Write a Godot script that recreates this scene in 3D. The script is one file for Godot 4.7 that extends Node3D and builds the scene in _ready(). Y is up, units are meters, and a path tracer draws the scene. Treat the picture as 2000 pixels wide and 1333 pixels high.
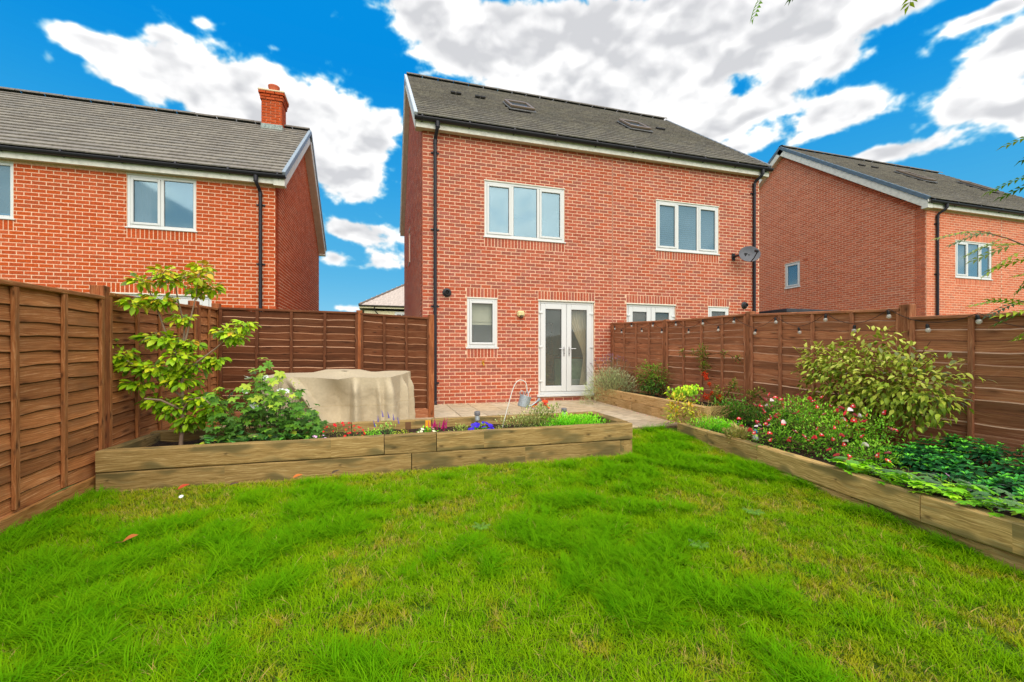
extends Node3D

# world: x runs along the rear wall of the brick pair, -z away from the viewer, y = 0 at the patio
const EYE := Vector3(0.0, 1.0, 0.0)
const YAW := 0.28292
const FOCAL := 860.0
var rng := RandomNumberGenerator.new()
var mats := {}
var tex := {}
var taken := {}


func _ready() -> void:
	rng.seed = 7
	# ---- camera
	var cam := Camera3D.new()
	cam.name = "camera"
	cam.projection = Camera3D.PROJECTION_FRUSTUM
	cam.near = 0.1
	cam.far = 900.0
	cam.size = 2.0 * 0.1 * 666.5 / FOCAL
	cam.frustum_offset = Vector2(0.0, 0.1 * 30.5 / FOCAL)
	cam.position = EYE
	cam.rotation.y = -YAW
	add_child(cam)
	cam.current = true
	# ---- sky, sun, exposure
	var env := Environment.new()
	env.background_mode = Environment.BG_SKY
	env.tonemap_mode = Environment.TONE_MAPPER_LINEAR
	env.tonemap_exposure = 2.75
	env.background_energy_multiplier = 0.70
	env.sdfgi_enabled = true
	env.ssao_enabled = true
	env.ssil_enabled = true
	var sky := Sky.new()
	var pano := PanoramaSkyMaterial.new()
	pano.panorama = sky_texture()
	sky.sky_material = pano
	env.sky = sky
	var we := WorldEnvironment.new()
	we.name = "world_environment"
	we.environment = env
	add_child(we)
	var sun := DirectionalLight3D.new()
	sun.name = "sun"
	sun.light_energy = 0.5
	sun.light_color = Color(1.0, 0.955, 0.89)
	sun.light_angular_distance = 80.0
	sun.shadow_enabled = true
	sun.rotation = Vector3(deg_to_rad(-50.0), deg_to_rad(4.0), 0.0)
	add_child(sun)
	make_textures()
	# ---- ground and buildings
	build_ground()
	build_main_house()
	build_left_house()
	build_right_house()
	build_far_house()
	# ---- garden structure
	build_fences()
	build_patio()
	build_beds()
	# ---- things
	build_house_things()
	build_cover()
	build_string_lights()
	build_plants_left()
	build_plants_right()
	build_rowan()
	build_ornaments()
	build_lawn_litter()
	build_grass()


func lawn(x: float, z: float) -> float:
	return -0.03 + 0.010 * (x - 3.5) - 0.038 * (z + 5.36)


# ------------------------------------------------------------------ geometry
class Geo:
	var v := PackedVector3Array()
	var n := PackedVector3Array()
	var uv := PackedVector2Array()
	var c := PackedColorArray()
	var ix := PackedInt32Array()
	var tint := Color.WHITE
	var flip := false

	func _add(p: Vector3, nn: Vector3, t: Vector2) -> int:
		v.append(p)
		n.append(nn)
		uv.append(t)
		c.append(tint)
		return v.size() - 1

	# corners run anticlockwise seen from outside
	func quad(a: Vector3, b: Vector3, d: Vector3, e: Vector3, r := Rect2(0, 0, 1, 1)) -> void:
		var nn := (b - a).cross(e - a)
		if nn.length_squared() < 1e-16:
			nn = (d - b).cross(e - b)
		nn = nn.normalized()
		var i := _add(a, nn, r.position + Vector2(0, r.size.y))
		_add(b, nn, r.position + r.size)
		_add(d, nn, r.position + Vector2(r.size.x, 0))
		_add(e, nn, r.position)
		ix.append_array(PackedInt32Array([i, i + 2, i + 1, i, i + 3, i + 2]))

	func tri(a: Vector3, b: Vector3, d: Vector3) -> void:
		var nn := (b - a).cross(d - a).normalized()
		var i := _add(a, nn, Vector2(0, 1))
		_add(b, nn, Vector2(1, 1))
		_add(d, nn, Vector2(0.5, 0))
		ix.append_array(PackedInt32Array([i, i + 2, i + 1]))

	func box(lo: Vector3, hi: Vector3, xf := Transform3D()) -> void:
		var p: Array[Vector3] = []
		for k in 8:
			p.append(xf * Vector3(hi.x if k & 1 else lo.x, hi.y if k & 2 else lo.y, hi.z if k & 4 else lo.z))
		quad(p[4], p[5], p[7], p[6])
		quad(p[1], p[0], p[2], p[3])
		quad(p[5], p[1], p[3], p[7])
		quad(p[0], p[4], p[6], p[2])
		quad(p[6], p[7], p[3], p[2])
		quad(p[0], p[1], p[5], p[4])

	# box with chamfered edges
	func bev(lo: Vector3, hi: Vector3, b: float, xf := Transform3D()) -> void:
		var s := hi - lo
		var m := (lo + hi) * 0.5
		var h := s * 0.5
		b = minf(b, minf(h.x, minf(h.y, h.z)) * 0.9)
		var i := Vector3(h.x - b, h.y - b, h.z - b)
		for ax in 3:
			var a1 := (ax + 1) % 3
			var a2 := (ax + 2) % 3
			for sg: float in [-1.0, 1.0]:
				var q: Array[Vector3] = []
				for k: Vector2 in [Vector2(-1, -1), Vector2(1, -1), Vector2(1, 1), Vector2(-1, 1)]:
					var w := Vector3.ZERO
					w[ax] = sg * h[ax]
					w[a1] = k.x * i[a1]
					w[a2] = k.y * i[a2]
					q.append(xf * (m + w))
				var r := Rect2(0, 0, s[a1] if ax == 2 else s[a2], s[a2] if ax == 2 else s[a1])
				r = Rect2(0, 0, 1, 1)
				if sg > 0.0:
					quad(q[0], q[1], q[2], q[3], r)
				else:
					quad(q[1], q[0], q[3], q[2], r)
			for sa: float in [-1.0, 1.0]:
				for sb: float in [-1.0, 1.0]:
					var w1 := Vector3.ZERO
					w1[a1] = sa * h[a1]
					w1[a2] = sb * i[a2]
					var w2 := Vector3.ZERO
					w2[a1] = sa * i[a1]
					w2[a2] = sb * h[a2]
					var e := Vector3.ZERO
					e[ax] = i[ax]
					var A := xf * (m + w1 - e)
					var B := xf * (m + w1 + e)
					var C := xf * (m + w2 + e)
					var D := xf * (m + w2 - e)
					if sa * sb > 0.0:
						quad(A, D, C, B)
					else:
						quad(A, B, C, D)
		for k in 8:
			var g := Vector3(1 if k & 1 else -1, 1 if k & 2 else -1, 1 if k & 4 else -1)
			var A := xf * (m + g * Vector3(h.x, i.y, i.z))
			var B := xf * (m + g * Vector3(i.x, h.y, i.z))
			var C := xf * (m + g * Vector3(i.x, i.y, h.z))
			if g.x * g.y * g.z > 0.0:
				tri(A, B, C)
			else:
				tri(A, C, B)

	# smooth grid of points: rows of equal length
	func grid(rows: Array, closed := false, flipped := false) -> void:
		var m: int = rows[0].size()
		var k := rows.size()
		var base := v.size()
		for j in k:
			for i in m:
				var p: Vector3 = rows[j][i]
				var l: Vector3 = rows[j][(i - 1 + m) % m if closed else maxi(i - 1, 0)]
				var r: Vector3 = rows[j][(i + 1) % m if closed else mini(i + 1, m - 1)]
				var u: Vector3 = rows[maxi(j - 1, 0)][i]
				var d: Vector3 = rows[mini(j + 1, k - 1)][i]
				var nn := (r - l).cross(d - u)
				if nn.length_squared() < 1e-14:
					nn = Vector3.UP
				nn = nn.normalized()
				if flipped:
					nn = -nn
				_add(p, nn, Vector2(float(i) / maxf(1.0, m - 1.0), float(j) / maxf(1.0, k - 1.0)))
		var wide := m if closed else m - 1
		for j in k - 1:
			for i in wide:
				var a := base + j * m + i
				var b := base + j * m + (i + 1) % m
				var d := base + (j + 1) * m + (i + 1) % m
				var e := base + (j + 1) * m + i
				if flipped:
					ix.append_array(PackedInt32Array([a, b, d, a, d, e]))
				else:
					ix.append_array(PackedInt32Array([a, d, b, a, e, d]))

	func tube(path: Array, rad: Array, sides := 8, caps := true) -> void:
		var rows := []
		var last := Vector3.UP
		var nrm := Vector3.ZERO
		for j in path.size():
			var d: Vector3 = (path[mini(j + 1, path.size() - 1)] - path[maxi(j - 1, 0)]).normalized()
			if j == 0:
				nrm = d.cross(Vector3.UP if absf(d.y) < 0.9 else Vector3.RIGHT).normalized()
			else:
				nrm = (nrm - d * nrm.dot(d)).normalized()
			var bn := d.cross(nrm)
			var row := []
			for i in sides:
				var a := TAU * i / sides
				row.append(path[j] + (nrm * cos(a) + bn * sin(a)) * rad[mini(j, rad.size() - 1)])
			rows.append(row)
		grid(rows, true, false)
		if caps:
			for e in 2:
				var row: Array = rows[0] if e == 0 else rows[rows.size() - 1]
				var mid: Vector3 = path[0] if e == 0 else path[path.size() - 1]
				for i in sides:
					if e == 0:
						tri(mid, row[(i + 1) % sides], row[i])
					else:
						tri(mid, row[i], row[(i + 1) % sides])

	# profile of (radius, height) from bottom to top
	func lathe(prof: Array, sides := 16, xf := Transform3D()) -> void:
		var rows := []
		for q: Vector2 in prof:
			var row := []
			for i in sides:
				var a := TAU * i / sides
				row.append(xf * Vector3(cos(a) * q.x, q.y, sin(a) * q.x))
			rows.append(row)
		grid(rows, true, true)

	func join(g: Geo, xf: Transform3D, col := Color.WHITE) -> void:
		var base := v.size()
		for i in g.v.size():
			v.append(xf * g.v[i])
			n.append((xf.basis * g.n[i]).normalized())
			uv.append(g.uv[i])
			c.append(col)
		for i in g.ix:
			ix.append(base + i)

	func mesh() -> ArrayMesh:
		var a := []
		a.resize(Mesh.ARRAY_MAX)
		a[Mesh.ARRAY_VERTEX] = v
		a[Mesh.ARRAY_NORMAL] = n
		a[Mesh.ARRAY_TEX_UV] = uv
		a[Mesh.ARRAY_COLOR] = c
		a[Mesh.ARRAY_INDEX] = ix
		var m := ArrayMesh.new()
		m.add_surface_from_arrays(Mesh.PRIMITIVE_TRIANGLES, a)
		return m


# ------------------------------------------------------------------ nodes
func numbered(called: String) -> String:
	var k: int = taken.get(called, 0)
	taken[called] = k + 1
	return called if k == 0 else "%s_%03d" % [called, k]


func tag(o: Node3D, label: String, category: String, group := "") -> void:
	o.set_meta("label", label)
	o.set_meta("category", category)
	if group:
		o.set_meta("group", group)


func thing(called: String, label: String, category: String, at := Vector3.ZERO, group := "") -> Node3D:
	var o := Node3D.new()
	o.name = numbered(called)
	add_child(o)
	o.position = at
	tag(o, label, category, group)
	return o


func setting(called: String, m: Mesh, material: Material) -> MeshInstance3D:
	var o := MeshInstance3D.new()
	o.name = numbered(called)
	o.mesh = m
	o.material_override = material
	add_child(o)
	o.set_meta("kind", "structure")
	return o


func part(parent: Node3D, called: String, m: Mesh, material: Material, xf := Transform3D()) -> MeshInstance3D:
	var o := MeshInstance3D.new()
	o.name = called
	o.mesh = m
	o.material_override = material
	o.transform = xf
	parent.add_child(o, true)
	return o


func stuff(parent: Node3D, called: String, m: Mesh, material: Material, xfs: Array, cols: Array) -> MultiMeshInstance3D:
	var mm := MultiMesh.new()
	mm.transform_format = MultiMesh.TRANSFORM_3D
	mm.use_colors = true
	mm.mesh = m
	mm.instance_count = xfs.size()
	for i in xfs.size():
		var t: Transform3D = xfs[i]
		var k: Color = cols[i]
		mm.set_instance_transform(i, t)
		mm.set_instance_color(i, k)
	var o := MultiMeshInstance3D.new()
	o.multimesh = mm
	o.material_override = material
	o.name = called
	o.set_meta("kind", "stuff")
	parent.add_child(o, true)
	return o


# how large a spot shows in the photograph: pixels per metre, 0 outside the frame
func shows(p: Vector3) -> float:
	var d := p - EYE
	var f := -d.z * cos(YAW) + d.x * sin(YAW)
	if f < 0.3:
		return 0.0
	var r := d.x * cos(YAW) + d.z * sin(YAW)
	var u := 1000.0 + FOCAL * r / f
	var w := 697.0 - FOCAL * d.y / f
	if u < -10.0 or u > 2010.0 or w < -10.0 or w > 1343.0:
		return 0.0
	return FOCAL / f


func rnd(a: float, b: float) -> float:
	return rng.randf_range(a, b)


# ------------------------------------------------------------------ materials and textures
func s8(r: float, g: float, b: float) -> Color:
	return Color(r / 255.0, g / 255.0, b / 255.0)


func lin(r: float, g: float, b: float) -> Color:
	return s8(r, g, b).srgb_to_linear()


func mat(key: String, col: Color, rough := 0.8, albedo := "", bump := "", bump_mm := 0.0, tri := 0.0, world := true) -> StandardMaterial3D:
	if mats.has(key):
		return mats[key]
	var m := StandardMaterial3D.new()
	m.resource_name = key
	m.albedo_color = col
	m.roughness = rough
	m.metallic_specular = 0.35
	if albedo:
		m.albedo_texture = tex[albedo]
	if bump:
		m.heightmap_enabled = true
		m.heightmap_texture = tex[bump]
		m.heightmap_scale = bump_mm * 0.1
	if tri > 0.0:
		m.uv1_triplanar = true
		m.uv1_world_triplanar = world
		m.uv1_scale = Vector3.ONE * tri
	mats[key] = m
	return m


func tinted(key: String, base: Color, rough := 0.8, albedo := "", bump := "", bump_mm := 0.0, tri := 0.0) -> StandardMaterial3D:
	var m := mat(key, base, rough, albedo, bump, bump_mm, tri)
	m.vertex_color_use_as_albedo = true
	return m


func noise(sd: int, freq: float, oct := 4, kind := FastNoiseLite.TYPE_SIMPLEX_SMOOTH) -> FastNoiseLite:
	var f := FastNoiseLite.new()
	f.seed = sd
	f.noise_type = kind
	f.frequency = freq
	f.fractal_octaves = oct
	return f


func keep(called: String, im: Image) -> void:
	tex[called] = ImageTexture.create_from_image(im)


# grey speckle: mean near 1, for multiplying a colour
func speckle(called: String, size: int, sd: int, coarse: float, fine: float, lo: float, hi: float, power := 1.0) -> void:
	var a := noise(sd, coarse, 4).get_seamless_image(size, size)
	var b := noise(sd + 1, fine, 3).get_seamless_image(size, size)
	var im := Image.create(size, size, false, Image.FORMAT_RGB8)
	for y in size:
		for x in size:
			var k := a.get_pixel(x, y).r * 0.55 + b.get_pixel(x, y).r * 0.45
			k = lo + (hi - lo) * pow(k, power)
			im.set_pixel(x, y, Color(k, k, k))
	keep(called, im)


func ramp(stops: Array, t: float) -> Color:
	t = clampf(t, 0.0, 1.0)
	for i in range(1, stops.size()):
		if t <= stops[i][0]:
			var k: float = (t - stops[i - 1][0]) / maxf(1e-5, stops[i][0] - stops[i - 1][0])
			return stops[i - 1][1].lerp(stops[i][1], k)
	return stops[stops.size() - 1][1]


# wood: grain along u, stops of colour from the dark streak to the pale one; knots where a wide noise peaks
func timber(called: String, w: int, h: int, sd: int, stops: Array, knots: float, stain: float, stain_col: Color) -> void:
	var g1 := noise(sd, 0.05, 4)
	var g2 := noise(sd + 1, 0.012, 3)
	var g3 := noise(sd + 2, 0.010, 3)
	var im := Image.create(w, h, false, Image.FORMAT_RGB8)
	var hm := Image.create(w, h, false, Image.FORMAT_RGB8)
	var kn := []
	for i in int(knots):
		kn.append(Vector3(rnd(0, w), rnd(0, h), rnd(5, 10)))
	for y in h:
		for x in w:
			var wob := g2.get_noise_2d(x * 0.6, y * 1.5) * 8.0
			var yy := y + wob
			var dark := 0.0
			for k: Vector3 in kn:
				var dx := (x - k.x) / (k.z * 2.2)
				var dy := (y - k.y) / k.z
				var d2 := dx * dx + dy * dy
				if d2 < 9.0:
					yy += signf(y - k.y) * 6.0 * exp(-d2)
					dark = maxf(dark, exp(-d2 * 1.6))
			var s := g1.get_noise_2d(x * 0.09, yy * 2.6) * 0.5 + 0.5
			var f := g1.get_noise_2d(x * 0.35 + 900.0, yy * 9.0) * 0.5 + 0.5
			var t := s * 0.65 + f * 0.35
			var col := ramp(stops, (t - 0.22) * 1.8)
			col = col.lerp(stops[0][1] * 0.6, dark * 0.75)
			var st := smoothstep(0.0, 0.5, g3.get_noise_2d(x * 0.30 + 300.0, y * 0.8) + 0.3 * (s - 0.5) - 0.02) * stain
			col = col.lerp(stain_col, st)
			im.set_pixel(x, y, col)
			hm.set_pixel(x, y, Color.WHITE * (0.35 + 0.6 * t - 0.3 * dark))
	keep(called, im)
	keep(called + "_height", hm)


func make_textures() -> void:
	speckle("brick", 512, 11, 0.012, 0.12, 0.72, 1.16)
	speckle("mortar", 256, 21, 0.03, 0.25, 0.70, 1.20)
	speckle("tile", 512, 31, 0.012, 0.16, 0.66, 1.24)
	speckle("grain", 256, 41, 0.02, 0.2, 0.84, 1.12)
	speckle("slab", 512, 51, 0.008, 0.10, 0.72, 1.22)
	speckle("soil", 256, 61, 0.05, 0.30, 0.25, 1.6, 1.4)
	speckle("cloth", 512, 71, 0.02, 0.35, 0.88, 1.10)
	speckle("thatch", 512, 81, 0.02, 0.28, 0.45, 1.45)
	speckle("zinc", 128, 91, 0.06, 0.3, 0.45, 1.35)
	timber("fence", 1024, 256, 101, [[0.0, s8(108, 62, 32)], [0.35, s8(150, 92, 50)], [0.7, s8(172, 112, 66)], [1.0, s8(214, 166, 124)]], 18.0, 0.5, s8(118, 78, 48))
	timber("fence_red", 1024, 256, 121, [[0.0, s8(114, 66, 44)], [0.35, s8(160, 100, 68)], [0.7, s8(182, 122, 86)], [1.0, s8(226, 182, 148)]], 18.0, 0.5, s8(126, 84, 60))
	timber("sleeper", 1024, 256, 141, [[0.0, s8(116, 92, 52)], [0.35, s8(148, 120, 70)], [0.7, s8(170, 142, 90)], [1.0, s8(200, 174, 122)]], 8.0, 0.7, s8(92, 84, 52))
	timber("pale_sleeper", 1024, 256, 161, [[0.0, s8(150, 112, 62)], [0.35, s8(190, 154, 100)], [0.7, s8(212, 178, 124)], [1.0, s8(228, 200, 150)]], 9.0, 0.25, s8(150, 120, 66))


# ------------------------------------------------------------------ the sky: clear air and cumulus
const CLOUDS := [-24.9,26.6,3.6,1.4,1.00, -26.7,25.0,2.1,0.7,0.70, -21.7,26.6,5.8,2.3,1.10, -16.4,26.4,7.1,3.6,1.20, -10.9,25.6,6.9,4.1,1.20, -5.9,22.1,5.7,3.7,1.10, -2.1,25.2,4.2,3.1,0.90, -3.0,19.7,4.2,1.7,0.90, 0.6,27.6,1.9,1.0,0.60, -28.5,27.3,2.5,0.8,0.80, -22.5,29.8,1.7,0.8,0.85, -30.3,25.1,0.7,0.8,0.60, -12.4,31.7,1.1,0.4,0.50, -3.6,32.9,1.3,0.4,0.50, -18.7,31.8,1.0,0.4,0.50, -7.6,29.7,2.2,0.6,0.50, -4.8,15.3,3.2,1.5,1.00, -0.6,14.5,3.7,1.9,1.00, -5.9,11.7,1.4,1.1,0.90, 0.3,11.5,3.4,1.5,1.00, -4.2,5.9,3.5,0.5,0.70, -0.1,7.8,1.8,0.5,0.50, 8.3,36.7,7.2,3.0,1.10, 13.5,34.3,9.9,2.7,1.00, 21.5,34.2,11.1,5.0,1.30, 29.3,31.8,10.6,5.2,1.30, 36.6,34.3,13.3,3.8,1.30, 42.8,31.4,5.3,2.2,1.10, 46.4,33.8,10.0,2.0,1.20, 54.5,31.1,7.4,1.9,1.20, 3.1,37.7,3.8,1.0,0.90, 32.4,27.0,9.8,3.0,1.10, 37.2,28.3,4.6,1.9,0.90, 51.6,28.5,4.0,2.0,1.20, 48.3,27.9,2.4,1.1,0.80, 53.3,23.8,4.7,2.1,1.25, 42.8,26.3,4.0,1.5,1.10, 47.4,26.3,2.4,1.3,0.80, 39.5,25.0,3.9,1.3,0.90, 43.8,22.7,4.2,1.2,1.00, 37.8,31.1,2.9,1.4,0.60, 63.4,23.4,3.1,2.7,1.20, 65.2,24.5,1.7,2.2,1.10, 62.5,21.2,2.9,1.3,1.10, 64.9,20.3,1.2,1.2,0.90, 58.0,19.2,3.7,1.2,1.20, 55.4,19.5,2.0,0.6,0.80, 61.9,27.7,1.3,0.5,0.60, 64.4,27.9,2.7,0.7,0.90, 59.1,26.9,0.7,0.5,0.60, 65.5,18.7,0.6,1.2,0.80]


func sky_texture() -> ImageTexture:
	var warp := noise(5, 2.2, 4)
	var puff := noise(6, 9.0, 7)
	puff.fractal_gain = 0.58
	var broad := noise(8, 1.5, 3)
	var soft := noise(9, 5.0, 4)
	var full := Image.create(4096, 2048, false, Image.FORMAT_RGB8)
	# everywhere: coarse
	var far := Image.create(1024, 512, false, Image.FORMAT_RGB8)
	far.fill(s8(120, 118, 108))
	for y in 262:
		var el := (0.5 - (y + 0.5) / 512.0) * PI
		for x in 1024:
			var az := (x + 0.5) / 1024.0 * TAU
			far.set_pixel(x, y, sky_at(az, el, loose(az, el, broad), warp, puff, soft))
	far.resize(4096, 2048, Image.INTERPOLATE_CUBIC)
	full.blit_rect(far, Rect2i(0, 0, 4096, 2048), Vector2i.ZERO)
	# the cumulus banks in front of the house: a coarse field of cloud thickness, then fine detail
	var a0 := -42.0
	var a1 := 76.0
	var e1 := 45.0
	var fw := 236
	var fh := 90
	var field := Image.create(fw, fh, false, Image.FORMAT_RF)
	for y in fh:
		var el := e1 * (1.0 - (y + 0.5) / fh)
		for x in fw:
			var az := a0 + (a1 - a0) * (x + 0.5) / fw
			var s := 0.0
			for i in range(0, CLOUDS.size(), 5):
				var dx: float = (az - CLOUDS[i]) / CLOUDS[i + 2]
				var dy: float = (el - CLOUDS[i + 1]) / CLOUDS[i + 3]
				if dy < 0.0:
					dy *= 1.25
				var d2 := dx * dx + dy * dy
				if d2 < 7.0:
					var k: float = CLOUDS[i + 4] * exp(-d2 * 0.9)
					s = s + k - s * k * 0.45
			# towards the rim of this window the loose clouds of the rest of the sky take over
			var rim := minf(minf(az - a0, a1 - az) / 8.0, (e1 - el) / 5.0)
			var t := smoothstep(0.0, 1.0, rim)
			field.set_pixel(x, y, Color(lerpf(loose(deg_to_rad(az), deg_to_rad(el), broad), s, t), 0, 0))
	var pw := int(4096.0 * (a1 - a0) / 360.0)
	var ph := int(2048.0 * e1 / 180.0)
	field.resize(pw, ph, Image.INTERPOLATE_CUBIC)
	var near := Image.create(pw, ph, false, Image.FORMAT_RGB8)
	for y in ph:
		var el := deg_to_rad(e1 * (1.0 - (y + 0.5) / ph))
		for x in pw:
			var az := deg_to_rad(a0 + (a1 - a0) * (x + 0.5) / pw)
			near.set_pixel(x, y, sky_at(az, el, field.get_pixel(x, y).r, warp, puff, soft))
	var left := int(4096.0 * -a0 / 360.0)
	full.blit_rect(near, Rect2i(0, 0, left, ph), Vector2i(4096 - left, 1024 - ph))
	full.blit_rect(near, Rect2i(left, 0, pw - left, ph), Vector2i(0, 1024 - ph))
	return ImageTexture.create_from_image(full)


func loose(az: float, el: float, broad: FastNoiseLite) -> float:
	var p := Vector3(sin(az) * cos(el), sin(el) * 2.0, -cos(az) * cos(el))
	return clampf(0.78 + broad.get_noise_3dv(p * 1.1) * 1.5, 0.0, 1.3)  # cloud beyond the view is thickened to raise the ambient light


func sky_at(az: float, el: float, thick: float, warp: FastNoiseLite, puff: FastNoiseLite, soft: FastNoiseLite) -> Color:
	var h := clampf(rad_to_deg(el) / 40.0, 0.0, 1.0)
	var air := s8(116, 162, 182).lerp(s8(64, 136, 174), smoothstep(0.0, 0.30, h)).lerp(s8(4, 106, 169), smoothstep(0.2, 0.85, h))
	var p := Vector3(sin(az) * cos(el), sin(el) * 1.7, -cos(az) * cos(el))
	var q := p + Vector3(warp.get_noise_3dv(p * 2.0), warp.get_noise_3dv(p * 2.0 + Vector3(9, 3, 1)), 0.0) * 0.022
	var f := puff.get_noise_3dv(q)
	var d := thick - 0.60 + f * 0.85
	var cover := smoothstep(-0.16, 0.22, d)
	if cover <= 0.0:
		return air
	# how much cloud lies above this spot, towards the light: bases are greyer than tops
	var s0 := soft.get_noise_3dv(q)
	var lit := clampf(0.4 + (s0 - soft.get_noise_3dv(q + Vector3(0.0, 0.04, 0.0))) * 1.8 + (f - puff.get_noise_3dv(q + Vector3(0.0, 0.02, 0.0))) * 0.5, 0.0, 1.0)
	var deep := smoothstep(0.0, 0.6, thick - 0.55 + s0 * 0.4 + f * 0.25)
	var white := s8(190, 191, 192).lerp(s8(224, 223, 221), smoothstep(0.02, 0.4, d)).lerp(s8(160, 161, 164), deep * (1.0 - 0.75 * lit))
	return air.lerp(white, cover)


# ------------------------------------------------------------------ ground
func build_ground() -> void:
	var g := Geo.new()
	g.quad(Vector3(-400, -0.75, 400), Vector3(400, -0.75, 400), Vector3(400, -0.75, -500), Vector3(-400, -0.75, -500))
	setting("ground", g.mesh(), mat("far_turf", s8(92, 110, 52), 0.95, "thatch", "thatch", 6.0, 0.4))


# ------------------------------------------------------------------ brickwork
const COURSE := 0.075
const HALF := 0.1125


func brick_mesh() -> ArrayMesh:
	var g := Geo.new()
	var h := Vector3(0.1065, 0.0316, 0.012)
	var b := 0.0035
	var o := [Vector3(-h.x, -h.y, h.z - b), Vector3(h.x, -h.y, h.z - b), Vector3(h.x, h.y, h.z - b), Vector3(-h.x, h.y, h.z - b)]
	var f := [Vector3(-h.x + b, -h.y + b, h.z), Vector3(h.x - b, -h.y + b, h.z), Vector3(h.x - b, h.y - b, h.z), Vector3(-h.x + b, h.y - b, h.z)]
	g.quad(f[0], f[1], f[2], f[3])
	for i in 4:
		var k := (i + 1) % 4
		g.quad(o[i], o[k], f[k], f[i])
		var d := Vector3(0, 0, -h.z + b - 0.012)
		g.quad(o[i] + d, o[k] + d, o[k], o[i])
	return g.mesh()


# one face of brickwork. gable = [eaves height, rise per metre] or []
func lay_bricks(out: Array, wall: Node3D, o: Vector3, ud: Vector3, length: float, y0: float, y1: float, gable: Array, holes: Array, soldiers: Array, low: float) -> void:
	var nrm := ud.cross(Vector3.UP)
	var blocked := []
	blocked.append_array(holes)
	blocked.append_array(soldiers)
	for r in range(int(round(y0 / COURSE)), int(y1 / COURSE)):
		var vc := (r + 0.5) * COURSE
		var ua := 0.0
		var ub := length
		if gable.size() and vc > gable[0]:
			ua = (vc - gable[0]) / gable[1]
			ub = length - ua
			if ub - ua < 0.1:
				break
		var cuts := []
		for q: Rect2 in blocked:
			if vc > q.position.y and vc < q.end.y:
				cuts.append(Vector2(q.position.x, q.end.x))
		cuts.sort_custom(func(a, b): return a.x < b.x)
		var runs := []
		var at := ua
		for k: Vector2 in cuts:
			if k.x > at:
				runs.append(Vector2(at, minf(k.x, ub)))
			at = maxf(at, k.y)
		if at < ub:
			runs.append(Vector2(at, ub))
		for run: Vector2 in runs:
			var k := floori(run.x / 0.225) - 1
			while true:
				var a := k * 0.225 + (HALF if r % 2 else 0.0)
				k += 1
				if a > run.y:
					break
				var b := minf(a + 0.215, run.y - (0.0 if run.y >= ub - 0.001 else 0.006))
				a = maxf(a, run.x + (0.0 if run.x <= ua + 0.001 else 0.006))
				if b - a < 0.03:
					continue
				lay(out, wall, o + ud * ((a + b) * 0.5) + Vector3.UP * vc, Basis(ud * ((b - a) / 0.215), Vector3.UP, nrm), nrm, low)
	for q: Rect2 in soldiers:
		var n := int(round(q.size.x / 0.075))
		var w := q.size.x / n
		for i in n:
			var p := o + ud * (q.position.x + (i + 0.5) * w) + Vector3.UP * (q.position.y + q.size.y * 0.5)
			lay(out, wall, p, Basis(Vector3.UP, -ud * ((w - 0.01) / 0.065), nrm), nrm, low)


func lay(out: Array, wall: Node3D, p: Vector3, b: Basis, nrm: Vector3, low: float) -> void:
	p += nrm * rnd(-0.0015, 0.0015)
	var seen := shows(p) if p.y > low else 0.0
	if (p - EYE).dot(nrm) > 0.0:
		seen = 0.0
	out.append([seen, wall, Transform3D(b, p)])


func finish_bricks(house: Node3D, out: Array, palette: Array, key: String) -> void:
	var shape := brick_mesh()
	var tones: Array[Material] = []
	for i in palette.size():
		tones.append(mat("%s_brick_%d" % [key, i], palette[i], 0.92, "brick", "brick", 1.6, 3.1))
	out.sort_custom(func(a, b): return a[0] > b[0])
	var xfs := []
	var cols := []
	for i in out.size():
		# weathering drifts across a wall; single bricks differ more
		var p: Vector3 = out[i][2].origin
		var k := clampi(int(floor(palette.size() * (0.5 + 0.5 * sin(p.x * 0.9 + p.y * 1.7 + 2.0 * sin(p.y * 0.6)) * 0.25 + rnd(-0.45, 0.45)))), 0, palette.size() - 1)
		if i < 300 and out[i][0] > 0.0:
			part(out[i][1], "brick", shape, tones[k], out[i][2])
		else:
			xfs.append(out[i][2])
			cols.append(palette[k].srgb_to_linear() * rnd(0.94, 1.06))
	var m := tinted(key + "_bricks", Color.WHITE, 0.92, "brick", "brick", 1.6, 3.1)
	stuff(house, "brickwork", shape, m, xfs, cols)


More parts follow.
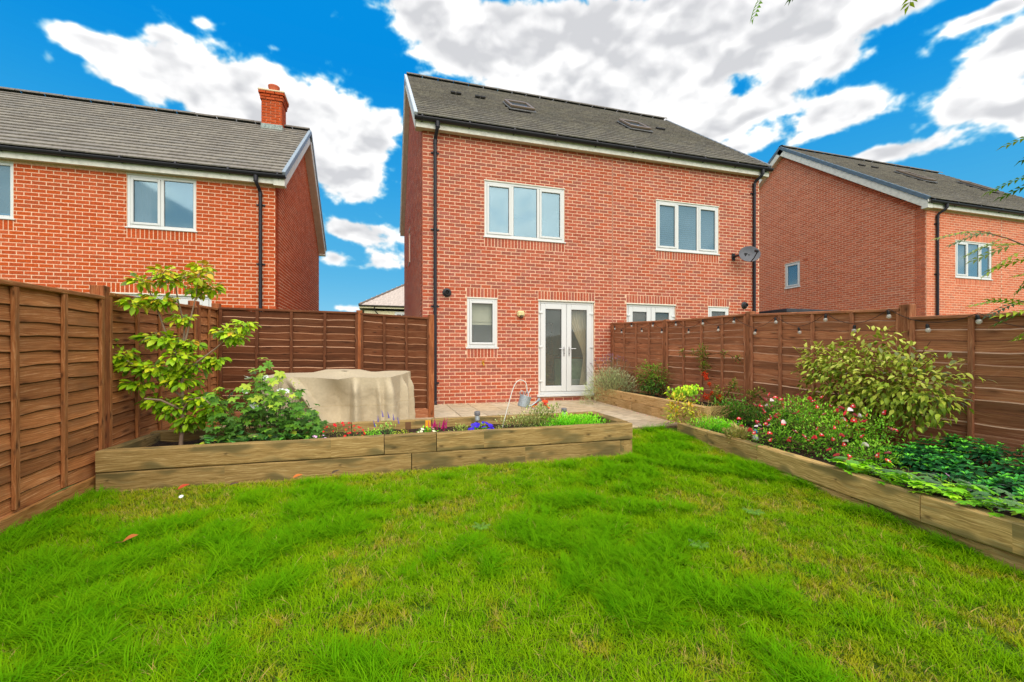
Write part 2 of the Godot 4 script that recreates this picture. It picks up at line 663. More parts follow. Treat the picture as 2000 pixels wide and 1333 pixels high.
# a wall with openings: boxes between the cuts; u along ud, thickness behind the face
func wall_mesh(o: Vector3, ud: Vector3, length: float, y0: float, y1: float, gable: Array, holes: Array, thick: float) -> ArrayMesh:
	var nrm := ud.cross(Vector3.UP)
	var xf := Transform3D(Basis(ud, Vector3.UP, nrm), o)
	var g := Geo.new()
	var us := [0.0, length]
	var vs := [y0, y1]
	for q: Rect2 in holes:
		us.append_array([q.position.x, q.end.x])
		vs.append_array([q.position.y, q.end.y])
	us.sort()
	vs.sort()
	for i in us.size() - 1:
		if us[i + 1] - us[i] < 0.001:
			continue
		var from := -1.0
		for j in vs.size() - 1:
			if vs[j + 1] - vs[j] < 0.001:
				continue
			var mid := Vector2((us[i] + us[i + 1]) * 0.5, (vs[j] + vs[j + 1]) * 0.5)
			var open := false
			for q: Rect2 in holes:
				if q.has_point(mid):
					open = true
			if from < -0.5 and not open:
				from = vs[j] + 10.0
			if from > -0.5 and open:
				g.box(Vector3(us[i], from - 10.0, -thick), Vector3(us[i + 1], vs[j], 0.0), xf)
				from = -1.0
		if from > -0.5:
			g.box(Vector3(us[i], from - 10.0, -thick), Vector3(us[i + 1], y1, 0.0), xf)
	if gable.size():
		var top: float = gable[0] + gable[1] * length * 0.5
		var A := xf * Vector3(0, y1, 0)
		var B := xf * Vector3(length, y1, 0)
		var T := xf * Vector3(length * 0.5, top, 0)
		var d := -nrm * thick
		g.tri(A, B, T)
		g.tri(B + d, A + d, T + d)
		g.quad(B, B + d, T + d, T)
		g.quad(A + d, A, T, T + d)
	return g.mesh()


# a framed window or door set in a wall; xf: origin at the lower left corner of the opening on the wall's face, x along the wall, z outwards
func window(wall: Node3D, called: String, xf: Transform3D, w: float, h: float, lights: int, opts := {}) -> MeshInstance3D:
	var white := mat("upvc", s8(216, 218, 216), 0.38)
	var t := 0.055
	var zb := -0.10
	var zf: float = opts.get("proud", -0.028)
	var g := Geo.new()
	g.bev(Vector3(0, 0, zb), Vector3(t, h, zf), 0.006)
	g.bev(Vector3(w - t, 0, zb), Vector3(w, h, zf), 0.006)
	g.bev(Vector3(t, h - t, zb), Vector3(w - t, h, zf), 0.006)
	g.bev(Vector3(t, 0, zb), Vector3(w - t, t, zf), 0.006)
	var inner := w - 2.0 * t
	var lw := (inner - 0.06 * (lights - 1)) / lights
	for i in range(1, lights):
		var x := t + i * lw + (i - 1) * 0.06
		g.bev(Vector3(x, t, zb), Vector3(x + 0.06, h - t, zf), 0.006)
	var win := part(wall, called, g.mesh(), white, xf)
	for i in lights:
		var x0 := t + i * (lw + 0.06)
		var x1 := x0 + lw
		var y0 := t
		var y1 := h - t
		var s := 0.0
		if opts.get("sash", [true, false, true])[i % 3]:
			s = 0.05
			var q := Geo.new()
			var za := zf - 0.06
			var zc := zf + 0.012
			q.bev(Vector3(x0 + 0.002, y0 + 0.002, za), Vector3(x0 + s, y1 - 0.002, zc), 0.007)
			q.bev(Vector3(x1 - s, y0 + 0.002, za), Vector3(x1 - 0.002, y1 - 0.002, zc), 0.007)
			q.bev(Vector3(x0 + s, y1 - s, za), Vector3(x1 - s, y1 - 0.002, zc), 0.007)
			q.bev(Vector3(x0 + s, y0 + 0.002, za), Vector3(x1 - s, y0 + s, zc), 0.007)
			part(win, "sash", q.mesh(), white)
		# black glazing gasket, then the pane
		var k := Geo.new()
		var zg := zf - 0.022
		for e in [[x0 + s, y0 + s, x0 + s + 0.007, y1 - s], [x1 - s - 0.007, y0 + s, x1 - s, y1 - s], [x0 + s + 0.007, y1 - s - 0.007, x1 - s - 0.007, y1 - s], [x0 + s + 0.007, y0 + s, x1 - s - 0.007, y0 + s + 0.007]]:
			k.box(Vector3(e[0], e[1], zg - 0.01), Vector3(e[2], e[3], zg + 0.006))
		part(win, "gasket", k.mesh(), mat("gasket", s8(60, 62, 62), 0.7))
		var p := Geo.new()
		p.box(Vector3(x0 + s + 0.001, y0 + s + 0.001, zg - 0.006), Vector3(x1 - s - 0.001, y1 - s - 0.001, zg))
		part(win, "pane", p.mesh(), glass(opts.get("glass", "sky")))
	if opts.get("cill", true):
		var c := Geo.new()
		c.bev(Vector3(-0.03, -0.028, -0.1), Vector3(w + 0.03, 0.0, 0.035), 0.006)
		part(win, "sill", c.mesh(), white)
	if opts.get("head", true):
		var c := Geo.new()
		c.bev(Vector3(-0.012, h - 0.002, -0.1), Vector3(w + 0.012, h + 0.026, 0.018), 0.005)
		part(win, "head_trim", c.mesh(), mat("trim", s8(226, 222, 206), 0.5, "grain", "", 0.0, 1.5))
	var b: String = opts.get("blind", "")
	if b == "slats":
		var q := Geo.new()
		var n := int((h - 0.16) / 0.05)
		for i in n:
			var y := 0.08 + i * (h - 0.16) / n
			q.quad(Vector3(0.07, y, -0.15), Vector3(w - 0.07, y, -0.15), Vector3(w - 0.07, y + 0.034, -0.19), Vector3(0.07, y + 0.034, -0.19))
		part(win, "venetian_blind", q.mesh(), mat("blind", s8(232, 236, 236), 0.6))
	elif b == "roman":
		var rows := []
		var y := h - 0.07
		for i in 13:
			rows.append([Vector3(0.07, y, -0.15 + 0.02 * absf(sin(i * 1.57))), Vector3(w - 0.07, y, -0.15 + 0.02 * absf(sin(i * 1.57)))])
			y -= 0.036
		var q := Geo.new()
		q.grid(rows, false, true)
		q.box(Vector3(0.07, y - 0.02, -0.16), Vector3(w - 0.07, y + 0.03, -0.13))
		part(win, "roman_blind", q.mesh(), mat("roman_blind", s8(206, 208, 178), 0.8, "cloth", "", 0.0, 4.0))
	elif b == "net":
		var rows := []
		for j in 3:
			var row := []
			for i in 60:
				row.append(Vector3(0.06 + (w - 0.12) * i / 59.0, 0.06 + (h - 0.12) * j / 2.0, -0.2 + 0.018 * sin(i * 1.1) + 0.01 * sin(i * 0.43)))
			rows.append(row)
		var q := Geo.new()
		q.grid(rows)
		var m := mat("net_curtain", s8(216, 224, 228), 0.8)
		m.backlight_enabled = true
		m.backlight = Color(0.5, 0.5, 0.5)
		part(win, "net_curtain", q.mesh(), m)
	elif b == "curtain":
		var rows := []
		for j in 3:
			var row := []
			for i in 20:
				row.append(Vector3(0.06 + 0.26 * i / 19.0, 0.06 + (h - 0.12) * j / 2.0, -0.2 + 0.02 * sin(i * 1.3)))
			rows.append(row)
		var q := Geo.new()
		q.grid(rows)
		part(win, "curtain", q.mesh(), mat("blind", s8(232, 236, 236), 0.6))
	return win


# double glazing: part see-through, part mirror; sky panes also have the reflection painted in blue-grey
func glass(kind: String) -> StandardMaterial3D:
	var key := "glass_" + kind
	if mats.has(key):
		return mats[key]
	var m := StandardMaterial3D.new()
	m.resource_name = key
	m.transparency = BaseMaterial3D.TRANSPARENCY_ALPHA
	m.roughness = 0.04
	if kind == "sky":
		m.albedo_color = Color(s8(122, 160, 178), 0.42)
		m.metallic = 0.30
	elif kind == "roof":
		m.albedo_color = Color(s8(120, 150, 178), 0.4)
		m.metallic = 0.75
	else:
		m.albedo_color = Color(s8(150, 160, 150), 0.06)
		m.metallic = 0.12
		m.metallic_specular = 0.7
	mats[key] = m
	return m


func french_door(wall: Node3D, xf: Transform3D, w: float, h: float) -> void:
	var white := mat("upvc", s8(216, 218, 216), 0.38)
	var steel := mat("handle", s8(196, 198, 200), 0.3)
	steel.metallic = 0.7
	var g := Geo.new()
	var t := 0.055
	g.bev(Vector3(0, 0, -0.1), Vector3(t, h, -0.02), 0.006)
	g.bev(Vector3(w - t, 0, -0.1), Vector3(w, h, -0.02), 0.006)
	g.bev(Vector3(t, h - t, -0.1), Vector3(w - t, h, -0.02), 0.006)
	g.bev(Vector3(t, 0, -0.1), Vector3(w - t, t, -0.02), 0.006)
	var frame := part(wall, "french_door", g.mesh(), white, xf)
	var c := Geo.new()
	c.bev(Vector3(-0.04, -0.05, -0.1), Vector3(w + 0.04, 0.0, 0.06), 0.006)
	part(frame, "door_sill", c.mesh(), white)
	c = Geo.new()
	c.bev(Vector3(-0.015, h - 0.002, -0.1), Vector3(w + 0.015, h + 0.03, 0.02), 0.005)
	part(frame, "head_trim", c.mesh(), mat("trim", s8(226, 222, 206), 0.5, "grain", "", 0.0, 1.5))
	var mid := w * 0.5
	for s in 2:
		var x0 := t + 0.004 if s == 0 else mid + 0.004
		var x1 := mid - 0.004 if s == 0 else w - t - 0.004
		var y0 := t + 0.004
		var y1 := h - t - 0.004
		var b := 0.118
		var q := Geo.new()
		q.bev(Vector3(x0, y0, -0.08), Vector3(x0 + b, y1, -0.008), 0.008)
		q.bev(Vector3(x1 - b, y0, -0.08), Vector3(x1, y1, -0.008), 0.008)
		q.bev(Vector3(x0 + b, y1 - b, -0.08), Vector3(x1 - b, y1, -0.008), 0.008)
		q.bev(Vector3(x0 + b, y0, -0.08), Vector3(x1 - b, y0 + b * 1.1, -0.008), 0.008)
		part(frame, "door_leaf", q.mesh(), white)
		var p := Geo.new()
		p.box(Vector3(x0 + b, y0 + b * 1.1, -0.045), Vector3(x1 - b, y1 - b, -0.038))
		part(frame, "pane", p.mesh(), glass("clear"))
		var k := Geo.new()
		for e in [[x0 + b, y0 + b * 1.1, x0 + b + 0.008, y1 - b], [x1 - b - 0.008, y0 + b * 1.1, x1 - b, y1 - b], [x0 + b + 0.008, y1 - b - 0.008, x1 - b - 0.008, y1 - b], [x0 + b + 0.008, y0 + b * 1.1, x1 - b - 0.008, y0 + b * 1.1 + 0.008]]:
			k.box(Vector3(e[0], e[1], -0.037), Vector3(e[2], e[3], -0.024))
		part(frame, "gasket", k.mesh(), mat("gasket", s8(60, 62, 62), 0.7))
		var hx := x1 - b * 0.5 if s == 0 else x0 + b * 0.5
		var dir := -1.0 if s == 0 else 1.0
		k = Geo.new()
		k.bev(Vector3(hx - 0.015, 0.86, -0.008), Vector3(hx + 0.015, 1.08, 0.002), 0.004)
		k.tube([Vector3(hx, 1.03, 0.0), Vector3(hx, 1.03, 0.045), Vector3(hx + dir * 0.02, 1.03, 0.055), Vector3(hx + dir * 0.14, 1.03, 0.055)], [0.009], 8)
		part(frame, "handle", k.mesh(), steel)
		k = Geo.new()
		k.lathe([Vector2(0, 0), Vector2(0.009, 0), Vector2(0.009, 0.004), Vector2(0, 0.004)], 10, Transform3D(Basis(Vector3.RIGHT, PI / 2), Vector3(hx, 0.92, 0.002)))
		part(frame, "keyhole", k.mesh(), mat("gasket", s8(60, 62, 62), 0.7))
		var ex := x0 if s == 0 else x1
		for y: float in [0.28, 1.05, 1.82]:
			k = Geo.new()
			k.bev(Vector3(ex - 0.045, y, -0.012), Vector3(ex + 0.045, y + 0.045, 0.006), 0.005)
			part(frame, "hinge", k.mesh(), white)


# ------------------------------------------------------------------ roofs
# a slope that faces the viewer, tiled; e, r: (height, z) of the eaves and of the ridge
func tiled_slope(house: Node3D, roof: Node3D, x0: float, x1: float, e: Vector2, r: Vector2, palette: Array, key: String, gaps: Array) -> void:
	var run := Vector3(0, r.x - e.x, r.y - e.y)
	var slope := run.length()
	var s := run / slope
	var nn := Vector3.RIGHT.cross(s)
	var gauge := 0.232
	var rows := int(ceil((slope + 0.04) / gauge))
	gauge = (slope + 0.04) / rows
	var width := 0.30
	var th := 0.03
	var g := Geo.new()
	var long := gauge + 0.05
	g.bev(Vector3(-width * 0.5 + 0.002, 0, 0), Vector3(width * 0.5 - 0.002, long, th), 0.004)
	var shape := g.mesh()
	var tilt := atan(th / gauge)
	var out := []
	for j in rows:
		var off := width * 0.5 if j % 2 else 0.0
		var n := int(ceil((x1 - x0) / width)) + 1
		for i in n:
			var a := x0 + i * width - off
			var b := a + width
			a = maxf(a, x0)
			b = minf(b, x1)
			if b - a < 0.05:
				continue
			var mid := Vector2((a + b) * 0.5, (j + 0.5) * gauge)
			var skip := false
			for q: Rect2 in gaps:
				if q.has_point(mid):
					skip = true
			if skip:
				continue
			var p := Vector3((a + b) * 0.5, e.x, e.y) + s * (j * gauge - 0.04) + nn * (th + 0.004 + rnd(0.0, 0.003))
			var bas := Basis(Vector3.RIGHT * ((b - a) / width), s, nn).rotated(Vector3.RIGHT, -tilt + rnd(-0.004, 0.004))
			out.append([shows(p), Transform3D(bas, p)])
	out.sort_custom(func(a, b): return a[0] > b[0])
	var tones: Array[Material] = []
	for i in palette.size():
		tones.append(mat("%s_tile_%d" % [key, i], palette[i], 0.9, "tile", "tile", 1.5, 1.7))
	var xfs := []
	var cols := []
	for i in out.size():
		var k := rng.randi_range(0, palette.size() - 1)
		if i < 300:
			part(roof, "tile", shape, tones[k], out[i][1])
		else:
			xfs.append(out[i][1])
			cols.append(palette[k].srgb_to_linear() * rnd(0.92, 1.08))
	stuff(roof, "tiles", shape, tinted(key + "_tiles", Color.WHITE, 0.9, "tile", "tile", 1.5, 1.7), xfs, cols)


# roof deck, far slope, ridge tiles
func roof_body(house: Node3D, x0: float, x1: float, e: Vector2, r: Vector2, far_z: float, palette: Array, key: String) -> MeshInstance3D:
	var g := Geo.new()
	var th := 0.1
	var a := Vector3(x0, e.x, e.y)
	var b := Vector3(x1, e.x, e.y)
	var c := Vector3(x1, r.x, r.y)
	var d := Vector3(x0, r.x, r.y)
	var f := Vector3(x1, e.x, far_z)
	var h := Vector3(x0, e.x, far_z)
	var dn := Vector3(0, -th, 0)
	g.quad(a, b, c, d)
	g.quad(d, c, f, h)
	g.quad(b + dn, a + dn, d + dn, c + dn)
	g.quad(c + dn, d + dn, h + dn, f + dn)
	g.quad(a + dn, b + dn, b, a)
	g.quad(f + dn, h + dn, h, f)
	g.quad(b + dn, c + dn, c, b)
	g.quad(c + dn, f + dn, f, c)
	g.quad(d + dn, a + dn, a, d)
	g.quad(h + dn, d + dn, d, h)
	var roof := part(house, "roof", g.mesh(), mat(key + "_deck", palette[0].darkened(0.2), 0.95, "tile", "", 0.0, 1.7))
	var q := Geo.new()
	var rows := []
	for z in 2:
		var row := []
		for i in 9:
			var t := PI * i / 8.0
			row.append(Vector3(-0.222 + 0.444 * z, sin(t) * 0.085 - 0.02, cos(t) * 0.125))
		rows.append(row)
	q.grid(rows, false, true)
	var shape := q.mesh()
	var n := int((x1 - x0) / 0.45)
	var w := (x1 - x0) / n
	for i in n:
		part(roof, "ridge_tile", shape, mat(key + "_ridge", palette[0].darkened(0.1), 0.85, "tile", "tile", 1.5, 1.7), Transform3D(Basis.from_scale(Vector3(w / 0.45, 1, 1)), Vector3(x0 + (i + 0.5) * w, r.x + 0.06 + rnd(-0.004, 0.004), r.y)))
	return roof


# white board and grey dry-verge caps up the gable edge at x, out to the side s
func verge(house: Node3D, x: float, s: float, e: Vector2, r: Vector2, far_z: float, cap: Color) -> void:
	var white := mat("fascia", s8(232, 230, 218), 0.5, "grain", "", 0.0, 1.2)
	for side in 2:
		var z0 := e.y if side == 0 else far_z
		var run := Vector3(0, r.x - e.x, r.y - z0)
		var L := run.length()
		var d := run / L
		var nn := Vector3.RIGHT.cross(d) * (1.0 if side == 0 else -1.0)
		var bas := Basis(Vector3.RIGHT, d, nn) if side == 0 else Basis(Vector3.LEFT, d, nn)
		var o := Vector3(x, e.x, z0)
		var g := Geo.new()
		g.box(Vector3(-0.012, 0.0, -0.24), Vector3(0.012, L, -0.02))
		part(house, "bargeboard", g.mesh(), white, Transform3D(bas, o))
		g = Geo.new()
		var wide := 0.2
		g.box(Vector3(minf(0.0, -wide), 0.02, -0.25), Vector3(maxf(0.0, -wide), L, -0.235))
		var inward := bas
		if (s > 0.0) != (side == 0):
			inward = Basis(-bas.x, bas.y, bas.z)
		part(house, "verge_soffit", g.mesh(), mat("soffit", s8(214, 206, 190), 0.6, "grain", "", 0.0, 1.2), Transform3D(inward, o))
		var n := int(L / 0.232)
		g = Geo.new()
		g.bev(Vector3(-0.04, 0.0, -0.05), Vector3(0.035, 0.24, 0.062), 0.008, Transform3D(Basis(Vector3.RIGHT, 0.04), Vector3.ZERO))
		var shape := g.mesh()
		for i in n:
			part(house, "verge_cap", shape, mat("verge_cap_%d" % int(cap.r * 255), cap, 0.5, "grain", "", 0.0, 1.0), Transform3D(bas, o + d * (i * L / n)))


func eaves(house: Node3D, x0: float, x1: float, y: float, z: float, wall_z: float) -> void:
	var white := mat("fascia", s8(232, 230, 218), 0.5, "grain", "", 0.0, 1.2)
	var g := Geo.new()
	g.bev(Vector3(x0, y, z - 0.02), Vector3(x1, y + 0.215, z), 0.004)
	part(house, "fascia", g.mesh(), white)
	g = Geo.new()
	g.box(Vector3(x0, y + 0.012, wall_z - 0.05), Vector3(x1, y + 0.022, z - 0.021))
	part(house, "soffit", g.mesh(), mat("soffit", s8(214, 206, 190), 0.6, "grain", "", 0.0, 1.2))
	var black := mat("gutter", s8(44, 44, 50), 0.35, "grain", "", 0.0, 1.5)
	g = Geo.new()
	var prof := []
	for i in 13:
		var t := PI + PI * i / 12.0
		prof.append(Vector2(cos(t) * 0.058, sin(t) * 0.062))
	for i in 13:
		var t := TAU - PI * i / 12.0
		prof.append(Vector2(cos(t) * 0.053, sin(t) * 0.056))
	var rows := []
	for e in 2:
		var row := []
		for p: Vector2 in prof:
			row.append(Vector3(x0 - 0.03 if e == 0 else x1 + 0.03, y + 0.175 + p.y, z + 0.065 + p.x))
		rows.append(row)
	g.grid(rows, true, false)
	part(house, "gutter", g.mesh(), black)
	g = Geo.new()
	g.tube([Vector3(-0.02, 0, 0), Vector3(0.02, 0, 0)], [0.068], 14)
	g.box(Vector3(-0.012, -0.075, -0.065), Vector3(0.012, -0.02, 0.01))
	var m := g.mesh()
	var n := int((x1 - x0) / 0.95)
	for i in n + 1:
		part(house, "gutter_bracket", m, black, Transform3D(Basis.from_scale(Vector3(0.8, 0.9, 0.9)), Vector3(x0 + 0.12 + i * (x1 - x0 - 0.24) / n, y + 0.172, z + 0.065)))


func downpipe(house: Node3D, x: float, y: float, z: float, wall_z: float, lean := 0.0) -> void:
	var black := mat("gutter", s8(44, 44, 50), 0.35, "grain", "", 0.0, 1.5)
	var g := Geo.new()
	var zw := wall_z + 0.06
	g.tube([Vector3(x + lean, y + 0.14, z + 0.065), Vector3(x + lean, y + 0.0, z + 0.065), Vector3(x + lean * 0.7, y - 0.06, z + 0.05), Vector3(x + lean * 0.3, y - 0.13, zw + 0.03), Vector3(x, y - 0.2, zw), Vector3(x, y - 0.26, zw), Vector3(x, 0.08, zw), Vector3(x, 0.04, zw + 0.02), Vector3(x, 0.0, zw + 0.07)], [0.036], 12)
	g.tube([Vector3(x, y - 0.2, zw), Vector3(x, y - 0.28, zw)], [0.042], 12)
	g.tube([Vector3(x + lean, y + 0.11, z + 0.065), Vector3(x + lean, y - 0.01, z + 0.065)], [0.046], 12)
	var pipe := part(house, "downpipe", g.mesh(), black)
	for i in 4:
		var yy := y - 0.45 - i * (y - 0.9) / 3.0
		g = Geo.new()
		g.tube([Vector3(x, yy - 0.018, zw), Vector3(x, yy + 0.018, zw)], [0.043], 12)
		g.box(Vector3(x - 0.085, yy - 0.014, wall_z + 0.014), Vector3(x + 0.085, yy + 0.014, wall_z + 0.035))
		part(pipe, "pipe_clip", g.mesh(), black)


func rooflight(roof: Node3D, xf: Transform3D, w: float, h: float) -> void:
	var g := Geo.new()
	g.bev(Vector3(-w * 0.5 - 0.03, -0.08, 0.0), Vector3(w * 0.5 + 0.03, h + 0.03, 0.035), 0.01)
	var m := part(roof, "rooflight", g.mesh(), mat("lead", s8(112, 112, 112), 0.5, "zinc", "", 0.0, 2.0), xf)
	g = Geo.new()
	var z0 := 0.045
	var z1 := 0.10
	g.bev(Vector3(-w * 0.5, 0, z0), Vector3(-w * 0.5 + 0.07, h, z1), 0.008)
	g.bev(Vector3(w * 0.5 - 0.07, 0, z0), Vector3(w * 0.5, h, z1), 0.008)
	g.bev(Vector3(-w * 0.5 + 0.07, 0, z0), Vector3(w * 0.5 - 0.07, 0.1, z1), 0.008)
	g.bev(Vector3(-w * 0.5 + 0.07, h - 0.14, z0), Vector3(w * 0.5 - 0.07, h, z1 + 0.01), 0.008)
	part(m, "rooflight_frame", g.mesh(), mat("rooflight_frame", s8(120, 104, 88), 0.4))
	g = Geo.new()
	g.box(Vector3(-w * 0.5 + 0.07, 0.1, z0 + 0.01), Vector3(w * 0.5 - 0.07, h - 0.14, z0 + 0.02))
	part(m, "pane", g.mesh(), glass("roof"))


func on_slope(x: float, up: float, e: Vector2, r: Vector2, lift := 0.03) -> Transform3D:
	var s := Vector3(0, r.x - e.x, r.y - e.y).normalized()
	var nn := Vector3.RIGHT.cross(s)
	return Transform3D(Basis(Vector3.RIGHT, s, nn), Vector3(x, e.x, e.y) + s * up + nn * (lift + 0.03))


func inner_floors(house: Node3D, x0: float, x1: float, z0: float, z1: float, levels: Array, parts: Array) -> void:
	var g := Geo.new()
	for y: float in levels:
		g.box(Vector3(x0 + 0.01, y - 0.2, z1), Vector3(x1 - 0.01, y, z0))
	part(house, "floor_slab", g.mesh(), mat("plaster", s8(214, 206, 190), 0.9))
	g = Geo.new()
	for x: float in parts:
		g.box(Vector3(x - 0.06, 0.16, z1), Vector3(x + 0.06, levels[levels.size() - 1] - 0.21, z0 - 0.05))
	part(house, "inner_wall", g.mesh(), mat("plaster", s8(214, 206, 190), 0.9))


# ------------------------------------------------------------------ the three houses
const RED := [Color(0.70, 0.36, 0.27), Color(0.72, 0.37, 0.27), Color(0.74, 0.38, 0.28), Color(0.76, 0.42, 0.32), Color(0.71, 0.40, 0.33), Color(0.66, 0.38, 0.31), Color(0.75, 0.37, 0.25)]
const ORANGE := [Color(0.75, 0.32, 0.14), Color(0.77, 0.33, 0.15), Color(0.79, 0.35, 0.17), Color(0.80, 0.37, 0.20), Color(0.74, 0.34, 0.18), Color(0.79, 0.34, 0.13)]
const PINK := [Color(0.84, 0.45, 0.31), Color(0.86, 0.47, 0.33), Color(0.88, 0.49, 0.35), Color(0.90, 0.52, 0.38), Color(0.83, 0.48, 0.36)]
const SLATE := [Color(0.50, 0.48, 0.45), Color(0.52, 0.50, 0.47), Color(0.54, 0.52, 0.48), Color(0.51, 0.495, 0.465), Color(0.55, 0.53, 0.485)]
const SLATE_PALE := [Color(0.53, 0.505, 0.47), Color(0.55, 0.525, 0.49), Color(0.57, 0.545, 0.505), Color(0.54, 0.52, 0.49), Color(0.58, 0.555, 0.515)]


func rear(x0: float, a: float, b: float, y0: float, y1: float) -> Rect2:
	return Rect2(a - x0, y0, b - a, y1 - y0)


func build_main_house() -> void:
	var house := thing("brick_house", "red brick semi-detached pair with french doors, two rooflights and a satellite dish, behind the patio", "house")
	var x0 := 0.77
	var x1 := 9.45
	var z := -9.29
	var zb := -17.7
	var e := Vector2(5.90, -9.10)
	var r := Vector2(9.35, -13.5)
	var rise := (r.x - e.x) / (e.y - r.y)
	var mortar := mat("mortar_pink", s8(240, 198, 166), 0.95, "mortar", "mortar", 1.0, 3.0)
	var k := rear(x0, 1.70, 2.365, 1.2, 2.25)
	var d1 := rear(x0, 3.315, 4.685, 0.15, 2.25)
	var d2 := rear(x0, 5.535, 6.895, 0.15, 2.25)
	var nw := rear(x0, 7.855, 8.485, 1.2, 2.25)
	var w1 := rear(x0, 2.08, 3.94, 3.6, 4.8)
	var w2 := rear(x0, 6.34, 8.17, 3.6, 4.8)
	var holes := [k, d1, d2, nw, w1, w2]
	var joint := Rect2(5.16 - x0 - 0.007, -0.1, 0.014, 6.0)
	var soldiers := []
	for q: Rect2 in [k, d1, d2, nw]:
		soldiers.append(Rect2(q.position.x - 0.01, q.end.y, q.size.x + 0.02, 0.225))
	for q: Rect2 in [k, nw, w1, w2]:
		soldiers.append(Rect2(q.position.x, q.position.y - 0.225, q.size.x, 0.225))
	var o := Vector3(x0, 0, z)
	var bricks := []
	var wall := part(house, "rear_wall", wall_mesh(o + Vector3(0, 0, 0.0095), Vector3.RIGHT, x1 - x0, -0.7, 5.72, [], holes, 0.27), mortar)
	lay_bricks(bricks, wall, o, Vector3.RIGHT, x1 - x0, 0.0, 5.72, [], holes + [joint], soldiers, 0.0)
	var L := z - zb
	var gw := Rect2(L - 5.1, 3.9, 0.65, 1.05)
	var so := Vector3(x0, 0, zb)
	wall = part(house, "gable_wall", wall_mesh(so + Vector3(-0.0095, 0, 0), Vector3.BACK, L - 0.29, -0.7, 5.72, [5.72, rise * L / (L - 0.29)], [gw], 0.25), mortar)
	lay_bricks(bricks, wall, so, Vector3.BACK, L, 0.0, 9.3, [5.72, rise], [gw], [Rect2(gw.position.x, gw.position.y - 0.225, gw.size.x, 0.225)], 0.0)
	window(wall, "window", Transform3D(Basis(Vector3.BACK, Vector3.UP, Vector3.LEFT), so + Vector3(0, gw.position.y, gw.position.x)), gw.size.x, gw.size.y, 1)
	part(house, "gable_wall", wall_mesh(Vector3(x1, 0, z - 0.29), Vector3.FORWARD, L - 0.29, -0.7, 5.72, [5.72, rise * L / (L - 0.29)], [], 0.25), mat("main_side", s8(176, 92, 68), 0.92, "brick", "brick", 1.5, 3.0))
	part(house, "front_wall", wall_mesh(Vector3(x1, 0, zb), Vector3.LEFT, x1 - x0, -0.7, 5.72, [], [], 0.25), mat("main_side", s8(176, 92, 68), 0.92, "brick", "brick", 1.5, 3.0))
	finish_bricks(house, bricks, RED, "red")
	var g := Geo.new()
	g.box(Vector3(5.152, 0.0, z), Vector3(5.168, 5.7, z + 0.0105))
	part(house, "movement_joint", g.mesh(), mat("mastic", s8(150, 84, 66), 0.8))
	var rearwall: Node3D = house.get_node("rear_wall")
	var bas := Basis(Vector3.RIGHT, Vector3.UP, Vector3.BACK)
	window(rearwall, "window", Transform3D(bas, Vector3(2.08, 3.6, z)), 1.86, 1.2, 3, {"proud": 0.0})
	window(rearwall, "window", Transform3D(bas, Vector3(6.34, 3.6, z)), 1.83, 1.2, 3, {"blind": "slats", "proud": 0.0, "glass": "sky"})
	window(rearwall, "window", Transform3D(bas, Vector3(1.70, 1.2, z)), 0.665, 1.05, 1, {"blind": "roman", "glass": "clear", "proud": 0.0})
	window(rearwall, "window", Transform3D(bas, Vector3(7.855, 1.2, z)), 0.63, 1.05, 1, {"glass": "clear", "proud": 0.0})
	french_door(rearwall, Transform3D(bas, Vector3(3.315, 0.15, z)), 1.37, 2.1)
	french_door(rearwall, Transform3D(bas, Vector3(5.535, 0.15, z)), 1.36, 2.1)
	inner_floors(house, x0 + 0.28, x1 - 0.28, z - 0.30, z - 4.3, [0.15, 2.75, 5.7], [5.16, 2.75])
	g = Geo.new()
	g.box(Vector3(x0 + 0.28, 0.16, z - 4.3), Vector3(x1 - 0.28, 5.4, z - 4.2))
	part(house, "inner_wall", g.mesh(), mat("tan_wall", s8(188, 158, 118), 0.9))
	var roof := roof_body(house, 0.64, 9.60, e, r, zb - 0.2, SLATE, "slate")
	var la := on_slope(3.45, 2.30, e, r)
	var lb := on_slope(6.9, 2.25, e, r)
	var gaps := [Rect2(3.1, 2.25, 0.7, 0.9), Rect2(6.55, 2.2, 0.7, 0.9)]
	tiled_slope(house, roof, 0.66, 9.58, e, r, SLATE, "slate", gaps)
	rooflight(roof, la, 0.66, 0.86)
	rooflight(roof, lb, 0.66, 0.86)
	var vent := Geo.new()
	for i in 2:
		vent.bev(Vector3(-0.14 + i * 0.15, 0.0, 0.0), Vector3(-0.01 + i * 0.15, 0.12, 0.05), 0.01)
	var vm := vent.mesh()
	for p: Vector2 in [Vector2(1.84, 3.28), Vector2(2.5, 3.28), Vector2(7.35, 2.95), Vector2(7.95, 2.95)]:
		part(roof, "vent_tile", vm, mat("vent", s8(44, 42, 40), 0.7), on_slope(p.x, p.y, e, r, 0.035))
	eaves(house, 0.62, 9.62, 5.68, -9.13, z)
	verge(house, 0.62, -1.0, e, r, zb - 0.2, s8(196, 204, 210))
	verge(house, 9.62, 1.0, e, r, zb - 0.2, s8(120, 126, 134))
	downpipe(house, 1.02, 5.70, -9.13, z, 0.03)
	downpipe(house, 9.25, 5.70, -9.13, z, 0.10)


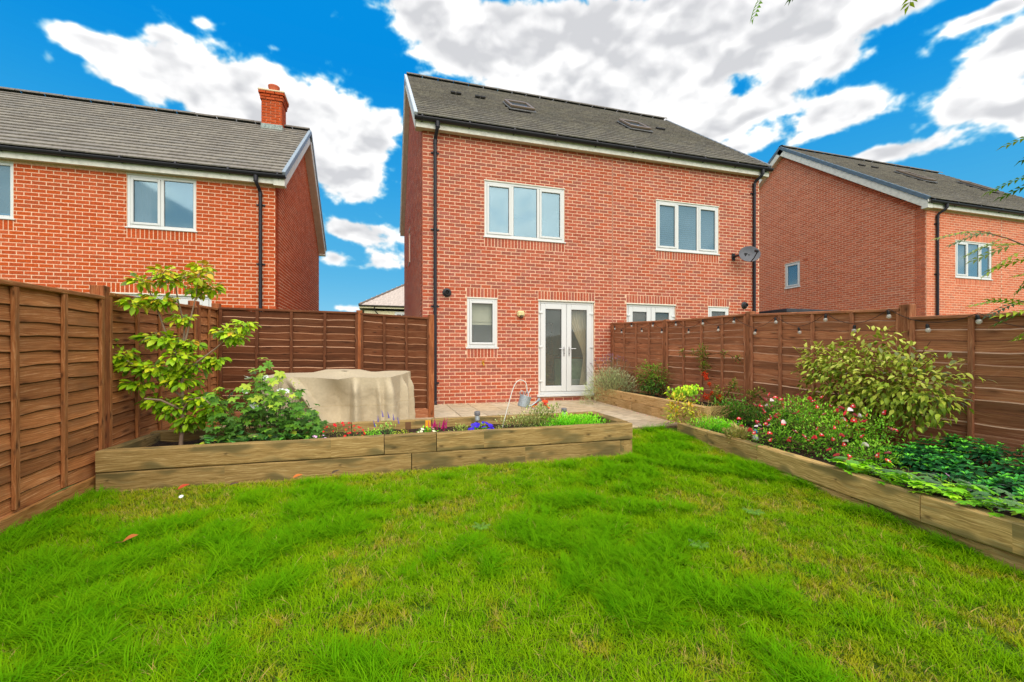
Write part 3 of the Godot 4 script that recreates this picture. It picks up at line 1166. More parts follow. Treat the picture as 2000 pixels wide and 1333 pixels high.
func build_left_house() -> void:
	var house := thing("brick_house", "orange-red brick house with a chimney behind the left fence", "house")
	var x0 := -10.6
	var x1 := -2.27
	var z := -10.6
	var zb := -17.2
	var e := Vector2(4.90, -10.42)
	var r := Vector2(7.50, -13.9)
	var rise := (r.x - e.x) / (e.y - r.y)
	var mortar := mat("mortar_orange", s8(242, 198, 164), 0.95, "mortar", "mortar", 1.0, 3.0)
	var w1 := rear(x0, -4.935, -3.745, 3.6, 4.65)
	var w2 := rear(x0, -7.90, -6.713, 3.6, 4.65)
	var d := rear(x0, -5.27, -3.466, 0.15, 2.25)
	var holes := [w1, w2, d]
	var soldiers := [Rect2(d.position.x, 2.25, d.size.x, 0.225)]
	for q: Rect2 in [w1, w2]:
		soldiers.append(Rect2(q.position.x, q.position.y - 0.225, q.size.x, 0.225))
	var o := Vector3(x0, 0, z)
	var bricks := []
	var rearwall := part(house, "rear_wall", wall_mesh(o + Vector3(0, 0, 0.0095), Vector3.RIGHT, x1 - x0, -0.7, 4.72, [], holes, 0.27), mortar)
	lay_bricks(bricks, rearwall, o, Vector3.RIGHT, x1 - x0, 0.0, 4.72, [], holes, soldiers, 1.9)
	var L := z - zb
	var so := Vector3(x1, 0, z)
	var wall := part(house, "gable_wall", wall_mesh(so + Vector3(0.0095, 0, -0.29), Vector3.FORWARD, L - 0.29, -0.7, 4.72, [4.72, rise * L / (L - 0.29)], [], 0.25), mortar)
	lay_bricks(bricks, wall, so, Vector3.FORWARD, L, 0.0, 7.4, [4.72, rise], [], [], 1.9)
	part(house, "front_wall", wall_mesh(Vector3(x1, 0, zb), Vector3.LEFT, x1 - x0, -0.7, 4.72, [], [], 0.25), mat("left_side", s8(186, 92, 54), 0.92, "brick", "brick", 1.5, 3.0))
	finish_bricks(house, bricks, ORANGE, "orange")
	var bas := Basis(Vector3.RIGHT, Vector3.UP, Vector3.BACK)
	window(rearwall, "window", Transform3D(bas, Vector3(-4.935, 3.6, z)), 1.19, 1.05, 2, {"sash": [true, false], "blind": "curtain", "proud": 0.0})
	window(rearwall, "window", Transform3D(bas, Vector3(-7.90, 3.6, z)), 1.187, 1.05, 2, {"sash": [true, false], "proud": 0.0})
	french_door(rearwall, Transform3D(bas, Vector3(-5.27, 0.15, z)), 1.804, 2.1)
	inner_floors(house, x0, x1 - 0.28, z - 0.30, z - 4.0, [0.15, 2.75, 4.9], [-5.6])
	var g := Geo.new()
	g.box(Vector3(x0, 0.16, z - 4.0), Vector3(x1 - 0.28, 4.6, z - 3.9))
	part(house, "inner_wall", g.mesh(), mat("plaster", s8(214, 206, 190), 0.9))
	var roof := roof_body(house, x0, -2.07, e, r, zb - 0.18, SLATE_PALE, "pale_slate")
	tiled_slope(house, roof, x0, -2.09, e, r, SLATE_PALE, "pale_slate", [])
	eaves(house, x0, -2.05, 4.69, -10.45, z)
	verge(house, -2.06, 1.0, e, r, zb - 0.18, s8(150, 164, 176))
	downpipe(house, -2.54, 4.70, -10.45, z, -0.05)
	# white box that ends the eaves at the gable
	g = Geo.new()
	g.bev(Vector3(-2.27, 4.66, -10.6), Vector3(-2.05, 4.90, -10.43), 0.005)
	g.bev(Vector3(-2.27, 4.66, zb - 0.17), Vector3(-2.05, 4.90, zb), 0.005)
	part(house, "eaves_box", g.mesh(), mat("fascia", s8(232, 230, 218), 0.5))
	# chimney stack on the ridge
	g = Geo.new()
	var cx := -2.98
	var cz := -13.78
	g.box(Vector3(cx - 0.245, 6.9, cz - 0.245), Vector3(cx + 0.245, 8.28, cz + 0.245))
	var stack := part(house, "chimney", g.mesh(), mortar)
	var cap_mat := mat("chimney_cap", s8(226, 206, 170), 0.8)
	var bm := brick_mesh()
	var tones: Array[Material] = []
	for i in 5:
		tones.append(mat("orange_brick_%d" % i, ORANGE[i], 0.92))
	for row in 12:
		var y := 7.40 + row * 0.075
		var grow := 0.0
		if row == 9:
			grow = 0.025
		elif row >= 10:
			grow = 0.012 + (row - 9) * 0.022
		for face in 4:
			var ud := Vector3.RIGHT.rotated(Vector3.UP, face * PI / 2)
			var nn := ud.cross(Vector3.UP)
			for i in 3:
				var a := -0.2475 + i * 0.225 - (0.1125 if row % 2 else 0.0)
				var b := a + 0.215
				a = maxf(a, -0.2475 - grow)
				b = minf(b, 0.2475 + grow)
				if b - a < 0.03:
					continue
				part(stack, "brick", bm, tones[rng.randi_range(0, 4)], Transform3D(Basis(ud * ((b - a) / 0.215), Vector3.UP, nn * (1.0 + grow * 60.0)), Vector3(cx, y + 0.0375, cz) + ud * ((a + b) * 0.5) + nn * (0.2475 + grow * 0.45)))
	g = Geo.new()
	g.bev(Vector3(cx - 0.33, 8.30, cz - 0.33), Vector3(cx + 0.33, 8.345, cz + 0.33), 0.012)
	part(stack, "chimney_cap", g.mesh(), cap_mat)
	g = Geo.new()
	g.lathe([Vector2(0.13, 8.34), Vector2(0.13, 8.52), Vector2(0.145, 8.56), Vector2(0.15, 8.60), Vector2(0.125, 8.60), Vector2(0.11, 8.45), Vector2(0.0, 8.45)], 20, Transform3D(Basis(), Vector3(cx, 0, cz)))
	part(stack, "chimney_pot", g.mesh(), mat("terracotta", s8(190, 96, 64), 0.85, "grain", "", 0.0, 3.0))
	g = Geo.new()
	g.bev(Vector3(cx - 0.27, 7.0, cz + 0.0), Vector3(cx + 0.27, 7.42, cz + 0.275), 0.006)
	g.bev(Vector3(cx - 0.268, 7.2, cz - 0.275), Vector3(cx + 0.268, 7.418, cz + 0.02), 0.006)
	part(stack, "lead_flashing", g.mesh(), mat("flashing", s8(164, 178, 172), 0.55, "zinc", "", 0.0, 2.0))


func build_right_house() -> void:
	var house := thing("brick_house", "pinkish brick house with a wide plain gable behind the right fence", "house")
	var x0 := 15.6
	var x1 := 24.7
	var z := -9.2
	var zb := -19.0
	var e := Vector2(5.66, -9.02)
	var r := Vector2(9.45, -14.1)
	var rise := (r.x - e.x) / (e.y - r.y)
	var mortar := mat("mortar_pink", s8(240, 198, 166), 0.95, "mortar", "mortar", 1.0, 3.0)
	var w := rear(x0, 16.88, 18.58, 3.45, 4.575)
	var joint := Rect2(19.04 - x0 - 0.007, -0.1, 0.014, 6.0)
	var soldiers := [Rect2(w.position.x, 4.575, w.size.x, 0.225), Rect2(w.position.x, 3.225, w.size.x, 0.225)]
	var o := Vector3(x0, 0, z)
	var bricks := []
	var rearwall := part(house, "rear_wall", wall_mesh(o + Vector3(0, 0, 0.0095), Vector3.RIGHT, x1 - x0, -0.7, 5.47, [], [w], 0.27), mortar)
	lay_bricks(bricks, rearwall, o, Vector3.RIGHT, x1 - x0, 0.0, 5.47, [], [w, joint], soldiers, 2.0)
	var L := z - zb
	var so := Vector3(x0, 0, zb)
	var gw := Rect2(-14.02 - zb, 3.75, 0.66, 0.975)
	var wall := part(house, "gable_wall", wall_mesh(so + Vector3(-0.0095, 0, 0), Vector3.BACK, L - 0.29, -0.7, 5.47, [5.47, rise * L / (L - 0.29)], [gw], 0.25), mortar)
	lay_bricks(bricks, wall, so, Vector3.BACK, L, 0.0, 9.3, [5.47, rise], [gw], [Rect2(gw.position.x, gw.position.y - 0.225, gw.size.x, 0.225)], 2.0)
	part(house, "front_wall", wall_mesh(Vector3(x1, 0, zb), Vector3.LEFT, x1 - x0, -0.7, 5.47, [], [], 0.25), mat("main_side", s8(176, 92, 68), 0.92))
	part(house, "gable_wall", wall_mesh(Vector3(x1, 0, z - 0.29), Vector3.FORWARD, L - 0.29, -0.7, 5.47, [5.47, rise * L / (L - 0.29)], [], 0.25), mat("main_side", s8(176, 92, 68), 0.92))
	finish_bricks(house, bricks, PINK, "pink")
	var bas := Basis(Vector3.RIGHT, Vector3.UP, Vector3.BACK)
	window(rearwall, "window", Transform3D(bas, Vector3(16.88, 3.45, z)), 1.7, 1.125, 3, {"blind": "net", "proud": 0.0, "glass": "sky"})
	window(wall, "window", Transform3D(Basis(Vector3.BACK, Vector3.UP, Vector3.LEFT), Vector3(x0, gw.position.y, zb + gw.position.x)), gw.size.x, gw.size.y, 1, {"blind": "net", "proud": 0.0})
	var g := Geo.new()
	g.bev(Vector3(x0 - 0.006, 4.66, -13.22), Vector3(x0 + 0.0, 4.82, -13.0), 0.004)
	for i in 4:
		g.box(Vector3(x0 - 0.012, 4.68 + i * 0.034, -13.20), Vector3(x0 - 0.007, 4.695 + i * 0.034, -13.02))
	part(house, "air_brick", g.mesh(), mat("air_brick", s8(150, 64, 44), 0.8))
	g = Geo.new()
	g.box(Vector3(19.032, 0.0, z), Vector3(19.048, 5.45, z + 0.0105))
	part(house, "movement_joint", g.mesh(), mat("mastic", s8(150, 84, 66), 0.8))
	inner_floors(house, x0 + 0.28, x1 - 0.28, z - 0.30, z - 6.0, [0.15, 2.75, 5.6], [20.0])
	g = Geo.new()
	g.box(Vector3(x0 + 0.28, 0.16, z - 6.0), Vector3(x1 - 0.28, 5.4, z - 5.9))
	part(house, "inner_wall", g.mesh(), mat("plaster", s8(214, 206, 190), 0.9))
	var roof := roof_body(house, 15.44, 24.84, e, r, zb - 0.2, SLATE, "slate")
	var gaps := [Rect2(19.15, 2.95, 0.8, 1.3), Rect2(22.75, 2.95, 0.8, 1.3)]
	tiled_slope(house, roof, 15.46, 24.82, e, r, SLATE, "right_slate", gaps)
	rooflight(roof, on_slope(19.55, 3.05, e, r), 0.66, 1.18)
	rooflight(roof, on_slope(23.15, 3.05, e, r), 0.66, 1.18)
	var vent := Geo.new()
	for i in 2:
		vent.bev(Vector3(-0.14 + i * 0.15, 0.0, 0.0), Vector3(-0.01 + i * 0.15, 0.12, 0.05), 0.01)
	var vm := vent.mesh()
	for p: Vector2 in [Vector2(17.66, 4.35), Vector2(18.34, 4.35)]:
		part(roof, "vent_tile", vm, mat("vent", s8(44, 42, 40), 0.7), on_slope(p.x, p.y, e, r, 0.035))
	eaves(house, 15.42, 24.86, 5.43, -9.05, z)
	verge(house, 15.42, -1.0, e, r, zb - 0.2, s8(98, 118, 134))
	downpipe(house, 16.0, 5.45, -9.05, z, 0.12)
	g = Geo.new()
	g.bev(Vector3(15.40, 5.40, z), Vector3(15.6, 5.66, -9.03), 0.005)
	part(house, "eaves_box", g.mesh(), mat("fascia", s8(232, 230, 218), 0.5))


func build_far_house() -> void:
	var house := thing("far_house", "far cream rendered house with a pale hipped roof between the brick houses", "house")
	var x0 := -1.65
	var z := -40.2
	var x1 := 9.0
	var g := Geo.new()
	g.box(Vector3(x0, -0.7, z - 8.0), Vector3(x1, 5.0, z))
	part(house, "wall", g.mesh(), mat("render", s8(236, 226, 188), 0.9, "grain", "", 0.0, 1.0))
	# hipped roof laid in courses
	var eave := 5.38
	var peak := 9.6
	var a := Vector3(x0 - 0.4, eave, z + 0.4)
	var b := Vector3(x1 + 0.4, eave, z + 0.4)
	var c := Vector3(x1 + 0.4, eave, z - 8.4)
	var d := Vector3(x0 - 0.4, eave, z - 8.4)
	var t1 := Vector3(x1 - 3.3, peak, z - 4.0)
	var t0 := Vector3(x0 + 7.0, peak, z - 4.0)
	var q := Geo.new()
	q.quad(a, b, t1, t0)
	q.tri(d, a, t0)
	q.quad(c, d, t0, t1)
	q.tri(b, c, t1)
	q.quad(d, c, b, a)
	var roof := part(house, "roof", q.mesh(), mat("far_deck", s8(150, 138, 128), 0.9))
	var pale := mat("far_tile", s8(198, 184, 174), 0.85, "tile", "", 0.0, 0.8)
	for i in 17:
		var k0 := i / 17.0
		var p := a.lerp(t0, k0)
		var r := b.lerp(t1, k0)
		var s := (t0 - a).cross(Vector3.RIGHT)
		var up := Vector3(0, peak - eave, -4.4) / 17.0
		var course := Geo.new()
		course.box(Vector3(p.x + 0.1, 0, 0), Vector3(r.x - 0.1, up.length() + 0.02, 0.05), Transform3D(Basis(Vector3.RIGHT, up.normalized(), Vector3.RIGHT.cross(up.normalized())).rotated(Vector3.RIGHT, 0.12), Vector3(0, p.y, p.z + 0.01)))
		part(roof, "tile_course", course.mesh(), pale)
	g = Geo.new()
	g.tube([a + Vector3(0, 0.06, 0), t0 + Vector3(0, 0.06, 0)], [0.12], 8)
	g.tube([t0 + Vector3(0, 0.06, 0), t1 + Vector3(0, 0.06, 0)], [0.12], 8)
	part(roof, "hip_tile", g.mesh(), mat("far_hip", s8(112, 100, 92), 0.9))
	g = Geo.new()
	g.box(a + Vector3(0, -0.2, -0.05), b + Vector3(0, -0.02, 0.0))
	g.box(Vector3(x0 - 0.4, eave - 0.21, z - 8.4), Vector3(x0 - 0.36, eave - 0.02, z + 0.34))
	part(house, "fascia", g.mesh(), mat("far_fascia", s8(226, 214, 178), 0.6))
	g = Geo.new()
	g.tube([a + Vector3(-0.05, 0.0, 0.08), b + Vector3(0, 0.0, 0.08)], [0.07], 8)
	g.tube([Vector3(x0 + 0.85, eave, z + 0.45), Vector3(x0 + 0.85, 5.0, z + 0.42), Vector3(x0 + 1.2, 4.65, z + 0.1), Vector3(x0 + 1.2, 0.0, z + 0.1)], [0.05], 8)
	part(house, "gutter", g.mesh(), mat("far_gutter", s8(52, 48, 40), 0.6))
	# white window of three lights, each with a glazing bar
	g = Geo.new()
	var wx := x0 + 2.55
	g.bev(Vector3(wx, 3.4, z - 0.05), Vector3(wx + 3.3, 4.95, z + 0.05), 0.01)
	var win := part(house, "window", g.mesh(), mat("upvc", s8(216, 218, 216), 0.38))
	for i in 3:
		for k in 2:
			g = Geo.new()
			g.box(Vector3(wx + 0.18 + i * 1.06 + k * 0.46, 3.6, z + 0.052), Vector3(wx + 0.55 + i * 1.06 + k * 0.46, 4.72, z + 0.06))
			part(win, "pane", g.mesh(), mat("far_pane", s8(92, 100, 100), 0.1))


# ------------------------------------------------------------------ timber: grain along the object's own x axis
func wood(kind: String, k: int, tone := 1.0) -> StandardMaterial3D:
	var key := "%s_%d_%d" % [kind, k, int(tone * 100.0)]
	if mats.has(key):
		return mats[key]
	# boards of one make share a texture; posts and grey boards have their own stain; low bed sleepers brightened against weak light
	var own: Array = {"fence_mid": ["fence_red", s8(158, 148, 136)], "fence_post": ["fence_red", s8(205, 186, 160)], "fence_red_post": ["fence_red", s8(205, 200, 192)], "fence_grey": ["pale_sleeper", s8(222, 190, 160)], "brightened_sleeper": ["sleeper", s8(255, 255, 255) * 1.25]}.get(kind, [kind, Color.WHITE])
	var stain: Color = own[1]
	var m := mat(key, Color(stain.r * tone, stain.g * tone, stain.b * tone), 0.88, own[0], own[0] + "_height", 1.6, 1.0, false)
	m.uv1_scale = Vector3(0.55, 2.3, 2.3)
	m.uv1_offset = Vector3(0.37 * k, 0.21 * k, 0.57 * k)
	return m


# a lap slat 1 m long: its lower edge waney, standing proud of the slat below
func slat_mesh(sd: int, expose: float) -> ArrayMesh:
	var f := noise(sd, 1.0, 3)
	var n := 18
	var top := []
	var low := []
	var lip := []
	for i in n + 1:
		var x := float(i) / n
		var w := f.get_noise_2d(x * 2.6, sd * 3.0) * 0.016
		var zz := f.get_noise_2d(x * 1.7, sd * 3.0 + 40.0) * 0.004
		top.append(Vector3(x, expose + 0.02, 0.002 + zz))
		low.append(Vector3(x, w, 0.020 + zz))
		lip.append(Vector3(x, w - 0.011, 0.007 + zz))
	var g := Geo.new()
	g.grid([low, top])
	var g2 := Geo.new()
	g2.grid([lip, low])
	var m := g.mesh()
	var edge := g2.mesh()
	m.add_surface_from_arrays(Mesh.PRIMITIVE_TRIANGLES, edge.surface_get_arrays(0))
	return m


# panel from the foot of one post to the next; grow = upward tilt along it; out = the side we see
func fence_panel(fence: Node3D, from: Vector3, to: Vector3, height: float, kind: String, slats: Array, expose: float, battens: int, side: float) -> void:
	var d := to - from
	var L := d.length()
	var x := d / L
	var flat := Vector3(x.x, 0, x.z).normalized()
	var z := flat.cross(Vector3.UP) * side
	var y := Vector3.UP
	var bas := Basis(x, y, z)
	var xf := Transform3D(bas, from)
	if side < 0.0:
		bas = Basis(-x, y, z)
		xf = Transform3D(bas, to)
	var g := Geo.new()
	g.bev(Vector3(0, height - 0.035, -0.02), Vector3(L, height, 0.05), 0.006)
	var panel := part(fence, "fence_panel", g.mesh(), wood(kind, 9, 1.05), xf)
	g = Geo.new()
	g.bev(Vector3(0, 0.0, -0.012), Vector3(L, 0.03, 0.0), 0.004)
	part(panel, "bottom_rail", g.mesh(), wood(kind, 9, 1.05))
	var n := int(round((height - 0.04) / expose))
	var gap := (height - 0.04) / n
	for i in n:
		var k := rng.randi_range(0, slats.size() - 1)
		var flip := rng.randf() < 0.5
		var b := Basis.from_scale(Vector3(L, gap / expose, 1.0))
		var spot := Vector3(0, i * gap + rnd(-0.006, 0.006), 0.002 + rnd(0, 0.003))
		if kind != "fence":
			# seen from the side where each slat laps over the one above
			b = b.rotated(Vector3(0, 0, 1), PI)
			spot += Vector3(L, gap + 0.004, 0)
		var s := part(panel, "slat", slats[k], null, Transform3D(b.rotated(Vector3(0, 0, 1), rnd(-0.004, 0.004)), spot))
		s.set_surface_override_material(0, wood(kind, rng.randi_range(0, 6), [1.0, 1.12, 0.94, 1.06, 1.18, 0.98, 1.1][rng.randi_range(0, 6)]))
		var worn := rng.randi_range(0, 3)
		if kind == "fence":
			worn = 0
		var pale := [s8(112, 72, 46), s8(150, 108, 78), s8(176, 136, 106), s8(200, 164, 134)]
		if kind == "fence_mid" and worn > 1:
			worn -= 1
		s.set_surface_override_material(1, mat("slat_edge_%d" % worn, pale[worn], 0.9, "cloth", "", 0.0, 1.3))
	g = Geo.new()
	g.bev(Vector3(0.02, -0.021, 0.0), Vector3(height - 0.035, 0.021, 0.026), 0.004)
	var bm := g.mesh()
	for i in battens:
		var px := 0.028 + (L - 0.056) * i / (battens - 1)
		part(panel, "batten", bm, wood(kind, 7 + i % 2, 1.0), Transform3D(Basis(Vector3.UP, Vector3.LEFT, Vector3.BACK).rotated(Vector3.BACK, rnd(-0.006, 0.006)), Vector3(px, 0.0, 0.021)))


func fence_post(fence: Node3D, at: Vector3, top: float, w: float, kind: String, pale := false) -> void:
	var g := Geo.new()
	g.bev(Vector3(-0.5, -w * 0.5, -w * 0.5), Vector3(top - at.y, w * 0.5, w * 0.5), 0.006)
	part(fence, "fence_post", g.mesh(), wood(kind, 10 if not pale else 11, 1.1), Transform3D(Basis(Vector3.UP, Vector3.LEFT, Vector3.BACK), at))


func gravel_board(fence: Node3D, from: Vector3, to: Vector3, h: float, kind: String) -> void:
	var d := to - from
	var L := d.length()
	var x := d / L
	var z := Vector3(x.x, 0, x.z).normalized().cross(Vector3.UP)
	var g := Geo.new()
	g.bev(Vector3(0, -0.35, -0.016), Vector3(L, h, 0.016), 0.004)
	part(fence, "gravel_board", g.mesh(), wood(kind, 12, 1.0), Transform3D(Basis(x, z.cross(x), z), from))


func build_fences() -> void:
	var slats := []
	for i in 7:
		slats.append(slat_mesh(200 + i, 0.105))
	# left run
	var f := thing("wooden_fence", "brown lap-panel fence along the left side of the lawn, closest to the viewer", "fence")
	var x := -2.36
	var z0 := [-0.85, -2.72, -4.66, -6.62, -7.42]
	var base := [0.0, -0.10, -0.02, 0.07, 0.10]
	for i in 4:
		var a := Vector3(x, base[i] + (0.0 if i else -0.12), z0[i] - 0.03)
		var b := Vector3(x, base[i + 1] - (0.035 if i == 1 else 0.0), z0[i + 1] + 0.03)
		if i == 0:
			a.y = -0.16
		if i == 2:
			a.y = 0.045
			b.y = 0.13
		if i == 3:
			a.y = 0.155
			b.y = 0.19
		if i == 1:
			a.y = -0.055
			b.y = 0.005
		fence_panel(f, a, b, 1.52, "fence", slats, 0.105, 5 if i < 3 else 3, 1.0)
		gravel_board(f, a + Vector3(0.03, -0.002, 0), b + Vector3(0.03, -0.002, 0), 0.0, "fence_grey")
	for i in range(1, 5):
		fence_post(f, Vector3(x - 0.005, -0.3, z0[i]), [1.4, 1.47, 1.615, 1.72, 1.78][i], 0.1, "fence_post")
	# run between the corner and the house
	f = thing("wooden_fence", "brown lap-panel fence behind the covered furniture, running to the house", "fence")
	var zm := -7.36
	fence_panel(f, Vector3(-2.31, 0.20, zm), Vector3(-0.39, 0.18, zm), 1.52, "fence_mid", slats, 0.105, 5, 1.0)
	fence_panel(f, Vector3(-0.36, 0.17, zm), Vector3(0.72, 0.125, zm), 1.52, "fence_mid", slats, 0.105, 4, 1.0)
	gravel_board(f, Vector3(-2.27, 0.19, zm + 0.02), Vector3(-0.42, 0.17, zm + 0.02), 0.0, "fence_red")
	gravel_board(f, Vector3(-0.33, 0.168, zm + 0.02), Vector3(0.74, 0.15, zm + 0.02), 0.0, "fence_red")
	fence_post(f, Vector3(-0.375, -0.3, zm), 1.73, 0.09, "fence_post")
	fence_post(f, Vector3(0.745, -0.3, zm), 1.69, 0.095, "fence_post")
	# right run
	f = thing("wooden_fence", "reddish brown lap-panel fence hung with clear bulbs along the right side", "fence")
	x = 5.15
	var zr := [-9.22, -7.2, -5.21, -3.20, -1.22]
	var tops := [[1.79, 1.69], [1.68, 1.635], [1.62, 1.50], [1.405, 1.335]]
	for i in 4:
		fence_panel(f, Vector3(x, tops[i][0] - 1.52, zr[i] + 0.03), Vector3(x, tops[i][1] - 1.52, zr[i + 1] - 0.03), 1.52, "fence_red", slats, 0.105, 5, 1.0)
		gravel_board(f, Vector3(x - 0.02, tops[i][0] - 1.522, zr[i] + 0.05), Vector3(x - 0.02, tops[i][1] - 1.522, zr[i + 1] - 0.05), 0.0, "fence_red")
	for i in 5:
		fence_post(f, Vector3(x, -0.4, zr[i]), [1.79, 1.70, 1.66, 1.535, 1.40][i], 0.1, "fence_red_post")


# ------------------------------------------------------------------ patio
func build_patio() -> void:
	var g := Geo.new()
	g.box(Vector3(-2.4, -0.25, -9.3), Vector3(5.2, -0.014, -5.50))
	var patio := setting("patio", g.mesh(), mat("jointing", s8(128, 108, 80), 0.95, "mortar", "mortar", 1.5, 3.0))
	var shapes := []
	for i in 4:
		g = Geo.new()
		g.bev(Vector3(-0.222, -0.04, -0.297), Vector3(0.222, 0.0, 0.297), 0.006)
		shapes.append(g.mesh())
	var tones := [s8(186, 168, 138), s8(192, 176, 148), s8(200, 184, 156), s8(180, 164, 138), s8(194, 174, 142)]
	for j in 6:
		for i in 17:
			var x := -2.15 + i * 0.452 + (0.0 if j % 2 else 0.0)
			var z := -8.86 + j * 0.604
			if z < -7.45 and x < 0.9:
				continue
			if x > 4.75:
				continue
			var k := rng.randi_range(0, 4)
			part(patio, "paving_slab", shapes[0], mat("slab_%d" % k, tones[k], 0.9, "slab", "slab", 2.0, 1.3), Transform3D(Basis(Vector3(1, 0, 0), rnd(-0.003, 0.003)).rotated(Vector3(0, 0, 1), rnd(-0.003, 0.003)), Vector3(x, rnd(-0.002, 0.003), z)))
	# shingle strip along the wall and along the timber edge
	g = Geo.new()
	g.lathe([Vector2(0, -0.7), Vector2(0.75, -0.4), Vector2(1, 0.05), Vector2(0.7, 0.5), Vector2(0, 0.65)], 6)
	var xfs := []
	var cols := []
	for i in 900:
		var p := Vector3(rnd(0.9, 4.5), 0.0, rnd(-9.28, -9.17))
		if i > 560:
			var t := rng.randf()
			p = Vector3(lerpf(4.60, 4.20, t), 0.0, lerpf(-9.1, -5.5, t)) + Vector3(rnd(-0.06, 0.0), 0, 0)
		var s := rnd(0.006, 0.014)
		xfs.append(Transform3D(Basis.from_euler(Vector3(rnd(-0.4, 0.4), rnd(0, TAU), rnd(-0.4, 0.4))).scaled(Vector3(s, s * 0.8, s)), p))
		cols.append(lin(rnd(190, 232), rnd(170, 205), rnd(140, 170)))
	var o := stuff(self, "shingle", g.mesh(), tinted("shingle", Color.WHITE, 0.9), xfs, cols)
	tag(o, "pale shingle strip at the foot of the house wall and timber edging", "shingle")
	# the lawn's soil, one sheet that follows the slope
	g = Geo.new()
	var rows := []
	var bump := noise(300, 0.9, 3)
	for j in 60:
		var row := []
		for i in 60:
			var x := -2.42 + 7.7 * i / 59.0
			var z := 3.0 - 8.55 * j / 59.0
			row.append(Vector3(x, lawn(x, z) - 0.012 + bump.get_noise_2d(x, z) * 0.02, z))
		rows.append(row)
	g.grid(rows)
	setting("lawn", g.mesh(), mat("lawn_soil", s8(84, 112, 26), 0.95, "thatch", "thatch", 8.0, 2.2))


# ------------------------------------------------------------------ raised beds
func sleeper(bed: Node3D, from: Vector3, to: Vector3, h: float, w: float, kind: String, k: int) -> void:
	var d := to - from
	var L := d.length()
	var x := d / L
	var z := Vector3(x.x, 0, x.z).normalized().cross(Vector3.UP)
	var g := Geo.new()
	var n := 14
	# long faces bow and dent a little, edges are worn
	var f := noise(400 + k, 1.0, 3)
	var ring := []
	for j in n + 1:
		var t := float(j) / n
		var px := 0.0015 + (L - 0.003) * t
		var b := 0.008
		var prof := [Vector2(-b, 0), Vector2(-w + b, 0), Vector2(-w, b), Vector2(-w, h - b), Vector2(-w + b, h), Vector2(-b, h), Vector2(0, h - b), Vector2(0, b)]
		var row := []
		for q in prof.size():
			var p: Vector2 = prof[q]
			row.append(Vector3(px, p.y + f.get_noise_2d(px * 1.6, q * 7.0) * 0.006, p.x + f.get_noise_2d(px * 1.6, q * 7.0 + 50.0) * 0.006))
		ring.append(row)
	for j in n:
		for q in 8:
			g.quad(ring[j][q], ring[j][(q + 1) % 8], ring[j + 1][(q + 1) % 8], ring[j + 1][q])
	for q in range(1, 7):
		g.tri(ring[0][0], ring[0][q + 1], ring[0][q])
		g.tri(ring[n][0], ring[n][q], ring[n][q + 1])
	part(bed, "sleeper", g.mesh(), wood(kind, k % 7, [1.0, 0.93, 1.0, 0.9, 0.96, 1.0, 0.88][k % 7]), Transform3D(Basis(x, z.cross(x), z), from))


func soil(bed: Node3D, pts: Array, hump: float) -> void:
	# quad patch of four corners, lumpy
	var f := noise(500, 3.0, 4)
	var rows := []
	for j in 25:
		var row := []
		for i in 41:
			var u := i / 40.0
			var v := j / 24.0
			var p: Vector3 = pts[0].lerp(pts[1], u).lerp(pts[3].lerp(pts[2], u), v)
			p.y += f.get_noise_2d(p.x * 2.0, p.z * 2.0) * 0.035 + hump * sin(u * PI) * sin(v * PI)
			row.append(p)
		rows.append(row)
	var g := Geo.new()
	g.grid(rows)
	part(bed, "soil", g.mesh(), mat("soil", s8(74, 54, 38), 0.97, "soil", "soil", 14.0, 1.6))


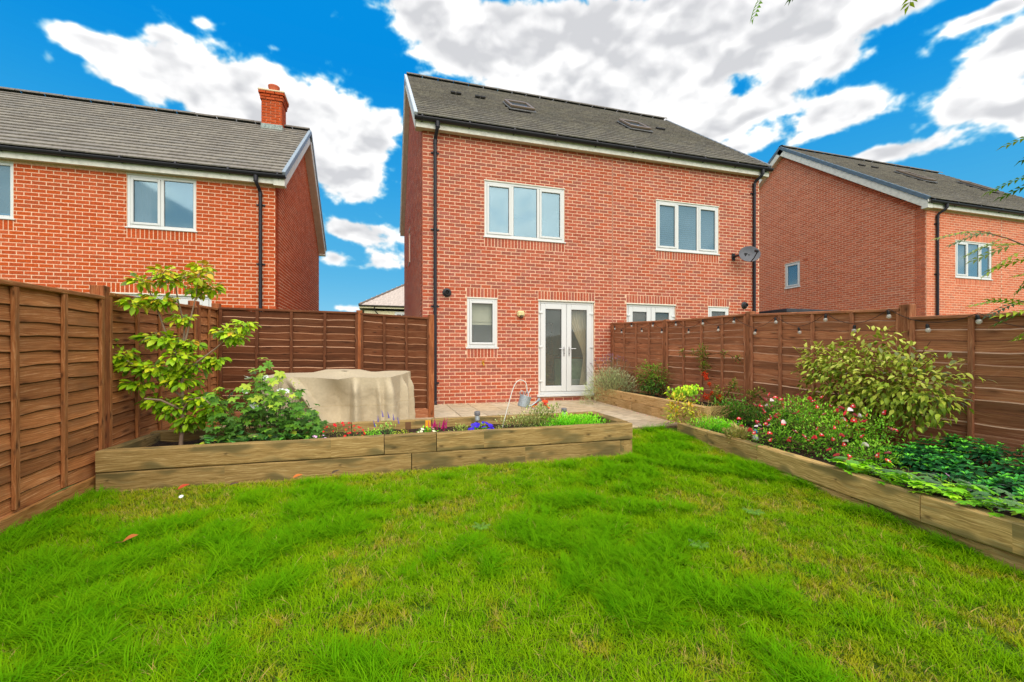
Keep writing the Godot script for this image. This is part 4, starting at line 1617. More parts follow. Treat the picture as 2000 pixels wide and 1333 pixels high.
func build_beds() -> void:
	var bed := thing("raised_bed", "long raised bed of weathered timber sleepers across the lawn, full of small flowers", "raised bed")
	# front: two courses with staggered joints, climbing a little to the right
	var fx := func(x: float, y: float) -> Vector3: return Vector3(x, y + (x + 2.25) * 0.0103, lerpf(-4.45, -4.30, (x + 2.25) / 4.9))
	sleeper(bed, fx.call(-2.29, 0.037), fx.call(0.0, 0.037), 0.178, 0.1, "sleeper", 0)
	sleeper(bed, fx.call(0.004, 0.037), fx.call(0.495, 0.037), 0.178, 0.1, "sleeper", 3)
	sleeper(bed, fx.call(0.499, 0.037), fx.call(2.64, 0.037), 0.178, 0.1, "sleeper", 2)
	sleeper(bed, fx.call(-2.29, -0.20), fx.call(0.256, -0.20), 0.232, 0.1, "sleeper", 4)
	sleeper(bed, fx.call(0.261, -0.20), fx.call(2.49, -0.20), 0.232, 0.1, "sleeper", 1)
	# right end, back, and the side along the fence
	sleeper(bed, Vector3(2.64, -0.16, -4.31), Vector3(2.70, -0.16, -5.25), 0.238, 0.15, "sleeper", 5)
	sleeper(bed, Vector3(2.64, 0.088, -4.405), Vector3(2.70, 0.088, -5.25), 0.184, 0.12, "sleeper", 6)
	sleeper(bed, Vector3(0.55, 0.065, -5.29), Vector3(2.70, 0.080, -5.254), 0.19, 0.1, "sleeper", 2)
	sleeper(bed, Vector3(-0.35, 0.06, -5.315), Vector3(0.545, 0.065, -5.29), 0.184, 0.1, "sleeper", 0)
	sleeper(bed, Vector3(-2.29, 0.045, -5.34), Vector3(-0.355, 0.06, -5.315), 0.184, 0.1, "sleeper", 6)
	sleeper(bed, Vector3(-2.29, -0.17, -5.34), Vector3(2.55, -0.12, -5.25), 0.22, 0.1, "sleeper", 4)
	sleeper(bed, Vector3(-2.20, 0.040, -4.56), Vector3(-2.20, 0.040, -5.335), 0.178, 0.09, "sleeper", 1)
	soil(bed, [Vector3(-2.2, 0.12, -4.5), Vector3(2.6, 0.16, -4.36), Vector3(2.66, 0.16, -5.36), Vector3(-2.2, 0.12, -5.4)], 0.03)

	bed = thing("raised_bed", "two-high pale timber raised bed beside the paving, under the lavender", "raised bed")
	var ux := func(z: float) -> float: return lerpf(4.62, 4.20, (z + 9.2) / 4.17)
	var zz := [-9.15, -7.55, -6.55, -5.03]
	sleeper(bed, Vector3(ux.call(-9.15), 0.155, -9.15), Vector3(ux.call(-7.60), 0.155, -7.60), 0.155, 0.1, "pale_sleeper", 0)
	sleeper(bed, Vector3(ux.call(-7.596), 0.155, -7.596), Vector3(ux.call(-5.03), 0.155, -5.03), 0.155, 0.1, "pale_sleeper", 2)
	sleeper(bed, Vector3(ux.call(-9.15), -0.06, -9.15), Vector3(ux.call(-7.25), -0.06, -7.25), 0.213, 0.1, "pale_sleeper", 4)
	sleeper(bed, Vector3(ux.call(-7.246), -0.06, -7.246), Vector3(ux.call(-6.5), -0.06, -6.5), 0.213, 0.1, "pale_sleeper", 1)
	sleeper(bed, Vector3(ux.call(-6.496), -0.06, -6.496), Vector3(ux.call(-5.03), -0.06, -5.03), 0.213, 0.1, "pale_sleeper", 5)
	sleeper(bed, Vector3(4.21, 0.153, -5.03), Vector3(5.08, 0.153, -5.03), 0.155, 0.1, "sleeper", 3)
	sleeper(bed, Vector3(4.21, -0.06, -5.03), Vector3(5.08, -0.06, -5.03), 0.212, 0.1, "sleeper", 6)
	soil(bed, [Vector3(4.28, 0.24, -5.1), Vector3(5.12, 0.24, -5.1), Vector3(5.12, 0.24, -9.2), Vector3(4.66, 0.24, -9.2)], 0.02)

	bed = thing("raised_bed", "low timber raised bed slanting along the right fence, full of shrubs", "raised bed")
	var P := [Vector3(3.86, 0, -5.16), Vector3(3.76, 0, -4.45), Vector3(3.665, 0, -3.62), Vector3(3.385, 0, -2.03), Vector3(3.10, 0, 0.2)]
	for i in 4:
		var a: Vector3 = P[i] + Vector3(0, -0.09, 0.002 if i else 0.0)
		var b: Vector3 = P[i + 1] + Vector3(0, -0.09, -0.002)
		sleeper(bed, a, b, 0.18, 0.1, "brightened_sleeper", [1, 3, 0, 2][i])
	var Q := [Vector3(3.853, 0, -5.11), Vector3(3.49, 0, -2.55), Vector3(3.1, 0, 0.2)]
	for i in 2:
		sleeper(bed, Q[i] + Vector3(0.0, -0.30, 0.002), Q[i + 1] + Vector3(0.0, -0.30, -0.002), 0.206, 0.1, "brightened_sleeper", [4, 6][i])
	sleeper(bed, Vector3(4.6, -0.09, -5.06), Vector3(3.965, -0.09, -5.16), 0.178, 0.1, "sleeper", 5)
	soil(bed, [Vector3(3.2, 0.04, 0.2), Vector3(5.12, 0.06, 0.2), Vector3(5.12, 0.08, -5.05), Vector3(3.95, 0.05, -5.05)], 0.03)


# ------------------------------------------------------------------ small things on and in the house
func build_house_things() -> void:
	# satellite dish
	var dish := thing("satellite_dish", "dark grey oval satellite dish on the house wall beside the right downpipe", "satellite dish", Vector3(8.62, 3.56, -9.27))
	var dark := mat("dish", s8(98, 100, 106), 0.55, "grain", "", 0.0, 2.0)
	var rows := []
	for j in 9:
		var row := []
		for i in 40:
			var a := TAU * i / 40.0
			var r := j / 8.0
			row.append(Vector3(cos(a) * 0.25 * r, sin(a) * 0.215 * r, 0.055 * r * r))
		rows.append(row)
	var rim := []
	var back := []
	for i in 40:
		var a := TAU * i / 40.0
		rim.append(Vector3(cos(a) * 0.256, sin(a) * 0.221, 0.048))
	rows.append(rim)
	for j in 8:
		var row := []
		for i in 40:
			var a := TAU * i / 40.0
			var r := (7 - j) / 8.0
			row.append(Vector3(cos(a) * 0.25 * r, sin(a) * 0.215 * r, 0.055 * r * r - 0.008))
		rows.append(row)
	var g := Geo.new()
	g.grid(rows, true, false)
	var turn := Basis.from_euler(Vector3(-0.30, -0.45, 0.06))
	var at := Transform3D(turn, Vector3(0.20, 0.0, 0.30))
	part(dish, "reflector", g.mesh(), dark, at)
	g = Geo.new()
	g.bev(Vector3(-0.05, -0.09, 0.0), Vector3(0.05, 0.09, 0.012), 0.003)
	g.tube([Vector3(0, 0, 0.01), Vector3(0, 0, 0.16), Vector3(0.02, 0.0, 0.2), Vector3(0.14, 0.0, 0.25)], [0.024], 10)
	g.bev(Vector3(0.10, -0.05, 0.2), Vector3(0.2, 0.05, 0.28), 0.008)
	part(dish, "bracket", g.mesh(), mat("black_plastic", s8(40, 40, 42), 0.5))
	g = Geo.new()
	var tip := at * Vector3(0.06, -0.12, 0.36)
	g.tube([at * Vector3(0.0, -0.21, 0.03), at * Vector3(0.02, -0.2, 0.2), tip], [0.012], 8)
	g.tube([tip, at * Vector3(0.045, -0.06, 0.29)], [0.03, 0.034], 12)
	part(dish, "feed_arm", g.mesh(), mat("black_plastic", s8(40, 40, 42), 0.5))
	# boiler flues
	var names := ["round black flue outlet on the left of the wall above the fence post", "round black flue outlet under the satellite dish"]
	for i in 2:
		var v := thing("flue_outlet", names[i], "flue", Vector3([1.27, 8.97][i], [2.345, 2.33][i], -9.29), "boiler flues")
		g = Geo.new()
		g.lathe([Vector2(0.0, 0.0), Vector2(0.095, 0.0), Vector2(0.095, 0.02), Vector2(0.085, 0.034), Vector2(0.06, 0.036), Vector2(0.055, 0.09), Vector2(0.05, 0.1), Vector2(0.042, 0.095), Vector2(0.042, 0.02), Vector2(0.0, 0.02)], 24, Transform3D(Basis(Vector3.RIGHT, PI / 2), Vector3.ZERO))
		part(v, "wall_seal", g.mesh(), mat("flue", s8(58, 60, 62), 0.5))
		g = Geo.new()
		for k in 3:
			g.box(Vector3(-0.04, -0.004, 0.075), Vector3(0.04, 0.004, 0.083), Transform3D(Basis(Vector3.BACK, k * PI / 3), Vector3.ZERO))
		part(v, "terminal_guard", g.mesh(), mat("black_plastic", s8(40, 40, 42), 0.5))
	# cream sensor light
	var lamp := thing("wall_sensor", "small cream plastic sensor box on the brick wall left of the french doors", "sensor box", Vector3(2.89, 1.93, -9.29))
	g = Geo.new()
	g.bev(Vector3(-0.085, -0.05, 0.0), Vector3(0.085, 0.075, 0.09), 0.03)
	part(lamp, "housing", g.mesh(), mat("cream_plastic", s8(222, 208, 150), 0.5, "grain", "", 0.0, 3.0))
	g = Geo.new()
	g.tube([Vector3(0.01, -0.03, 0.06), Vector3(0.01, -0.075, 0.075)], [0.04, 0.032], 14)
	part(lamp, "lens", g.mesh(), mat("dark_lens", s8(82, 66, 46), 0.25))
	# tap
	var tap := thing("garden_tap", "brass garden tap on the wall under the small kitchen window", "tap", Vector3(2.045, 0.86, -9.29))
	var brass := mat("brass", s8(196, 150, 52), 0.35)
	brass.metallic = 0.8
	g = Geo.new()
	g.tube([Vector3(0, 0, 0), Vector3(0, 0, 0.015)], [0.03], 12)
	g.tube([Vector3(0, 0, 0), Vector3(0, 0, 0.06), Vector3(0, -0.01, 0.085), Vector3(0, -0.06, 0.09)], [0.014, 0.014, 0.014, 0.012], 10)
	part(tap, "spout", g.mesh(), brass)
	g = Geo.new()
	g.tube([Vector3(0, 0.0, 0.05), Vector3(0, 0.04, 0.05)], [0.008], 8)
	g.tube([Vector3(-0.035, 0.045, 0.05), Vector3(0.035, 0.045, 0.05)], [0.007], 8)
	part(tap, "tap_handle", g.mesh(), brass)
	# what shows through the french doors
	var pine := mat("pine", s8(206, 166, 108), 0.6, "sleeper", "", 0.0, 1.2)
	var dresser := thing("dresser", "pine dresser with drawers and a plate rack seen through the left french door", "dresser", Vector3(3.86, 0.152, -10.75))
	g = Geo.new()
	g.bev(Vector3(-0.42, 0.0, -0.25), Vector3(0.42, 0.86, 0.2), 0.01)
	g.bev(Vector3(-0.45, 0.86, -0.25), Vector3(0.45, 0.90, 0.23), 0.01)
	g.bev(Vector3(-0.4, 0.9, -0.25), Vector3(-0.36, 1.7, -0.05), 0.005)
	g.bev(Vector3(0.36, 0.9, -0.25), Vector3(0.4, 1.7, -0.05), 0.005)
	for y: float in [1.2, 1.45, 1.7]:
		g.bev(Vector3(-0.4, y, -0.25), Vector3(0.4, y + 0.025, -0.04), 0.004)
	part(dresser, "carcass", g.mesh(), pine)
	for i in 2:
		for j in 2:
			g = Geo.new()
			g.bev(Vector3(-0.38 + i * 0.39, 0.64 if j else 0.06, 0.2), Vector3(-0.01 + i * 0.39, 0.82 if j else 0.60, 0.218), 0.008)
			var p := part(dresser, "drawer" if j else "cupboard_door", g.mesh(), pine)
			g = Geo.new()
			g.lathe([Vector2(0, 0), Vector2(0.018, 0.01), Vector2(0.014, 0.03), Vector2(0, 0.034)], 10, Transform3D(Basis(Vector3.RIGHT, PI / 2), Vector3(-0.19 + i * 0.39, 0.73 if j else 0.4, 0.218)))
			part(p, "knob", g.mesh(), mat("dark_wood", s8(82, 52, 34), 0.5))
	var frame := thing("picture_frame", "dark picture frame standing on the pine dresser inside the house", "picture frame", Vector3(3.95, 1.055, -10.7))
	g = Geo.new()
	g.bev(Vector3(-0.13, 0, 0), Vector3(0.13, 0.22, 0.02), 0.006)
	part(frame, "frame", g.mesh(), mat("dark_wood", s8(82, 52, 34), 0.5))
	g = Geo.new()
	g.box(Vector3(-0.09, 0.04, 0.0205), Vector3(0.09, 0.18, 0.022))
	part(frame, "print", g.mesh(), mat("frame_print", s8(150, 140, 126), 0.6))
	var cab := thing("cabinet", "sage green cabinet seen through the right french door", "cabinet", Vector3(4.42, 0.152, -10.05))
	g = Geo.new()
	g.bev(Vector3(-0.32, 0.0, -0.25), Vector3(0.26, 0.80, 0.15), 0.01)
	part(cab, "carcass", g.mesh(), mat("sage", s8(158, 184, 150), 0.6, "grain", "", 0.0, 1.0))
	g = Geo.new()
	g.bev(Vector3(-0.34, 0.80, -0.27), Vector3(0.28, 0.835, 0.17), 0.008)
	part(cab, "top", g.mesh(), pine)
	g = Geo.new()
	g.bev(Vector3(-0.31, 0.02, 0.15), Vector3(0.25, 0.30, 0.165), 0.006)
	part(cab, "drawer", g.mesh(), mat("pale_sage", s8(196, 208, 196), 0.6, "grain", "", 0.0, 1.0))
	var cur := thing("curtain", "cream curtain tied back behind the right french door", "curtain", Vector3(4.45, 0.15, -9.55))
	rows = []
	for j in 16:
		var t := j / 15.0
		var y := 2.05 - 1.9 * t
		var wide := lerpf(0.55, 0.10, smoothstep(0.0, 0.68, t)) if t < 0.68 else lerpf(0.10, 0.2, (t - 0.68) / 0.32)
		var row := []
		for i in 40:
			var u := i / 39.0
			row.append(Vector3(0.18 - wide * u, y, 0.025 * sin(u * 38.0) * (1.0 - 0.5 * t)))
		rows.append(row)
	g = Geo.new()
	g.grid(rows)
	var cm := mat("cream_cloth", s8(232, 218, 180), 0.9, "cloth", "", 0.0, 3.0)
	cm.backlight_enabled = true
	cm.backlight = Color(0.35, 0.33, 0.28)
	part(cur, "cloth", g.mesh(), cm)
	g = Geo.new()
	g.tube([Vector3(-0.5, 2.07, 0), Vector3(0.3, 2.07, 0)], [0.014], 8)
	part(cur, "curtain_pole", g.mesh(), mat("dark_wood", s8(82, 52, 34), 0.5))
	# low dark roof that just shows above the right fence
	var shed := thing("lean_to", "dark flat roof of a lean-to just showing above the right fence", "lean-to", Vector3(11.7, 0, -9.9))
	g = Geo.new()
	g.bev(Vector3(-1.3, 2.2, -0.6), Vector3(1.1, 2.30, 0.6), 0.01)
	part(shed, "roof", g.mesh(), mat("felt", s8(66, 68, 74), 0.9, "grain", "", 0.0, 1.0))
	g = Geo.new()
	g.box(Vector3(-1.2, -0.7, -0.5), Vector3(1.0, 2.2, 0.5))
	part(shed, "wall", g.mesh(), wood("fence", 3))


# ------------------------------------------------------------------ covered furniture
func build_cover() -> void:
	var o := thing("furniture_cover", "beige cloth cover draped over garden furniture in front of the back fence", "furniture cover", Vector3(0, 0, 0))
	# plan outline of the rim, anticlockwise from the front left corner: x, z, height
	var rim := [Vector3(-1.40, 0.755, -5.86), Vector3(-1.05, 0.752, -5.84), Vector3(-0.80, 0.742, -5.85), Vector3(-0.55, 0.715, -5.88), Vector3(-0.36, 0.742, -5.84), Vector3(-0.15, 0.732, -5.86), Vector3(0.08, 0.735, -5.88), Vector3(0.11, 0.738, -5.98), Vector3(0.27, 0.755, -6.45), Vector3(0.39, 0.775, -6.92), Vector3(0.33, 0.782, -7.0), Vector3(0.10, 0.785, -7.0), Vector3(-0.10, 0.755, -6.96), Vector3(-0.35, 0.81, -6.95), Vector3(-0.80, 0.815, -6.95), Vector3(-1.0, 0.77, -6.95), Vector3(-1.38, 0.765, -6.98), Vector3(-1.44, 0.76, -6.9), Vector3(-1.45, 0.755, -6.4)]
	var n := 330
	var outline := []
	var lens := [0.0]
	for i in rim.size():
		lens.append(lens[i] + Vector2(rim[i].x - rim[(i + 1) % rim.size()].x, rim[i].z - rim[(i + 1) % rim.size()].z).length())
	var total: float = lens[rim.size()]
	for i in n:
		var s := total * i / n
		var k := 0
		while lens[k + 1] < s:
			k += 1
		var t: float = (s - lens[k]) / (lens[k + 1] - lens[k])
		outline.append(rim[k].lerp(rim[(k + 1) % rim.size()], t))
	var mid := Vector3(-0.52, 0.79, -6.45)
	var f := noise(600, 2.2, 4)
	var top := []
	for j in 12:
		var t := j / 11.0
		var row := []
		for i in n:
			var p: Vector3 = mid.lerp(outline[i], t)
			# a table top stands higher at the back; slack cloth sags between
			p.y += (-0.022 * sin(t * PI) + f.get_noise_2d(p.x * 1.1, p.z * 1.1) * 0.014) * (1.0 - pow(t, 6.0))
			p.y += 0.03 * exp(-pow((p.x + 0.55) / 0.35, 2.0) - pow((p.z + 6.75) / 0.3, 2.0)) * (1.0 - pow(t, 6.0))
			row.append(p)
		top.append(row)
	var skirt := []
	for j in 30:
		var t := j / 29.0
		var row := []
		for i in n:
			var p: Vector3 = outline[i]
			var a: Vector3 = outline[(i + n - 3) % n]
			var b: Vector3 = outline[(i + 3) % n]
			var out := Vector3(b.z - a.z, 0, a.x - b.x).normalized() * -1.0
			var y := lerpf(p.y, 0.012, t)
			var s := i * total / n
			var push := 0.03 * t
			if p.z > -6.0:
				# pleats hang from the furniture's corners, with swags of slack cloth between them
				var x := p.x
				push += pleat(x, -0.345 + 0.015 * t, 0.05 + 0.05 * t, 0.15) * smoothstep(0.0, 0.25, t)
				push += pleat(x, -1.10 + 0.52 * t, 0.07 + 0.04 * t, 0.13) * smoothstep(0.0, 0.2, t)
				push += pleat(x, -1.00 + 0.30 * t, 0.05, 0.06) * smoothstep(0.1, 0.4, t)
				push += pleat(x, 0.055, 0.05 + 0.03 * t, 0.12) * smoothstep(0.0, 0.3, t)
				push += pleat(x, -0.08 + 0.06 * t, 0.04, 0.05) * smoothstep(0.0, 0.3, t)
				push -= 0.15 * pow(maxf(0.0, 1.0 - absf(x + 0.60 - 0.10 * t) / 0.26), 1.3) * sin(minf(t * 1.2, 1.0) * PI)
				push -= 0.05 * exp(-pow((x + 0.18) / 0.08, 2.0)) * smoothstep(0.1, 0.5, t)
				push -= 0.05 * exp(-pow((x + 1.27) / 0.07, 2.0)) * smoothstep(0.1, 0.5, t)
			elif p.x > 0.05:
				push += pleat(p.z, -6.35 + 0.06 * t, 0.07 + 0.03 * t, 0.10) * smoothstep(0.0, 0.3, t)
				push += pleat(p.z, -6.75, 0.06, 0.08) * smoothstep(0.0, 0.3, t)
			push += (f.get_noise_2d(s * 1.6 + t, t * 1.6 - s) * 0.014 + f.get_noise_2d(s * 5.0, t * 5.0 + 50.0) * 0.003) * smoothstep(0.05, 0.4, t)
			row.append(Vector3(p.x, y, p.z) + out * push)
		skirt.append(row)
	var g := Geo.new()
	g.grid(top, true, true)
	g.grid(skirt, true, true)
	part(o, "cloth", g.mesh(), mat("cover", s8(190, 175, 146), 0.9, "cloth", "cloth", 1.0, 2.2))
	g = Geo.new()
	var hem := []
	var seam := []
	for i in n + 1:
		hem.append(skirt[skirt.size() - 1][i % n] + Vector3(0, 0.012, 0))
		seam.append(skirt[14][i % n] + Vector3(0, 0.0, 0.0))
	g.tube(hem, [0.006], 5, false)
	part(o, "hem", g.mesh(), mat("cover_hem", s8(170, 150, 114), 0.9, "cloth", "", 0.0, 2.2))
	g = Geo.new()
	g.tube(seam, [0.002], 5, false)
	part(o, "seam", g.mesh(), mat("cover_seam", s8(182, 164, 128), 0.9))


func pleat(x: float, at: float, half: float, deep: float) -> float:
	return deep * maxf(0.0, 1.0 - absf(x - at) / half)


# ------------------------------------------------------------------ festoon lights on the right fence
func build_string_lights() -> void:
	var o := thing("string_lights", "string of clear glass bulbs zigzagging along the top of the right fence", "string lights")
	var spots := [Vector2(1.64, -9.026), Vector2(1.546, -8.733), Vector2(1.655, -8.317), Vector2(1.528, -7.934), Vector2(1.61, -7.543), Vector2(1.467, -7.252), Vector2(1.578, -6.833), Vector2(1.426, -6.484), Vector2(1.549, -6.131), Vector2(1.423, -5.776), Vector2(1.525, -5.453), Vector2(1.337, -5.056), Vector2(1.468, -4.712), Vector2(1.312, -4.361), Vector2(1.445, -4.015), Vector2(1.295, -3.68), Vector2(1.424, -3.327), Vector2(1.259, -2.981), Vector2(1.314, -2.602), Vector2(1.16, -2.25), Vector2(1.28, -1.85)]
	var glassy := mat("bulb_glass", Color(0.95, 0.95, 0.92, 0.34), 0.05)
	glassy.transparency = BaseMaterial3D.TRANSPARENCY_ALPHA
	glassy.metallic_specular = 0.7
	var black := mat("black_plastic", s8(40, 40, 42), 0.5)
	var sock := Geo.new()
	sock.lathe([Vector2(0, 0.062), Vector2(0.012, 0.062), Vector2(0.014, 0.05), Vector2(0.019, 0.045), Vector2(0.019, 0.012), Vector2(0.016, 0.005), Vector2(0, 0.005)], 12)
	var sm := sock.mesh()
	var bulb := Geo.new()
	bulb.lathe([Vector2(0.0, -0.048), Vector2(0.014, -0.045), Vector2(0.025, -0.034), Vector2(0.029, -0.02), Vector2(0.026, -0.005), Vector2(0.016, 0.008), Vector2(0.013, 0.014)], 14)
	var bm := bulb.mesh()
	var fil := Geo.new()
	fil.tube([Vector3(0, 0.005, 0), Vector3(0, -0.018, 0)], [0.006, 0.003], 6)
	fil.tube([Vector3(0, -0.018, 0), Vector3(0.006, -0.026, 0), Vector3(-0.006, -0.03, 0)], [0.002], 5)
	var fm := fil.mesh()
	var wire := []
	for i in spots.size():
		var p := Vector3(5.08, spots[i].x + 0.012, spots[i].y)
		var s := part(o, "bulb", bm, glassy, Transform3D(Basis(Vector3.BACK, rnd(-0.2, 0.2)).rotated(Vector3.RIGHT, rnd(-0.15, 0.15)), p).scaled_local(Vector3.ONE * 0.8))
		part(s, "socket", sm, black)
		part(s, "filament", fm, mat("filament", s8(214, 204, 170), 0.4))
		if i > 0:
			var a := Vector3(5.085, spots[i - 1].x + 0.075, spots[i - 1].y)
			var b := Vector3(5.085, spots[i].x + 0.075, spots[i].y)
			for k in 6:
				var t := k / 6.0
				wire.append(a.lerp(b, t) + Vector3(0, -0.03 * sin(t * PI), 0))
	var g := Geo.new()
	g.tube(wire, [0.0028], 6)
	part(o, "cable", g.mesh(), black)


# ------------------------------------------------------------------ leaves and flowers
# a leaf along +z, its face up; shape 0 oval, 1 widest near the tip, 2 narrow
func leaf_mesh(length: float, width: float, shape := 0, fold := 0.25, droop := 0.2, segs := 4) -> ArrayMesh:
	var g := Geo.new()
	var rows := []
	for j in segs + 1:
		var t := float(j) / segs
		var w := sin(PI * pow(t, 0.85))
		if shape == 1:
			w = sin(PI * pow(t, 1.45)) * 1.02
		elif shape == 2:
			w = sin(PI * pow(t, 0.7)) * 0.9
		if j == 0:
			w = 0.06
		elif j == segs:
			w = 0.04
		w *= width * 0.5
		var y := -droop * length * t * t + 0.06 * length * sin(t * PI)
		rows.append([Vector3(-w, y + fold * w, t * length), Vector3(0, y, t * length), Vector3(w, y + fold * w, t * length)])
	g.grid(rows, false, true)
	return g.mesh()


# a leaf of several pointed lobes round its stalk
func lobed_mesh(size: float, lobes: int, depth: float) -> ArrayMesh:
	var g := Geo.new()
	var n := lobes * 4
	var ring := []
	for i in n + 1:
		var t := float(i) / n
		var a := lerpf(-2.5, 2.5, t)
		var k := absf(fposmod(t * lobes, 1.0) - 0.5) * 2.0
		var r := size * (1.0 - depth * k) * (0.72 + 0.28 * cos(a * 0.6))
		ring.append(Vector3(sin(a) * r, 0.02 * size * sin(i * 2.4) - 0.25 * r * r / size + 0.1 * size, cos(a) * r + size * 0.35))
	for i in n:
		g.tri(Vector3(0, 0.08 * size, size * 0.25), ring[i], ring[i + 1])
	return g.mesh()


func pinnate_mesh(length: float, pairs: int) -> ArrayMesh:
	var g := Geo.new()
	var pts := []
	for j in 6:
		var t := j / 5.0
		pts.append(Vector3(0, -0.18 * length * t * t, length * t))
	g.tube(pts, [0.0016, 0.001], 4, false)
	for i in pairs * 2 + 1:
		var t := 1.0
		var yaw := 0.0
		if i < pairs * 2:
			t = 0.22 + 0.70 * (i / 2) / (pairs - 1.0)
			yaw = (1.15 - 0.35 * t) * (1.0 if i % 2 else -1.0)
		var o := Vector3(0, -0.18 * length * t * t, length * t)
		var b := Basis(Vector3.UP, yaw).rotated(Vector3.RIGHT, 0.12)
		var L := length * 0.33 * (1.0 - 0.25 * absf(t - 0.55))
		var w := L * 0.19
		var m0 := o
		var m1 := o + b * Vector3(0, 0.004, L * 0.5)
		var m2 := o + b * Vector3(0, -0.01, L)
		var l1 := o + b * Vector3(-w, 0.009, L * 0.45)
		var r1 := o + b * Vector3(w, 0.009, L * 0.45)
		g.tri(m0, l1, m1)
		g.tri(m0, m1, r1)
		g.tri(l1, m2, m1)
		g.tri(m1, m2, r1)
	return g.mesh()


func leaf_mat(key: String, col: Color, gloss := 0.5) -> StandardMaterial3D:
	if mats.has(key):
		return mats[key]
	var m := mat(key, col, gloss)
	m.backlight_enabled = true
	m.backlight = Color(0.5, 0.5, 0.5)
	return m


func aim(p: Vector3, d: Vector3, roll: float, s: float) -> Transform3D:
	d = d.normalized()
	var x := Vector3.UP.cross(d)
	if x.length() < 0.05:
		x = Vector3.RIGHT
	x = x.normalized()
	var b := Basis(x, d.cross(x), d).rotated(d, roll)
	return Transform3D(b.scaled(Vector3(s, s, s)) if false else Basis(b.x * s, b.y * s, b.z * s), p)


func ball() -> Vector3:
	var v := Vector3(rng.randfn(), rng.randfn(), rng.randfn())
	return v.normalized()


# scatter leaves through an ellipsoid, thick at its skin; each entry [transform, age 0..1]
func mound(out: Array, c: Vector3, r: Vector3, n: int, s0: float, s1: float, rise := 0.35, floor_y := -9.0, f: FastNoiseLite = null) -> void:
	for i in n:
		var d := ball()
		var k := pow(rng.randf(), 0.38)
		if f:
			k *= 1.0 + 0.55 * f.get_noise_3dv((c + d * r) * 1.0)
		var p := c + Vector3(d.x * r.x, d.y * r.y, d.z * r.z) * k
		if p.y < floor_y:
			continue
		var dir := (d * Vector3(1.0 / r.x, 1.0 / r.y, 1.0 / r.z).normalized() * 1.6 + ball() * 0.55 + Vector3.UP * rise)
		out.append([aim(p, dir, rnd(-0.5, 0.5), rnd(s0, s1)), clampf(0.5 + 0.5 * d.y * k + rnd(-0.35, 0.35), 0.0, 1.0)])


# the leaves that show largest become parts, the rest one mass
func foliage(o: Node3D, leaves: Array, shape: Mesh, size: float, palette: Array, key: String, named := 300, called := "leaf", mass := "foliage", gloss := 0.5) -> void:
	for l in leaves:
		var t: Transform3D = l[0]
		var p := t.origin
		l.append(shows(o.position + p) * t.basis.x.length() * size)
	leaves.sort_custom(func(a, b): return a[2] > b[2])
	var xfs := []
	var cols := []
	for i in leaves.size():
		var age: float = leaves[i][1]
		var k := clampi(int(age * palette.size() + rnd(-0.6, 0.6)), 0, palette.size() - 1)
		if i < named and leaves[i][2] > 7.0:
			part(o, called, shape, leaf_mat("%s_leaf_%d" % [key, k], palette[k], gloss), leaves[i][0])
		else:
			xfs.append(leaves[i][0])
			var c: Color = palette[k].srgb_to_linear() * rnd(0.85, 1.15)
			cols.append(c)
	if xfs.size():
		var m := tinted(key + "_mass", Color.WHITE, gloss)
		m.backlight_enabled = true
		m.backlight = Color(0.5, 0.5, 0.5)
		stuff(o, mass, shape, m, xfs, cols)


func stems(o: Node3D, lines: Array, r0: float, r1: float, col: Color, key: String) -> void:
	var g := Geo.new()
	for l: Array in lines:
		g.tube(l, [r0, r1], 5, false)
	var m := part(o, "stems", g.mesh(), mat(key, col, 0.8))
	if lines.size() > 1:
		m.set_meta("kind", "stuff")


func bend(a: Vector3, b: Vector3, sag: float, n := 5) -> Array:
	var out := []
	var side := ball() * (b - a).length() * 0.06
	for i in n + 1:
		var t := float(i) / n
		out.append(a.lerp(b, t) + (Vector3.UP * sag + side) * sin(t * PI))
	return out


# five or more petals round a centre, facing +y
func flower_mesh(r: float, petals: int, cup: float, petal_w := 0.9) -> ArrayMesh:
	var g := Geo.new()
	for i in petals:
		var a := TAU * i / petals
		var b := Basis(Vector3.UP, a)
		var w := r * sin(PI / petals) * petal_w
		var rows := []
		for j in 4:
			var t := j / 3.0
			var ww: float = w * [0.25, 0.85, 1.0, 0.45][j]
			var y := r * cup * t * t
			rows.append([b * Vector3(-ww, y + 0.06 * r, r * t), b * Vector3(0, y, r * t), b * Vector3(ww, y + 0.06 * r, r * t)])
		g.grid(rows, false, true)
	g.lathe([Vector2(0.16 * r, 0.0), Vector2(0.15 * r, 0.1 * r), Vector2(0.0, 0.14 * r)], 6)
	return g.mesh()


func blossom(o: Node3D, called: String, shape: Mesh, key: String, col: Color, spots: Array, s0: float, s1: float, tip := 0.6) -> void:
	var m := leaf_mat(key, col, 0.6)
	for p: Vector3 in spots:
		var s := rnd(s0, s1)
		var up := (Vector3.UP + ball() * tip + Vector3(0, 0, 0.35)).normalized()
		var x := up.cross(Vector3(0.3, 0.1, 1)).normalized()
		part(o, called, shape, m, Transform3D(Basis(x * s, up * s, x.cross(up) * s), p))


